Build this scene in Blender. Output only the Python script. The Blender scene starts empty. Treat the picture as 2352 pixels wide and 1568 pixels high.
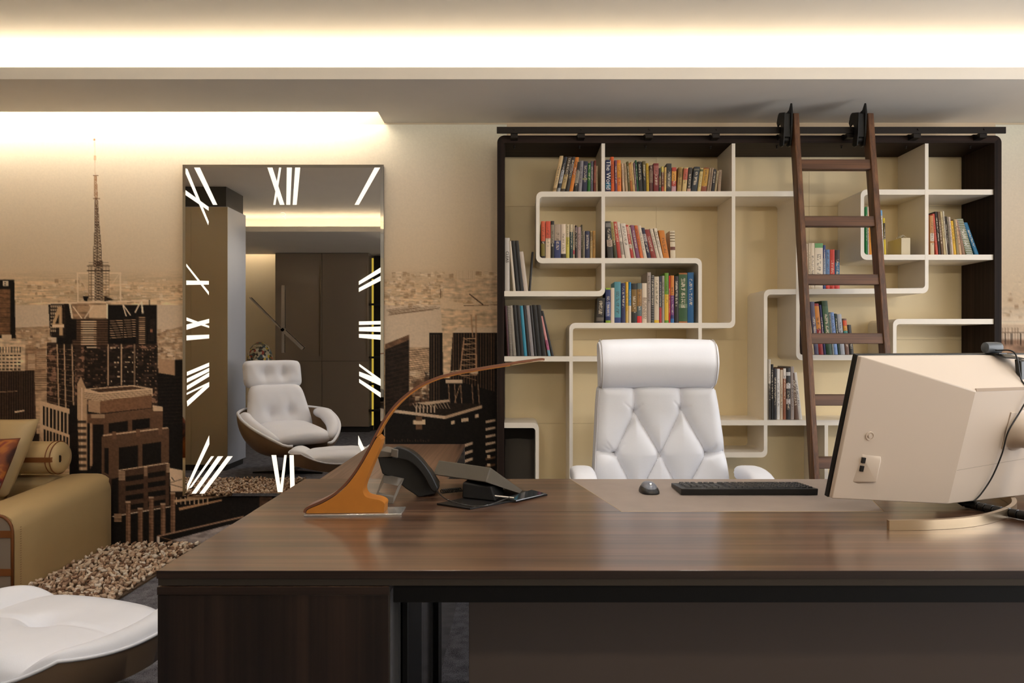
import bpy, bmesh, math, random
import numpy as np
from mathutils import Vector, Matrix

random.seed(7)
rng = np.random.default_rng(7)
SC = bpy.context.scene
COL = SC.collection

# ---------------------------------------------------------------- camera
# world: camera above the origin looking along +Y, X to the right, metres
F, CX, CY, H = 1650.0, 1185.0, 800.0, 1.2036          # focal length and principal point for a 2352 x 1568 frame
cam_d = bpy.data.cameras.new('camera')
cam_d.sensor_width = 36.0
cam_d.lens = F / 2352.0 * 36.0
cam_d.shift_x = -(CX - 1176.0) / 2352.0
cam_d.shift_y = (CY - 784.0) / 2352.0
cam_d.clip_start = 0.05
cam = bpy.data.objects.new('camera', cam_d)
COL.objects.link(cam)
cam.location = (0, 0, H)
cam.rotation_euler = (math.pi / 2, 0, 0)
SC.camera = cam

# ---------------------------------------------------------------- world, lights, exposure
W = bpy.data.worlds.new('world')
SC.world = W
W.use_nodes = True
W.node_tree.nodes['Background'].inputs['Color'].default_value = (0.96, 0.97, 1.0, 1)
W.node_tree.nodes['Background'].inputs['Strength'].default_value = 3.9          # overcast daylight, enters only through window_1
vs = SC.view_settings
vs.view_transform = 'Standard'
vs.look = 'None'
vs.gamma = 1.0
vs.use_curve_mapping = False
vs.exposure = 0.5
SC.cycles.max_bounces = 8
SC.cycles.diffuse_bounces = 5
SC.cycles.glossy_bounces = 5
SC.cycles.adaptive_threshold = 0.025
SC.cycles.sample_clamp_indirect = 6.0
SC.cycles.use_denoising = True
SC.cycles.caustics_reflective = False
SC.cycles.caustics_refractive = False

WARM = (1.0, 0.845, 0.63)
NEUTRAL = (1.0, 0.955, 0.92)
COVE_POWER = 31.0          # emission of the LED tape in the ceiling coves
SLOT_POWER = 46.0          # emission of the LED tape that washes the mural
SPOT_POWER = 23.0          # watts of each recessed downlight
AIMED_POWER = 100.0         # watts of each adjustable spot in the camera-side soffit
WALL_Y = 4.365

def P(px, py, Y):
    return Vector(((px - CX) * Y / F, Y, H - (py - CY) * Y / F))
def PX(px, Y): return (px - CX) * Y / F
def PZ(py, Y): return H - (py - CY) * Y / F

# ---------------------------------------------------------------- helpers
def lin(c):
    out = []
    for v in c[:3]:
        v = v / 255.0
        out.append(v / 12.92 if v <= 0.04045 else ((v + 0.055) / 1.055) ** 2.4)
    return (out[0], out[1], out[2], 1.0)

MATS = {}
def mat(name, col, rough=0.5, metal=0.0, spec=0.5, coat=0.0, coat_rough=0.1, var=0.0, var_scale=20.0, bump=0.0, bump_scale=200.0, emit=None, emit_strength=0.0, sheen=0.0, stretch=(1, 1, 1)):
    if name in MATS: return MATS[name]
    m = bpy.data.materials.new(name)
    m.use_nodes = True
    nt = m.node_tree
    b = nt.nodes['Principled BSDF']
    c = lin(col)
    b.inputs['Base Color'].default_value = c
    b.inputs['Roughness'].default_value = rough
    b.inputs['Metallic'].default_value = metal
    b.inputs['Specular IOR Level'].default_value = spec
    b.inputs['Coat Weight'].default_value = coat
    b.inputs['Coat Roughness'].default_value = coat_rough
    b.inputs['Sheen Weight'].default_value = sheen
    if emit is not None:
        b.inputs['Emission Color'].default_value = lin(emit)
        b.inputs['Emission Strength'].default_value = emit_strength
    if var > 0 or bump > 0:
        tc = nt.nodes.new('ShaderNodeTexCoord')
        mp = nt.nodes.new('ShaderNodeMapping')
        mp.inputs['Scale'].default_value = stretch
        nt.links.new(tc.outputs['Object'], mp.inputs['Vector'])
    if var > 0:
        n = nt.nodes.new('ShaderNodeTexNoise')
        n.inputs['Scale'].default_value = var_scale
        n.inputs['Detail'].default_value = 4
        nt.links.new(mp.outputs['Vector'], n.inputs['Vector'])
        r = nt.nodes.new('ShaderNodeValToRGB')
        r.color_ramp.elements[0].position = 0.3
        r.color_ramp.elements[1].position = 0.7
        r.color_ramp.elements[0].color = tuple(x * (1 - var) for x in c[:3]) + (1,)
        r.color_ramp.elements[1].color = tuple(min(1, x * (1 + var)) for x in c[:3]) + (1,)
        nt.links.new(n.outputs['Fac'], r.inputs['Fac'])
        nt.links.new(r.outputs['Color'], b.inputs['Base Color'])
    if bump > 0:
        n2 = nt.nodes.new('ShaderNodeTexNoise')
        n2.inputs['Scale'].default_value = bump_scale
        n2.inputs['Detail'].default_value = 3
        nt.links.new(mp.outputs['Vector'], n2.inputs['Vector'])
        bp = nt.nodes.new('ShaderNodeBump')
        bp.inputs['Strength'].default_value = bump
        bp.inputs['Distance'].default_value = 0.002
        nt.links.new(n2.outputs['Fac'], bp.inputs['Height'])
        nt.links.new(bp.outputs['Normal'], b.inputs['Normal'])
    MATS[name] = m
    return m

def wood(name, dark, mid, light, axis='X', rough=0.35, scale=1.0, coat=0.0, coat_rough=0.2, fine=1.0, spec=0.5, wave=0.0):
    """long-grained timber; the grain runs along the given object axis"""
    if name in MATS: return MATS[name]
    m = bpy.data.materials.new(name)
    m.use_nodes = True
    nt = m.node_tree
    b = nt.nodes['Principled BSDF']
    tc = nt.nodes.new('ShaderNodeTexCoord')
    mp = nt.nodes.new('ShaderNodeMapping')
    s = {'X': (0.7, 34, 34), 'Y': (34, 0.7, 34), 'Z': (34, 34, 0.7)}[axis]
    mp.inputs['Scale'].default_value = tuple(v * scale for v in s)
    nt.links.new(tc.outputs['Object'], mp.inputs['Vector'])
    n = nt.nodes.new('ShaderNodeTexNoise')
    n.inputs['Scale'].default_value = 1.0
    n.inputs['Detail'].default_value = 5
    n.inputs['Roughness'].default_value = 0.62
    n.inputs['Distortion'].default_value = 0.25 + wave
    nt.links.new(mp.outputs['Vector'], n.inputs['Vector'])
    mp2 = nt.nodes.new('ShaderNodeMapping')
    s2 = {'X': (3, 260, 260), 'Y': (260, 3, 260), 'Z': (260, 260, 3)}[axis]
    mp2.inputs['Scale'].default_value = tuple(v * scale for v in s2)
    nt.links.new(tc.outputs['Object'], mp2.inputs['Vector'])
    n2 = nt.nodes.new('ShaderNodeTexNoise')
    n2.inputs['Scale'].default_value = 1.0
    n2.inputs['Detail'].default_value = 2
    nt.links.new(mp2.outputs['Vector'], n2.inputs['Vector'])
    mx = nt.nodes.new('ShaderNodeMath')
    mx.operation = 'MULTIPLY_ADD'
    mx.inputs[1].default_value = 0.28 * fine
    nt.links.new(n2.outputs['Fac'], mx.inputs[0])
    nt.links.new(n.outputs['Fac'], mx.inputs[2])
    r = nt.nodes.new('ShaderNodeValToRGB')
    e = r.color_ramp.elements
    e[0].position = 0.42; e[0].color = lin(dark)
    e[1].position = 0.86; e[1].color = lin(light)
    k = e.new(0.62); k.color = lin(mid)
    nt.links.new(mx.outputs[0], r.inputs['Fac'])
    nt.links.new(r.outputs['Color'], b.inputs['Base Color'])
    b.inputs['Roughness'].default_value = rough
    b.inputs['Specular IOR Level'].default_value = spec
    b.inputs['Coat Weight'].default_value = coat
    b.inputs['Coat Roughness'].default_value = coat_rough
    bp = nt.nodes.new('ShaderNodeBump')
    bp.inputs['Strength'].default_value = 0.06
    bp.inputs['Distance'].default_value = 0.001
    nt.links.new(n2.outputs['Fac'], bp.inputs['Height'])
    nt.links.new(bp.outputs['Normal'], b.inputs['Normal'])
    MATS[name] = m
    return m

def emis(name, col, strength):
    if name in MATS: return MATS[name]
    m = bpy.data.materials.new(name)
    m.use_nodes = True
    nt = m.node_tree
    for n in list(nt.nodes): nt.nodes.remove(n)
    o = nt.nodes.new('ShaderNodeOutputMaterial')
    e = nt.nodes.new('ShaderNodeEmission')
    e.inputs['Color'].default_value = (*col, 1)
    e.inputs['Strength'].default_value = strength
    nt.links.new(e.outputs[0], o.inputs['Surface'])
    MATS[name] = m
    return m

def tag(o, label=None, cat=None, group=None, kind=None):
    if label: o['label'] = label
    if cat: o['category'] = cat
    if group: o['group'] = group
    if kind: o['kind'] = kind
    return o

def wloc(o):
    v = Vector((0, 0, 0))
    while o is not None:
        v += o.location
        o = o.parent
    return v

def empty(name, loc, label=None, cat=None, group=None, kind=None, rotz=0.0):
    o = bpy.data.objects.new(name, None)
    o.empty_display_size = 0.05
    COL.objects.link(o)
    o.location = loc
    o.rotation_euler = (0, 0, rotz)
    return tag(o, label, cat, group, kind)

class MB:
    """collects vertices and faces, then links them as one mesh object"""
    def __init__(self):
        self.v = []; self.f = []
    def add(self, verts, faces):
        k = len(self.v)
        self.v.extend([tuple(p) for p in verts])
        self.f.extend([tuple(i + k for i in fc) for fc in faces])
        return self
    def box(self, x0, x1, y0, y1, z0, z1):
        x0, x1 = min(x0, x1), max(x0, x1); y0, y1 = min(y0, y1), max(y0, y1); z0, z1 = min(z0, z1), max(z0, z1)
        return self.add([(x0, y0, z0), (x1, y0, z0), (x1, y1, z0), (x0, y1, z0), (x0, y0, z1), (x1, y0, z1), (x1, y1, z1), (x0, y1, z1)],
                        [(0, 3, 2, 1), (4, 5, 6, 7), (0, 1, 5, 4), (1, 2, 6, 5), (2, 3, 7, 6), (3, 0, 4, 7)])
    def hexa(self, b, t):
        """8 corner points: 4 below (ccw from above), 4 above"""
        return self.add(list(b) + list(t), [(0, 3, 2, 1), (4, 5, 6, 7), (0, 1, 5, 4), (1, 2, 6, 5), (2, 3, 7, 6), (3, 0, 4, 7)])
    def prism(self, poly, fn, a, b):
        """poly: 2-D outline, fn(u, v, w) -> xyz, swept from w=a to w=b"""
        n = len(poly)
        vs_ = [fn(u, v, a) for u, v in poly] + [fn(u, v, b) for u, v in poly]
        fs = [tuple(range(n - 1, -1, -1)), tuple(range(n, 2 * n))]
        for i in range(n):
            j = (i + 1) % n
            fs.append((i, j, n + j, n + i))
        return self.add(vs_, fs)
    def ribbon(self, outer, inner, y0, y1, closed=False):
        """band between two (x,z) polylines of equal length, y0 front, y1 back"""
        n = len(outer)
        vs_ = [(p[0], y0, p[1]) for p in outer] + [(p[0], y0, p[1]) for p in inner] + [(p[0], y1, p[1]) for p in outer] + [(p[0], y1, p[1]) for p in inner]
        fs = []
        for i in range(n - 1):
            j = i + 1
            fs += [(i, j, n + j, n + i), (2 * n + j, 2 * n + i, 3 * n + i, 3 * n + j), (j, i, 2 * n + i, 2 * n + j), (n + i, n + j, 3 * n + j, 3 * n + i)]
        fs += [(0, n, 3 * n, 2 * n), (n - 1, 3 * n - 1, 4 * n - 1, 2 * n - 1)]
        return self.add(vs_, fs)
    def tube(self, pts, r, seg=8, caps=True):
        pts = [Vector(p) for p in pts]
        n = len(pts)
        rr = r if isinstance(r, (list, tuple)) else [r] * n
        up = None
        rings = []
        for i, p in enumerate(pts):
            t = (pts[min(i + 1, n - 1)] - pts[max(i - 1, 0)]).normalized()
            if up is None:
                up = Vector((0, 0, 1)) if abs(t.z) < 0.9 else Vector((1, 0, 0))
            a = t.cross(up)
            if a.length < 1e-6: a = t.cross(Vector((0, 1, 0)))
            a.normalize()
            up = a.cross(t).normalized()
            rings.append([p + (a * math.cos(q) + up * math.sin(q)) * rr[i] for q in [2 * math.pi * k / seg for k in range(seg)]])
        vs_ = [q for ring in rings for q in ring]
        fs = []
        for i in range(n - 1):
            for k in range(seg):
                l = (k + 1) % seg
                fs.append((i * seg + k, i * seg + l, (i + 1) * seg + l, (i + 1) * seg + k))
        if caps:
            fs.append(tuple(range(seg - 1, -1, -1)))
            fs.append(tuple((n - 1) * seg + k for k in range(seg)))
        return self.add(vs_, fs)
    def lathe(self, prof, c=(0, 0, 0), seg=24, axis='Z'):
        """prof: list of (radius, height)"""
        n = len(prof)
        vs_ = []
        for r, h in prof:
            for k in range(seg):
                q = 2 * math.pi * k / seg
                a, b = r * math.cos(q), r * math.sin(q)
                if axis == 'Z': vs_.append((c[0] + a, c[1] + b, c[2] + h))
                elif axis == 'Y': vs_.append((c[0] + b, c[1] + h, c[2] + a))
                else: vs_.append((c[0] + h, c[1] + a, c[2] + b))
        fs = []
        for i in range(n - 1):
            for k in range(seg):
                l = (k + 1) % seg
                fs.append((i * seg + k, i * seg + l, (i + 1) * seg + l, (i + 1) * seg + k))
        fs.append(tuple(range(seg - 1, -1, -1)))
        fs.append(tuple((n - 1) * seg + k for k in range(seg)))
        return self.add(vs_, fs)
    def grid(self, nu, nv, fn, wrap=False):
        vs_ = [fn(i / (nu - 1), j / (nv - 1)) for j in range(nv) for i in range(nu)]
        fs = [(j * nu + i, j * nu + i + 1, (j + 1) * nu + i + 1, (j + 1) * nu + i) for j in range(nv - 1) for i in range(nu - 1)]
        return self.add(vs_, fs)
    def build(self, name, m, parent=None, smooth=False, bevel=0.0, seg=2, local=False, subsurf=0, angle=40):
        xs = np.array(self.v, dtype=float)
        lo, hi = xs.min(0), xs.max(0)
        c = Vector(((lo[0] + hi[0]) / 2, (lo[1] + hi[1]) / 2, lo[2]))
        me = bpy.data.meshes.new(name)
        me.from_pydata([tuple(p) for p in (xs - np.array(c))], [], self.f)
        me.validate()
        bm = bmesh.new(); bm.from_mesh(me)
        bmesh.ops.recalc_face_normals(bm, faces=bm.faces)
        bm.to_mesh(me); bm.free()
        o = bpy.data.objects.new(name, me)
        COL.objects.link(o)
        if m is not None: me.materials.append(m)
        if parent is not None:
            o.parent = parent
            o.location = c if local else c - wloc(parent)
            if local and parent.parent is not None: o.location = c - wloc_local(parent)
        else:
            o.location = c
        if smooth or bevel > 0:
            me.shade_smooth()
            if bevel > 0 or smooth == 'angle':
                me.set_sharp_from_angle(angle=math.radians(angle))
        if bevel > 0:
            md = o.modifiers.new('bevel', 'BEVEL')
            md.width = bevel; md.segments = seg; md.limit_method = 'ANGLE'; md.angle_limit = math.radians(40)
            md.harden_normals = False
        if subsurf:
            md = o.modifiers.new('subdivision', 'SUBSURF')
            md.levels = subsurf; md.render_levels = subsurf
        return o

def wloc_local(p):
    """offset of a part inside its rotated thing (things built in local coordinates)"""
    v = Vector((0, 0, 0))
    while p.parent is not None:
        v += p.location
        p = p.parent
    return v

def rbox(x0, x1, y0, y1, z0, z1): return MB().box(x0, x1, y0, y1, z0, z1)

def arc(cx, cz, r, a0, a1, n=8):
    return [(cx + r * math.cos(math.radians(a0 + (a1 - a0) * i / n)), cz + r * math.sin(math.radians(a0 + (a1 - a0) * i / n))) for i in range(n + 1)]

def catmull(pts, n=8):
    pts = [np.array(p, float) for p in pts]
    out = []
    for i in range(len(pts) - 1):
        p0 = pts[i - 1] if i > 0 else 2 * pts[0] - pts[1]
        p1, p2 = pts[i], pts[i + 1]
        p3 = pts[i + 2] if i + 2 < len(pts) else 2 * pts[-1] - pts[-2]
        for k in range(n):
            t = k / n
            out.append(0.5 * ((2 * p1) + (-p0 + p2) * t + (2 * p0 - 5 * p1 + 4 * p2 - p3) * t * t + (-p0 + 3 * p1 - 3 * p2 + p3) * t ** 3))
    out.append(pts[-1])
    return [tuple(p) for p in out]

def text_mesh(name, s, size, m, parent, loc, rot, extrude=0.0004, xscale=1.0):
    cu = bpy.data.curves.new(name, 'FONT')
    cu.body = s; cu.size = size; cu.extrude = extrude
    cu.align_x = 'CENTER'; cu.align_y = 'CENTER'
    tmp = bpy.data.objects.new(name + '_tmp', cu)
    COL.objects.link(tmp)
    dg = bpy.context.evaluated_depsgraph_get()
    me = bpy.data.meshes.new_from_object(tmp.evaluated_get(dg))
    bpy.data.objects.remove(tmp)
    me.name = name
    me.materials.clear(); me.materials.append(m)
    o = bpy.data.objects.new(name, me)
    COL.objects.link(o)
    o.rotation_euler = rot
    o.scale = (xscale, 1, 1)
    if parent is not None:
        o.parent = parent
        o.location = Vector(loc) - wloc(parent)
    else: o.location = loc
    return o
# ---------------------------------------------------------------- the room
X0, X1, YB = -4.7, 4.0, -2.0
Z_SOF, Z_LIP, Z_CEIL = 2.574, 2.634, 2.80
SOF_Y, SLOT_Y, SLOT_X = 3.658, 4.163, -0.80
BSOF_Y = 0.22

m_plaster = mat('plaster_white', (241, 235, 224), 0.85, var=0.02, var_scale=3, bump=0.05, bump_scale=400)
m_soffit = mat('soffit_paint', (240, 234, 224), 0.8, var=0.02, var_scale=3)
m_cream = mat('wall_cream', (226, 212, 184), 0.8, var=0.02, var_scale=4)
m_dark = mat('dark_recess', (22, 20, 18), 0.6)

def carpet():
    m = bpy.data.materials.new('carpet_grey'); m.use_nodes = True
    nt = m.node_tree; b = nt.nodes['Principled BSDF']
    tc = nt.nodes.new('ShaderNodeTexCoord')
    n = nt.nodes.new('ShaderNodeTexNoise'); n.inputs['Scale'].default_value = 230; n.inputs['Detail'].default_value = 4
    n3 = nt.nodes.new('ShaderNodeTexNoise'); n3.inputs['Scale'].default_value = 22; n3.inputs['Detail'].default_value = 6
    nt.links.new(tc.outputs['Object'], n.inputs['Vector']); nt.links.new(tc.outputs['Object'], n3.inputs['Vector'])
    a = nt.nodes.new('ShaderNodeMath'); a.operation = 'MULTIPLY_ADD'; a.inputs[1].default_value = 0.55
    nt.links.new(n3.outputs['Fac'], a.inputs[0]); nt.links.new(n.outputs['Fac'], a.inputs[2])
    r = nt.nodes.new('ShaderNodeValToRGB')
    r.color_ramp.elements[0].position = 0.55; r.color_ramp.elements[0].color = lin((52, 52, 58))
    r.color_ramp.elements[1].position = 1.0; r.color_ramp.elements[1].color = lin((134, 134, 142))
    nt.links.new(a.outputs[0], r.inputs['Fac']); nt.links.new(r.outputs['Color'], b.inputs['Base Color'])
    b.inputs['Roughness'].default_value = 0.95; b.inputs['Specular IOR Level'].default_value = 0.1
    bp = nt.nodes.new('ShaderNodeBump'); bp.inputs['Strength'].default_value = 0.5; bp.inputs['Distance'].default_value = 0.004
    nt.links.new(n.outputs['Fac'], bp.inputs['Height']); nt.links.new(bp.outputs['Normal'], b.inputs['Normal'])
    return m
m_carpet = carpet()

def struct(name, mb, m, parent=None, **k):
    o = mb.build(name, m, parent, **k)
    if parent is None: o['kind'] = 'structure'
    return o

struct('floor', MB().box(X0 - .1, X1 + .1, YB - .1, WALL_Y + .1, -0.1, 0), m_carpet)
struct('wall_back', MB().box(X0 - .1, X1 + .1, WALL_Y, WALL_Y + .1, 0, Z_CEIL + .1), m_cream)
wall_far = bpy.data.objects['wall_back']
struct('wall_left', MB().box(X0 - .1, X0, YB, WALL_Y, 0, Z_CEIL + .1), m_cream)
WY0, WY1, WZ0, WZ1 = -1.4, 3.0, .45, 2.42
mb = MB()
mb.box(X1, X1 + .1, YB, WY0, 0, Z_CEIL + .1); mb.box(X1, X1 + .1, WY1, WALL_Y, 0, Z_CEIL + .1); mb.box(X1, X1 + .1, WY0, WY1, 0, WZ0); mb.box(X1, X1 + .1, WY0, WY1, WZ1, Z_CEIL + .1)
struct('wall_right', mb, m_cream)
win = empty('window_1', (X1 + .05, (WY0 + WY1) / 2, WZ0), 'wide window in the right-hand wall, outside the picture', kind='structure')
m_wf = mat('window_frame_dark', (50, 46, 42), .4, metal=.4)
for y in np.linspace(WY0, WY1 - .05, 4): MB().box(X1 + .02, X1 + .07, y, y + .05, WZ0, WZ1).build('window_post', m_wf, win)
for z in (WZ0, WZ1 - .05): MB().box(X1 + .021, X1 + .069, WY0, WY1, z, z + .05).build('window_rail', m_wf, win)
def glass():
    m = bpy.data.materials.new('window_glass'); m.use_nodes = True
    nt = m.node_tree
    for n in list(nt.nodes): nt.nodes.remove(n)
    o = nt.nodes.new('ShaderNodeOutputMaterial'); t_ = nt.nodes.new('ShaderNodeBsdfTransparent'); g = nt.nodes.new('ShaderNodeBsdfGlossy'); g.inputs['Roughness'].default_value = .02
    mx = nt.nodes.new('ShaderNodeMixShader'); mx.inputs[0].default_value = .06
    nt.links.new(t_.outputs[0], mx.inputs[1]); nt.links.new(g.outputs[0], mx.inputs[2]); nt.links.new(mx.outputs[0], o.inputs['Surface'])
    return m
m_pane = glass()
ye = np.linspace(WY0, WY1 - .05, 4)
for k in range(3): MB().box(X1 + .042, X1 + .048, ye[k] + .05, ye[k + 1], WZ0 + .05, WZ1 - .05).build('pane', m_pane, win)
MB().box(X1 - .12, X1 + .02, WY0 - .03, WY1 + .03, WZ0 - .03, WZ0 - .001).build('window_sill', m_soffit, win)
pd = bpy.data.lights.new('window_portal', 'AREA'); pd.shape = 'RECTANGLE'; pd.size = WY1 - WY0; pd.size_y = WZ1 - WZ0; pd.cycles.is_portal = True
po = bpy.data.objects.new('window_portal', pd); COL.objects.link(po); po.location = (X1 + .09, (WY0 + WY1) / 2, (WZ0 + WZ1) / 2); po.rotation_euler = (math.pi / 2, 0, math.pi / 2)
struct('wall_front', MB().box(X0 - .1, X1 + .1, YB - .1, YB, 0, Z_CEIL + .1), m_cream)
ceil = struct('ceiling', MB().box(X0 - .1, X1 + .1, YB, WALL_Y, Z_CEIL, Z_CEIL + .1), m_plaster)
# dropped soffit along the mural wall: a lip with an LED trough behind it, and a slot over the mural
mb = MB()
mb.box(X0, X1, SOF_Y, SLOT_Y, Z_SOF, Z_LIP)
mb.box(SLOT_X, X1, SLOT_Y, WALL_Y, Z_SOF, Z_LIP)
so = mb.build('soffit', m_soffit, ceil)
MB().box(X0, X1, 4.105, 4.15, Z_LIP, Z_CEIL).build('cove_back', m_soffit, ceil)
MB().box(SLOT_X, SLOT_X + .03, SLOT_Y, WALL_Y, Z_LIP, Z_CEIL).build('slot_end', m_soffit, ceil)
# soffit on the camera side of the room
mb = MB()
mb.box(X0, X1, YB + .2, BSOF_Y, Z_SOF, Z_LIP)
mb.box(-3.5, X1, YB, YB + .2, Z_SOF, Z_LIP)
mb.build('soffit', m_soffit, ceil)
MB().box(X0, X1, BSOF_Y - .5, BSOF_Y - .46, Z_LIP, Z_CEIL).build('cove_back', m_soffit, ceil)

m_tape = emis('led_cove', WARM, COVE_POWER)
m_slot = emis('led_slot', (1.0, 0.87, 0.70), SLOT_POWER)
def led(name, label, x0, x1, y0, y1, z0, z1, m):
    t = empty(name, ((x0 + x1) / 2, (y0 + y1) / 2, z0 - .012), label, 'led strip')
    MB().box(x0, x1, y0 - .006, y1 + .006, z0 - .012, z0).build('channel', mat('alu_channel', (190, 190, 190), .4, 1), t)
    MB().box(x0, x1, y0, y1, z0 + .0002, z1).build('diffuser', m, t)
led('led_strip', 'warm LED strip in the ceiling cove above the bookcase', X0 + .05, X1 - .05, 3.86, 3.885, Z_LIP + .0125, Z_LIP + .02, m_tape)
led('led_strip', 'warm LED strip in the ceiling cove seen in the mirror', X0 + .05, X1 - .05, -.045, -.02, Z_LIP + .0125, Z_LIP + .02, m_tape)
# wall-wash strip in the slot over the mural
t = empty('led_strip', ((X0 + SLOT_X) / 2, 4.19, 2.70), 'warm LED strip washing down the mural wall from its ceiling slot', 'led strip')
MB().box(X0 + .05, SLOT_X - .02, 4.151, 4.157, 2.69, 2.74).build('channel', MATS['alu_channel'], t)
MB().box(X0 + .05, SLOT_X - .02, 4.1572, 4.163, 2.70, 2.73).build('diffuser', m_slot, t)

t = empty('led_strip', (-4.1, YB + .21, 2.69), 'warm LED strip washing the cream wall, seen in the mirror', 'led strip')
MB().box(X0 + .05, -3.52, YB + .208, YB + .214, 2.69, 2.74).build('channel', MATS['alu_channel'], t)
MB().box(X0 + .05, -3.52, YB + .202, YB + .2078, 2.70, 2.73).build('diffuser', m_slot, t)
MB().box(X0, X1, YB + .2145, YB + .24, Z_LIP, Z_CEIL).build('slot_divider', m_soffit, ceil)
MB().box(-3.5, -3.47, YB, YB + .2, Z_LIP, Z_CEIL).build('slot_end', m_soffit, ceil)
def downlight(x, y, label, power=None, col=NEUTRAL, angle=125, z=Z_CEIL, aim=None, group='recessed downlights in the ceiling'):
    t = empty('downlight', (x, y, z - .004), label, 'ceiling light', group)
    MB().lathe([(.036, -.004), (.05, -.004), (.05, 0), (.036, 0)], (x, y, z - .0005)).build('trim_ring', mat('white_trim', (235, 235, 235), .4), t, smooth='angle')
    MB().lathe([(.0001, -.002), (.0355, -.002), (.0355, -.001), (.0001, -.001)], (x, y, z - .0005)).build('lens', mat('lens', (240, 240, 240), .3, emit=(255, 240, 225), emit_strength=6), t)
    d = bpy.data.lights.new('downlight_lamp', 'SPOT')
    d.energy = power or SPOT_POWER; d.color = col
    d.spot_size = math.radians(angle); d.spot_blend = 0.9; d.shadow_soft_size = 0.06 if aim is None else 0.14
    l = bpy.data.objects.new('downlight_lamp', d)
    COL.objects.link(l); l.parent = t; l.location = (0, 0, -.014)
    if aim is not None:
        l.rotation_euler = (Vector(aim) - Vector((x, y, z))).to_track_quat('-Z', 'Y').to_euler()
    return l
for x, y, s in [(-2.26, 2.75, 'over the lounge ottoman'), (-.75, 2.45, 'over the arched desk lamp'), (.75, 2.45, 'over the white desk chair'), (2.25, 2.45, 'over the right end of the desk'),
                (-2.26, 1.41, 'over the lounge chair'), (-.75, 1.1, 'over the empty floor left of the camera'), (.75, 1.1, 'over the front of the desk'), (2.25, 1.1, 'over the floor right of the desk')]:
    downlight(x, y, 'small round recessed downlight ' + s, SPOT_POWER * (1.0 if 'ottoman' in s else 1.25 if 'desk chair' in s else 1))
for x, ax, s in [(-1.2, -2.6, 'added far-left one'), (-.6, -.5, 'left'), (.6, .8, 'middle'), (2.9, 1.9, 'right')]:  # far-left spot is an added lamp to brighten the mural and sofa
    downlight(x, -.95, 'small adjustable spot aimed at the far wall, %s of four behind the camera' % s, AIMED_POWER * {'added far-left one': 1.2, 'left': .7, 'middle': .95, 'right': .85}[s], (1.0, .86, .68), 62, Z_SOF, (ax, 4.1, 1.15), 'adjustable spots behind the camera')
# ---------------------------------------------------------------- the printed mural (sepia skyline) on the far wall
class Canvas:
    """small painter: fills polygons with even-odd rule into an RGB array, coordinates in print units"""
    def __init__(self, x0, x1, y0, y1, step):
        self.x0, self.y0, self.s = x0, y0, 2.0 / step
        self.w, self.h = int((x1 - x0) * self.s) + 2, int((y1 - y0) * self.s) + 2
        self.a = np.zeros((self.h, self.w, 3))
    def poly(self, pts, col, al=1.0, tex=None):
        p = (np.array(pts, float) - (self.x0, self.y0)) * self.s
        lo = np.floor(p.min(0)).astype(int); hi = np.ceil(p.max(0)).astype(int) + 1
        i0, j0 = max(lo[0], 0), max(lo[1], 0); i1, j1 = min(hi[0], self.w), min(hi[1], self.h)
        if i1 <= i0 or j1 <= j0: return
        xx = np.arange(i0, i1)[None, :] + .5; yy = np.arange(j0, j1)[:, None] + .5
        ins = np.zeros((j1 - j0, i1 - i0), bool)
        n = len(p)
        for k in range(n):
            ax, ay = p[k]; bx, by = p[(k + 1) % n]
            if ay == by: continue
            c = ((ay > yy) != (by > yy)) & (xx < (bx - ax) * (yy - ay) / (by - ay) + ax)
            ins ^= c
        reg = self.a[j0:j1, i0:i1]
        c = np.array(col, float)
        if tex is None:
            reg[ins] = reg[ins] * (1 - al) + c * al
        else:
            t = tex[j0:j1, i0:i1][ins][:, None]
            reg[ins] = reg[ins] * (1 - al) + np.clip(c * t, 0, 255) * al
    def rect(self, x0, y0, x1, y1, col, al=1.0, tex=None):
        self.poly([(x0, y0), (x1, y0), (x1, y1), (x0, y1)], col, al, tex)
    def line(self, x0, y0, x1, y1, w, col, al=1.0):
        dx, dy = x1 - x0, y1 - y0
        l = math.hypot(dx, dy) or 1
        nx, ny = -dy / l * w / 2, dx / l * w / 2
        self.poly([(x0 + nx, y0 + ny), (x1 + nx, y1 + ny), (x1 - nx, y1 - ny), (x0 - nx, y0 - ny)], col, al)
    def bars(self, x0, y0, x1, y1, n, frac, col, vert=True, al=1.0, y0r=None, y1r=None):
        """n evenly spaced stripes; y0r/y1r give the heights at the right-hand end"""
        y0r = y0 if y0r is None else y0r; y1r = y1 if y1r is None else y1r
        for k in range(n):
            a, b = k / n, (k + frac) / n
            if vert:
                self.poly([(x0 + (x1 - x0) * a, y0 + (y0r - y0) * a), (x0 + (x1 - x0) * b, y0 + (y0r - y0) * b),
                           (x0 + (x1 - x0) * b, y1 + (y1r - y1) * b), (x0 + (x1 - x0) * a, y1 + (y1r - y1) * a)], col, al)
            else:
                self.poly([(x0, y0 + (y1 - y0) * a), (x1, y0r + (y1r - y0r) * a), (x1, y0r + (y1r - y0r) * b), (x0, y0 + (y1 - y0) * b)], col, al)
    def down(self):
        h, w = self.h // 2 * 2, self.w // 2 * 2
        a = self.a[:h, :w]
        return (a[::2, ::2] + a[1::2, ::2] + a[::2, 1::2] + a[1::2, 1::2]) / 4

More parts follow.
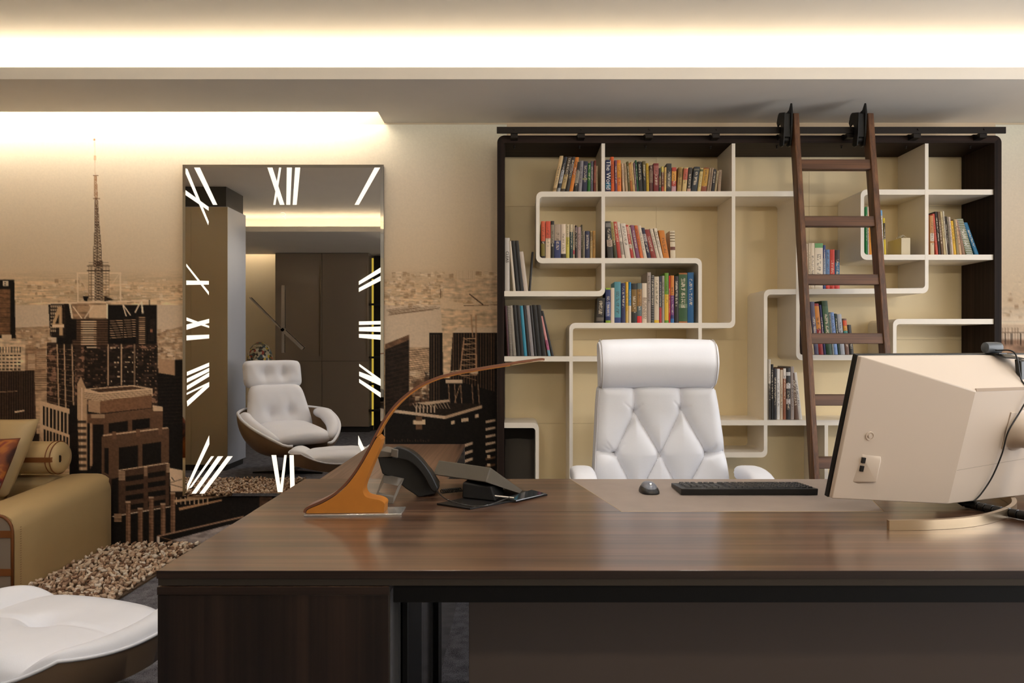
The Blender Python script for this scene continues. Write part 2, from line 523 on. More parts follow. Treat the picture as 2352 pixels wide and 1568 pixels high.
def smooth_noise(h, w, sy, sx):
    a = rng.random((int(h / sy) + 3, int(w / sx) + 3))
    yi = np.arange(h) / sy; xi = np.arange(w) / sx
    y0 = yi.astype(int); x0 = xi.astype(int)
    fy = (yi - y0)[:, None]; fx = (xi - x0)[None, :]
    g = lambda j, i: a[(y0 + j)[:, None], (x0 + i)[None, :]]
    return g(0, 0) * (1 - fy) * (1 - fx) + g(0, 1) * (1 - fy) * fx + g(1, 0) * fy * (1 - fx) + g(1, 1) * fy * fx

DK = (25, 20, 17); DK2 = (38, 29, 23); BR = (104, 74, 52); BR2 = (78, 54, 39); TAN = (166, 128, 94); LT = (214, 184, 148); WH = (232, 208, 176)

def city(cv, x0, x1, y0, y1, dens, smin, smax, cols):
    for _ in range(dens):
        x = x0 + (x1 - x0) * rng.random(); y = y0 + (y1 - y0) * rng.random()
        w = smin + (smax - smin) * rng.random(); h = (.3 + .8 * rng.random()) * w
        c = cols[int(rng.integers(len(cols)))]
        cv.rect(x, y, x + w, y + h, c, .6)
        if h > 5:
            for q in range(int(h / 4)):
                cv.rect(x, y + q * 4 + 1, x + w, y + q * 4 + 2.2, BR, .35)

def backdrop(cv, x0, x1, horizon=612, river=(700, 790), pale=0.0):
    h, w = cv.a.shape[:2]
    yy = (np.arange(h) / cv.s + cv.y0)[:, None, None]
    top, mid, hor = np.array((236, 224, 206.)), np.array((226, 208, 182.)), np.array((212, 186, 152.))
    t = np.clip((yy - 300) / (horizon - 300), 0, 1)
    cv.a[:] = np.where(t < .5, top + (mid - top) * t * 2, mid + (hor - mid) * (t - .5) * 2)
    # the far shore: horizontally streaked haze that gains contrast downwards
    st = smooth_noise(h, w, 3, 60) * .5 + smooth_noise(h, w, 2, 18) * .5
    st2 = smooth_noise(h, w, 14, 160)
    k = np.clip((yy - horizon) / 90, 0, 1)
    land = (np.array((205, 172, 132.)) * (1 - pale) + np.array((226, 206, 180.)) * pale) * (1 + (st[..., None] - .5) * (.15 + (.45 - .3 * pale) * k) + (st2[..., None] - .5) * .2)
    m = np.clip((yy - horizon) / 45, 0, 1)
    cv.a[:] = cv.a * (1 - m) + land * m
    city(cv, x0, x1, 640, river[0] - 6, int(700 * (1 - pale)), 3, 10, [WH, LT, (196, 160, 120), TAN])
    cv.rect(x0, river[0], x1, river[1], (210, 183, 152))

def paint_left():
    cv = Canvas(-330, 1165, 285, 1253, 1.8)
    backdrop(cv, -330, 1165)
    h, w = cv.a.shape[:2]
    n1 = smooth_noise(h, w, 5, 9); n2 = smooth_noise(h, w, 3, 22)
    tex = .72 + .6 * (n1 * .55 + n2 * .45)
    winl = np.where((n1 > .66), 2.6, 1.0) * (.7 + .6 * n2)
    # near shore, left: low city up to y 860
    for (a, b) in ((-330, 118), (340, 420)):
        cv.poly([(a, 772), (b, 748), (b, 1268), (a, 1268)], (176, 142, 108), 1, tex)
        city(cv, a, b - 8, 755, 880, 900 if b < 200 else 300, 3, 11, [WH, LT, TAN, BR, (190, 155, 118)])
    cv.rect(-330, 880, 60, 1268, BR2, 1, tex)
    # water pieces and piers right of the mirror (x 886..1140)
    city(cv, 886, 1140, 622, 702, 420, 3, 11, [WH, LT, TAN, (186, 150, 112)])
    cv.rect(1049, 621, 1092, 652, (216, 190, 156)); cv.bars(1049, 621, 1092, 652, 14, .3, TAN, al=.5)
    cv.rect(886, 708, 1016, 798, (206, 180, 150))
    for k in range(9):
        cv.line(886 + 12 * rng.random(), 712 + k * 1.5, 960 + 60 * rng.random(), 702 + k * 1.3, 1.6, BR, .5)
    cv.rect(938, 797, 1000, 1010, (186, 152, 118), 1, tex)
    for k in range(17): cv.line(938, 805 + k * 5, 1000, 799 + k * 4.6, 1.6, BR2, .8)
    city(cv, 938, 996, 850, 900, 60, 6, 16, [WH, LT, DK2, BR])
    cv.rect(938, 905, 1000, 1010, BR2, 1, tex); city(cv, 940, 990, 905, 985, 60, 4, 12, [LT, DK, BR, TAN])
    # dark block at the mirror's right edge
    cv.poly([(884, 790), (940, 768), (940, 1268), (884, 1268)], DK2, 1, tex)
    cv.poly([(884, 790), (940, 768), (940, 780), (884, 803)], BR, 1, tex)
    for k in range(22): cv.line(886, 806 + k * 9, 940, 792 + k * 9, 1.2, BR2, .55)
    # pale slab tower with crane, and ribbed dark tower on the right
    cv.rect(1016, 640, 1142, 690, (200, 170, 136), .7, tex)
    cv.rect(986, 764, 1142, 1268, DK)
    cv.bars(990, 768, 1014, 940, 4, .22, (120, 88, 62)); cv.bars(1034, 765, 1140, 870, 17, .3, (92, 66, 47), y1r=900)
    cv.poly([(1011, 685), (1062, 697), (1142, 697), (1142, 752), (1052, 752), (1040, 765), (1033, 868), (1018, 868), (1016, 765)], (200, 168, 132), 1, tex)
    cv.poly([(1011, 685), (1062, 697), (1142, 700), (1142, 711), (1060, 712), (1012, 706)], LT)
    cv.line(1012, 684, 1012, 664, 1.2, BR); cv.line(1078, 675, 1110, 700, 2.5, BR2); cv.line(1065, 702, 1142, 700, 1.5, BR)
    # crane mast
    for a, b in (((1066, 775), (1056, 862)), ((1093, 722), (1094, 862)), ((1082, 722), (1086, 775))): cv.line(*a, *b, 3, (170, 128, 94))
    for k in range(8):
        cv.line(1066 - k * 1.3, 778 + k * 12, 1094, 777 + k * 12, 1.8, (190, 150, 112)); cv.line(1066 - k * 1.3, 778 + k * 12, 1094, 789 + k * 12, 1.2, (150, 112, 82))
    cv.rect(1080, 850, 1098, 858, LT); cv.line(1035, 853, 1060, 850, 2, LT); cv.rect(1024, 872, 1062, 880, (210, 180, 150))
    for a in (1030, 1044, 1058, 1084, 1098): cv.line(a, 882, a + 3, 930, 2, (160, 122, 92), .9)
    cv.line(1044, 925, 1056, 885, 1.6, TAN)
    # flat roof with plant, black block below
    cv.poly([(884, 946), (1142, 930), (1142, 1268), (884, 1268)], DK)
    cv.poly([(905, 944), (1022, 957), (1108, 930), (1080, 926), (960, 926)], DK2)
    for k in range(12): cv.line(948 + k * 7, 926 - (k % 3) * 2, 956 + k * 7, 938, 1.4, (190, 160, 130))
    cv.poly([(955, 925), (1030, 917), (1034, 922), (980, 930)], (186, 158, 130)); cv.bars(955, 930, 1005, 947, 6, .3, (200, 170, 140))
    cv.poly([(903, 940), (1022, 955), (1022, 962), (903, 947)], (206, 176, 146)); cv.poly([(1022, 955), (1107, 930), (1107, 937), (1022, 962)], (186, 154, 124))
    for x, y, ww, hh in ((949, 965, 28, 9), (1036, 967, 8, 8), (1060, 961, 16, 8), (1091, 952, 8, 8)): cv.poly([(x, y), (x + ww, y - 2), (x + ww, y + hh - 2), (x, y + hh)], LT)
    cv.rect(955, 956, 970, 986, BR); cv.rect(951, 966, 977, 974, LT)
    for k in range(7): cv.poly([(1115, 966 + k * 17), (1138, 962 + k * 17), (1138, 967 + k * 17), (1115, 972 + k * 17)], (200, 170, 140) if k < 5 else BR)
    for k in range(5): cv.poly([(1066, 1020 + k * 18), (1086, 1014 + k * 18), (1086, 1020 + k * 18), (1066, 1027 + k * 18)], (196, 166, 138))
    for k in range(14): cv.rect(905 + 6 * k, 1008 + (k * 7) % 5, 907 + 6 * k, 1014, BR, .6)
    for x in (1119, 1120): cv.rect(x, 1045, x + 6, 1052, LT); cv.rect(x, 1064, x + 6, 1071, LT)

    # ---- left of the mirror: the main tower and its neighbours
    # dark tower at the left edge with a white mark
    cv.poly([(-60, 642), (33, 642), (36, 776), (-60, 776)], DK); cv.rect(-60, 664, 24, 770, (112, 78, 52), 1, tex)
    for k in range(9): cv.line(-60, 672 + k * 11, 24, 674 + k * 11, 1, DK2, .6)
    cv.rect(7, 645, 19, 657, (210, 190, 160)); cv.rect(10, 648, 13, 650, DK); cv.rect(10, 652, 13, 655, DK)
    # pale blocks
    cv.rect(-330, 778, 58, 852, (204, 172, 136), 1, tex)
    for k in range(5):
        for q in range(6): cv.rect(-4 + q * 9 + k % 2, 814 + k * 8, 2 + q * 9, 818 + k * 8, DK2, .8)
    cv.bars(-40, 796, 52, 810, 14, .35, DK2, al=.8); cv.rect(4, 768, 26, 780, LT)
    cv.rect(58, 800, 106, 860, (150, 114, 84), 1, tex); cv.bars(64, 812, 80, 850, 11, .4, LT, False); cv.bars(84, 808, 106, 850, 9, .3, LT, False, .7)
    cv.rect(76, 856, 116, 920, (170, 136, 104), 1, tex); cv.bars(80, 858, 112, 900, 8, .4, BR, False, .8)
    # ribbed brown tower, lower left
    cv.poly([(-330, 862), (79, 850), (84, 1000), (-330, 1000)], (66, 47, 35)); cv.bars(-330, 862, 80, 1000, 74, .45, (30, 23, 19), True, 1, 851, 1000)
    cv.line(-40, 902, 40, 898, 1.6, (150, 115, 85)); cv.poly([(34, 944), (56, 941), (56, 944), (34, 948)], LT)
    cv.rect(-330, 996, 90, 1268, DK2)
    # tower body
    cv.rect(107, 786, 362, 930, (46, 33, 26)); cv.rect(107, 786, 362, 930, (60, 43, 33), .8, winl)
    cv.rect(130, 770, 172, 940, DK2); cv.rect(194, 800, 362, 890, DK, .7)
    for k in range(13): cv.line(107, 800 + k * 11, 172, 803 + k * 12, 1.4, (150, 112, 82), .7)
    for x, c in ((131, 1), (147, 1), (165, 1), (248, 2), (279, 2), (309, 2)):
        cv.line(x, 778 if c == 2 else 780, x + 4 * (c == 1), 885 if c == 2 else 938, 2.6, (196, 158, 120))
    for x in range(252, 310, 8):
        for y in range(786, 880, 11):
            if rng.random() < .55: cv.rect(x + 5 * rng.random(), y, x + 3 + 5 * rng.random(), y + 2 + 2 * rng.random(), (230, 196, 154), .85)
    for x in range(314, 358, 6):
        for y in range(794, 930, 8):
            if rng.random() < .45: cv.rect(x, y, x + 3, y + 2.5, (176, 132, 96), .8)
    for x in range(112, 246, 6):
        for y in range(805, 930, 9):
            if rng.random() < .3: cv.rect(x, y, x + 4, y + 2.5, (150, 108, 76), .7)
    # upper drum: ribbed centre, side louvres
    cv.rect(130, 700, 360, 790, DK); cv.rect(166, 730, 248, 795, (60, 42, 31))
    for k in range(11):
        y = 738 + k * 5.2
        cv.line(168, y, 248, y, 1.6, BR); cv.line(186, y + .3, 222, y + .3, 2.1, (226, 184, 140)); cv.line(190, y, 215, y, 2.4, (240, 206, 164), .7)
    cv.rect(194, 793, 216, 801, DK); cv.rect(199, 796, 222, 799, LT)
    for k in range(8): cv.line(252, 737 + k * 5.6, 312, 734 + k * 5.4, 1.6, (176, 136, 102))
    cv.rect(282, 732, 285, 778, DK2); cv.rect(312, 722, 340, 792, DK2)
    for k in range(15): cv.line(319, 724 + k * 4.6, 333, 724 + k * 4.6, 2, (190, 148, 110))
    cv.poly([(335, 700), (344, 700), (344, 790), (336, 790)], DK); cv.poly([(344, 733), (357, 731), (354, 784), (340, 782)], (40, 30, 25)); cv.rect(344, 756, 350, 763, (150, 96, 66))
    # roof frame, sign scaffold with the figure
    cv.poly([(112, 697), (162, 697), (162, 776), (118, 774)], (52, 38, 30))
    for k in range(10):
        cv.line(112 + k * .6, 699 + k * 8, 150, 699 + k * 8.2, 1.3, DK); cv.line(114 + k * 4.4, 698, 118 + k * 4.2, 774, 1.3, DK)
    for k in range(8):
        for q in range(6):
            if q < 3 or k < 3: cv.rect(116 + q * 4.6, 701 + k * 8, 119 + q * 4.6, 706 + k * 8, (206, 174, 138), .9)
    cv.rect(150, 700, 176, 780, DK)
    cv.poly([(133, 704), (142, 704), (143, 744), (147, 744), (147, 752), (144, 752), (144, 770), (136, 770), (136, 752), (120, 752), (120, 744)], (196, 156, 112))
    cv.poly([(135, 722), (135, 743), (127, 743)], DK); cv.rect(120, 746, 147, 751, (226, 196, 158))
    cv.rect(164, 696, 248, 732, (150, 114, 84), 1, tex); cv.rect(205, 700, 246, 730, (216, 180, 140)); cv.rect(178, 703, 206, 716, (176, 138, 102))
    cv.bars(250, 700, 310, 728, 12, .35, DK); cv.bars(250, 700, 340, 728, 6, .3, DK, False); cv.rect(312, 700, 343, 724, DK, .8)
    for a in ((160, 697, 166, 731), (246, 697, 246, 731), (325, 692, 328, 720)): cv.line(*a, 4, (236, 210, 176))
    for a in ((168, 704, 188, 731), (214, 701, 194, 731), (282, 700, 290, 726), (310, 718, 322, 694), (283, 700, 300, 724)): cv.line(*a, 2.6, (230, 202, 168))
    cv.line(110, 697, 344, 690, 3.5, (226, 196, 160)); cv.line(112, 700, 116, 772, 1.6, DK); cv.line(343, 688, 344, 780, 1.8, DK)
    # lattice below the mast, white frames
    for x in (178, 213, 216, 276): cv.line(x, 626, x + 1, 694, 3 if x != 216 else 2, (228, 202, 168))
    cv.line(176, 627, 278, 627, 3, (226, 198, 162)); cv.line(180, 630, 214, 692, 1.8, (214, 184, 150)); cv.line(217, 630, 254, 660, 2.2, (232, 206, 172)); cv.line(252, 658, 220, 694, 2.2, (232, 206, 172)); cv.line(274, 628, 252, 660, 1.6, (224, 196, 160))
    cv.rect(217, 600, 236, 690, DK2, .75); cv.poly([(190, 680), (204, 680), (200, 692), (193, 690)], DK); cv.poly([(240, 680), (262, 688), (240, 692)], DK2)
    for k in range(14):
        y = 602 + k * 6.5
        cv.line(204, y, 250, y, 1.3, (80, 56, 40), .8); cv.line(217, y, 235, y + 6, 1.4, (200, 168, 134)); cv.line(235, y, 217, y + 6, 1.2, (200, 168, 134))
    for x in (204, 210, 243, 250): cv.line(x, 612, x, 690, 1, (90, 64, 46), .7)
    cv.line(200, 611, 252, 611, 2, (60, 42, 30)); cv.line(200, 621, 252, 621, 2.4, (60, 42, 30))
    # mast: tapering lattice
    def mast(x, y0, y1, w0, w1, c, al):
        n = int((y1 - y0) / 6)
        for k in range(n):
            a, b = y0 + (y1 - y0) * k / n, y0 + (y1 - y0) * (k + 1) / n
            wa, wb = w0 + (w1 - w0) * k / n, w0 + (w1 - w0) * (k + 1) / n
            xa = x + (a - 400) * .032; xb = x + (b - 400) * .032
            cv.line(xa - wa, a, xb - wb, b, 1.5, c, al); cv.line(xa + wa, a, xb + wb, b, 1.5, c, al)
            cv.line(xa - wa, a, xb + wb, b, 1.2, c, al * .9); cv.line(xa + wa, a, xb - wb, b, 1.2, c, al * .9)
            cv.line(xa - wa, a, xa + wa, a, 1.1, c, al * .9)
    mast(219, 403, 455, 2.2, 3.2, (150, 100, 60), .9); mast(219, 455, 510, 3, 4.5, (92, 60, 38), .95); mast(219, 510, 566, 4.5, 7.5, (70, 46, 30), 1); mast(218, 566, 612, 8.5, 9, (66, 44, 30), 1)
    cv.line(214, 403, 226, 403, 1.8, (120, 80, 50)); cv.line(214, 456, 230, 456, 1.4, (120, 80, 50)); cv.line(222, 470, 224, 612, 1.8, (60, 40, 28), .8)
    cv.rect(214.5, 318, 219, 323, (150, 95, 60)); cv.rect(216, 357, 220, 368, (190, 135, 85)); cv.line(217, 323, 219, 403, 1.2, (206, 176, 140), .9)
    # white ribbed building, lower left
    cv.poly([(92, 920), (165, 940), (165, 1080), (110, 1040), (92, 1000)], (206, 170, 132)); cv.bars(98, 932, 165, 975, 8, .6, DK, True, 1, 952, 1000); cv.bars(100, 985, 160, 1020, 8, .6, DK, True, 1, 1005, 1050)
    # middle: stepped stone block
    cv.poly([(160, 930), (430, 930), (430, 1268), (160, 1268)], DK)
    cv.rect(362, 846, 420, 1160, DK); cv.poly([(364, 824), (402, 826), (402, 862), (364, 856)], (176, 136, 102)); cv.rect(402, 826, 420, 870, DK)
    for k in range(14): cv.line(366, 868 + k * 8, 420, 866 + k * 8, 1, BR2, .4)
    cv.poly([(178, 880), (186, 864), (193, 882), (200, 896), (200, 1080), (182, 1080), (178, 960)], (186, 148, 112)); cv.line(188, 890, 188, 1080, 2, (220, 186, 150)); cv.bars(178, 965, 198, 1080, 8, .45, DK2, False, .8)
    cv.poly([(194, 893), (305, 884), (350, 892), (350, 910), (230, 922), (194, 915)], (214, 178, 140)); cv.poly([(206, 894), (303, 887), (335, 892), (228, 901)], BR2)
    for k in range(4): cv.poly([(194, 901 + k * 4), (230, 906 + k * 4), (348, 896 + k * 4), (348, 897.5 + k * 4), (230, 907.5 + k * 4), (194, 902.5 + k * 4)], BR, .8)
    cv.poly([(203, 918), (230, 921), (349, 906), (349, 936), (230, 949), (203, 945)], (124, 86, 60)); cv.poly([(203, 918), (230, 921), (230, 949), (203, 945)], (176, 138, 104))
    cv.poly([(200, 950), (240, 950), (374, 934), (374, 954), (240, 972), (200, 972)], (104, 73, 52)); cv.bars(209, 952, 241, 962, 3, .5, LT, False); cv.poly([(350, 930), (374, 934), (374, 944), (352, 944)], (206, 170, 134))
    cv.poly([(206, 972), (240, 972), (374, 954), (374, 985), (240, 1010), (206, 1080)], (96, 67, 48)); cv.poly([(214, 974), (238, 974), (238, 1090), (214, 1080)], DK); cv.poly([(250, 972), (294, 966), (294, 990), (250, 994)], DK); cv.poly([(304, 964), (344, 960), (344, 982), (304, 988)], DK); cv.rect(206, 972, 212, 1070, TAN)
    # second, third steps
    cv.poly([(233, 1002), (388, 983), (388, 1066), (256, 1100), (256, 1268), (233, 1160)], (92, 65, 47)); cv.line(236, 1000, 386, 982, 3, (206, 170, 134))
    for x in (258, 313, 364): cv.rect(x, 978 + (388 - x) * .1, x + 9, 995 + (388 - x) * .1, (110, 78, 56))
    cv.poly([(273, 1028), (317, 1022), (317, 1072), (273, 1080)], DK); cv.poly([(327, 1020), (370, 1014), (370, 1062), (327, 1070)], DK); cv.poly([(240, 1028), (250, 1028), (250, 1090), (240, 1085)], DK)
    cv.poly([(272, 1082), (388, 1064), (388, 1160), (272, 1190)], (76, 53, 39)); cv.line(272, 1080, 386, 1063, 2, LT)
    for x, y in ((272, 1082), (331, 1072), (382, 1064)): cv.bars(x, y, x + (15 if x < 300 else 8), y + 22, 6, .55, (190, 152, 118), False)
    for k in range(4):
        cv.poly([(288, 1094 + k * 22), (330, 1088 + k * 22), (330, 1100 + k * 22), (288, 1106 + k * 22)], DK); cv.poly([(340, 1086 + k * 22), (380, 1080 + k * 22), (380, 1092 + k * 22), (340, 1098 + k * 22)], DK)
    # bright court behind, dark low walls, stone columns in front
    cv.poly([(389, 1074), (421, 1080), (421, 1128), (392, 1128)], (224, 190, 156)); cv.line(392, 1108, 418, 1100, 1.6, BR); cv.line(392, 1112, 420, 1120, 1.6, BR); cv.line(394, 1096, 400, 1104, 1.6, DK); cv.rect(392, 1128, 421, 1160, DK2)
    cv.poly([(256, 1190), (430, 1150), (600, 1130), (760, 1130), (760, 1268), (256, 1268)], DK)
    cv.line(258, 1186, 392, 1163, 2.2, (206, 180, 152)); cv.rect(262, 1180, 279, 1198, TAN); cv.bars(262, 1182, 279, 1197, 4, .4, BR2, False)
    for x, y0, y1 in ((289, 1150, 1262), (317, 1166, 1262), (342, 1140, 1262), (369, 1155, 1226), (392, 1130, 1222)):
        cv.rect(x, y0, x + 11, y1, (112, 80, 58), 1, tex); cv.rect(x + 6, y0 + 6, x + 9, y1, (150, 112, 84), .7); cv.rect(x - 1, y0, x + 11, y0 + 4, (186, 152, 122))
        for k in range(int((y1 - y0) / 7)): cv.line(x, y0 + 7 * k, x + 11, y0 + 7 * k, .9, BR2, .7)
    cv.poly([(400, 1148), (480, 1138), (480, 1142), (400, 1154)], (190, 150, 112)); cv.poly([(410, 1166), (510, 1146), (510, 1150), (412, 1172)], (176, 132, 94)); cv.bars(404, 1142, 486, 1158, 8, .22, (206, 168, 130))
    cv.poly([(360, 1230), (560, 1184), (560, 1188), (362, 1233)], (150, 116, 92)); cv.poly([(390, 1241), (520, 1206), (620, 1190), (620, 1230), (460, 1262)], (150, 138, 134), 1, tex); cv.line(364, 1232, 460, 1258, 2, BR)
    cv.rect(360, 1232, 367, 1256, (206, 190, 176)); cv.rect(396, 1246, 403, 1256, (206, 190, 176)); cv.rect(596, 1140, 625, 1165, BR2, 1, tex)
    return cv

def paint_right():
    cv = Canvas(2285, 2800, 285, 1252, 3.2)
    backdrop(cv, 2285, 2800, 690, (745, 760), .8)
    h, w = cv.a.shape[:2]
    n1 = smooth_noise(h, w, 4, 9); tex = .75 + .5 * n1
    cv.rect(2285, 760, 2800, 780, (216, 192, 166)); cv.rect(2285, 780, 2800, 1268, (150, 116, 92), 1, tex)
    for k in range(60):
        x = 2302 + k * 7.3
        cv.line(x, 752, x, 790, 1.5, BR2 if k % 2 else BR, .8)
    cv.line(2300, 765, 2800, 765, 1.6, BR)
    for x in (2308, 2323, 2344, 2366): cv.line(x, 765, x, 792, 2.6, DK2)
    city(cv, 2290, 2800, 800, 1240, 400, 8, 40, [LT, TAN, BR, DK2])
    return cv

def mural_mesh(name, cv, step):
    gh, gw = cv.a.shape[:2]
    gy = np.clip((np.arange(gh) / cv.s + cv.y0 - 615) / 40, 0, 1)[:, None]
    grain = (smooth_noise(gh, gw, 2.2, 3.4) * .6 + smooth_noise(gh, gw, 4.5, 2.4) * .4 - .5) * gy
    wgt = np.clip(1.0 - cv.a.mean(2) / 230, .06, 1)                # ink grain sits in the darker tones
    grain = (grain * wgt)[..., None]
    cv.a = np.clip(cv.a * (1 + .38 * grain) + 7 * grain, 0, 255)
    a = cv.down()
    hh, ww = a.shape[:2]
    px = cv.x0 + (np.arange(ww) + .5) * step; py = cv.y0 + (np.arange(hh) + .5) * step
    # the print is pasted on the wall: a sheet 1 mm proud of it
    Y = WALL_Y - 0.0015
    xs = (px - CX) * Y / F; zs = H - (py - CY) * Y / F
    X, Z = np.meshgrid(xs, zs)
    co = np.stack([X.ravel(), np.full(X.size, Y), Z.ravel()], 1)
    idx = np.arange(hh * ww).reshape(hh, ww)
    q = np.stack([idx[:-1, :-1], idx[1:, :-1], idx[1:, 1:], idx[:-1, 1:]], -1).reshape(-1, 4)
    me = bpy.data.meshes.new(name)
    me.vertices.add(len(co)); me.vertices.foreach_set('co', (co - np.array(wloc(wall_far))).ravel())
    me.loops.add(q.size); me.loops.foreach_set('vertex_index', q.ravel())
    me.polygons.add(len(q)); me.polygons.foreach_set('loop_start', np.arange(0, q.size, 4)); me.polygons.foreach_set('loop_total', np.full(len(q), 4))
    me.update(calc_edges=True)
    c = np.clip(a.reshape(-1, 3) / 255, .03, 1)
    c = c * .88 + c.mean(1, keepdims=True) * .12                 # desaturated here and lightened below to offset the dim, warm light
    c = np.clip(1.10 * (c - .02) ** .95, 0, .96)
    l = np.where(c <= .04045, c / 12.92, ((c + .055) / 1.055) ** 2.4)
    at = me.color_attributes.new('print', 'FLOAT_COLOR', 'POINT')
    at.data.foreach_set('color', np.concatenate([l, np.ones((len(l), 1))], 1).ravel().astype(np.float32))
    o = bpy.data.objects.new(name, me); COL.objects.link(o); o.parent = wall_far
    m = MATS.get('mural_ink')
    if m is None:
        m = bpy.data.materials.new('mural_ink'); m.use_nodes = True; MATS['mural_ink'] = m
        nt = m.node_tree; b = nt.nodes['Principled BSDF']
        ca = nt.nodes.new('ShaderNodeVertexColor'); ca.layer_name = 'print'
        n = nt.nodes.new('ShaderNodeTexNoise'); n.inputs['Scale'].default_value = 90; n.inputs['Detail'].default_value = 5
        tc = nt.nodes.new('ShaderNodeTexCoord'); nt.links.new(tc.outputs['Object'], n.inputs['Vector'])
        r = nt.nodes.new('ShaderNodeMapRange'); r.inputs['To Min'].default_value = .93; r.inputs['To Max'].default_value = 1.07
        nt.links.new(n.outputs['Fac'], r.inputs['Value'])
        mx = nt.nodes.new('ShaderNodeMix'); mx.data_type = 'RGBA'; mx.blend_type = 'MULTIPLY'; mx.inputs['Factor'].default_value = 1
        nt.links.new(ca.outputs['Color'], mx.inputs['A']); nt.links.new(r.outputs['Result'], mx.inputs['B'])
        nt.links.new(mx.outputs['Result'], b.inputs['Base Color']); b.inputs['Roughness'].default_value = .7; b.inputs['Specular IOR Level'].default_value = .2
    me.materials.append(m)
    o['label'] = 'sepia city skyline printed on the wall'
    return o
mural_mesh('mural_print', paint_left(), 1.8)
mural_mesh('mural_print', paint_right(), 3.2)
# plain pale sheet of the print behind and above the bookcase, reaching floor and side wall
m_sheet = mat('mural_plain', (226, 206, 178), .7, spec=.2)
m_sheet_dark = mat('mural_plain_dark', (60, 44, 34), .7, spec=.2)
ys = WALL_Y - .0015
MB().box(PX(1165 - 1, ys), PX(2285, ys), ys, WALL_Y - .0002, 0.0, Z_CEIL - .2).build('mural_border', m_sheet, wall_far)
MB().box(PX(-330, ys), SLOT_X, ys, WALL_Y - .0002, PZ(286, ys), Z_CEIL).build('mural_border', m_sheet, wall_far)
MB().box(X0, PX(-330, ys), ys, WALL_Y - .0002, PZ(790, ys), Z_CEIL).build('mural_border', m_sheet, wall_far)
MB().box(X0, PX(-330, ys), ys, WALL_Y - .0002, 0, PZ(790, ys)).build('mural_border', m_sheet_dark, wall_far)
trim = MB().box(X0, PX(1141, 4.05), WALL_Y - .012, WALL_Y - .002, 0, .02).build('baseboard_back', mat('black_paint', (18, 17, 16), .5))
trim['kind'] = 'structure'
# ---------------------------------------------------------------- bookcase
BF, BB = 4.05, WALL_Y - .003          # front and back planes
m_ebony = wood('ebony_veneer', (24, 16, 13), (38, 27, 22), (56, 40, 33), 'X', rough=.6, spec=.15)
m_ebony_v = wood('ebony_veneer_upright', (24, 16, 13), (38, 27, 22), (56, 40, 33), 'Z', rough=.6, spec=.15)
m_white = mat('white_lacquer', (238, 229, 214), .42, var=.015, var_scale=6)
m_back = mat('back_panel_ivory', (226, 208, 168), .55, var=.02, var_scale=5)
fx = lambda p: PX(p, BF)
fz = lambda p: PZ(p, BF)
bc = empty('bookcase', ((fx(1143) + fx(2300)) / 2, (BF + BB) / 2, 0), 'tall dark-framed bookcase with winding white lacquered shelves behind the desk', 'bookcase')
# dark surround: left upright, rounded corners, top board, right upright
def surround():
    xl, xr, zt, r = fx(1142), fx(2300.5), fz(311), .04
    t = (fx(1158) - fx(1142)); th = fz(311) - fz(328)
    out = [(xl, 0.0)] + arc(xl + r, zt - r, r, 180, 90, 8) + arc(xr - r, zt - r, r, 90, 0, 8) + [(xr, 0.0)]
    ri = .006
    inn = [(xl + t, 0.0)] + arc(xl + t + ri, zt - th - ri, ri, 180, 90, 8) + arc(xr - t - ri, zt - th - ri, ri, 90, 0, 8) + [(xr - t, 0.0)]
    n = 9
    cut = 1 + n
    mid = lambda a, b: ((a[0] + b[0]) / 2, (a[1] + b[1]) / 2)
    MB().ribbon(out[:6], inn[:6], BF, BB).build('side_panel', m_ebony_v, bc, smooth='angle', angle=30)
    MB().ribbon(out[5:15], inn[5:15], BF, BB).build('top_board', m_ebony, bc, smooth='angle', angle=30)
    MB().ribbon(out[14:], inn[14:], BF, BB).build('side_panel', m_ebony_v, bc, smooth='angle', angle=30)
    return xl + t, xr - t, zt - th
bxl, bxr, bzt = surround()
MB().box(bxl, bxr, BF + .02, BB, 0, .05).build('plinth', m_ebony, bc)
# ivory back in panels with fine joints
bxs = [bxl, PX(1507, BB - .01), PX(1858, BB - .01), bxr]; bzs = [.05, .75, PZ(780, BB - .01), PZ(474, BB - .01), bzt]
for i in range(3):
    for j in range(4):
        MB().box(bxs[i] + .0006, bxs[i + 1] - .0006, BB - .012, BB, bzs[j] + .0006, bzs[j + 1] - .0006).build('back_panel', m_back, bc)

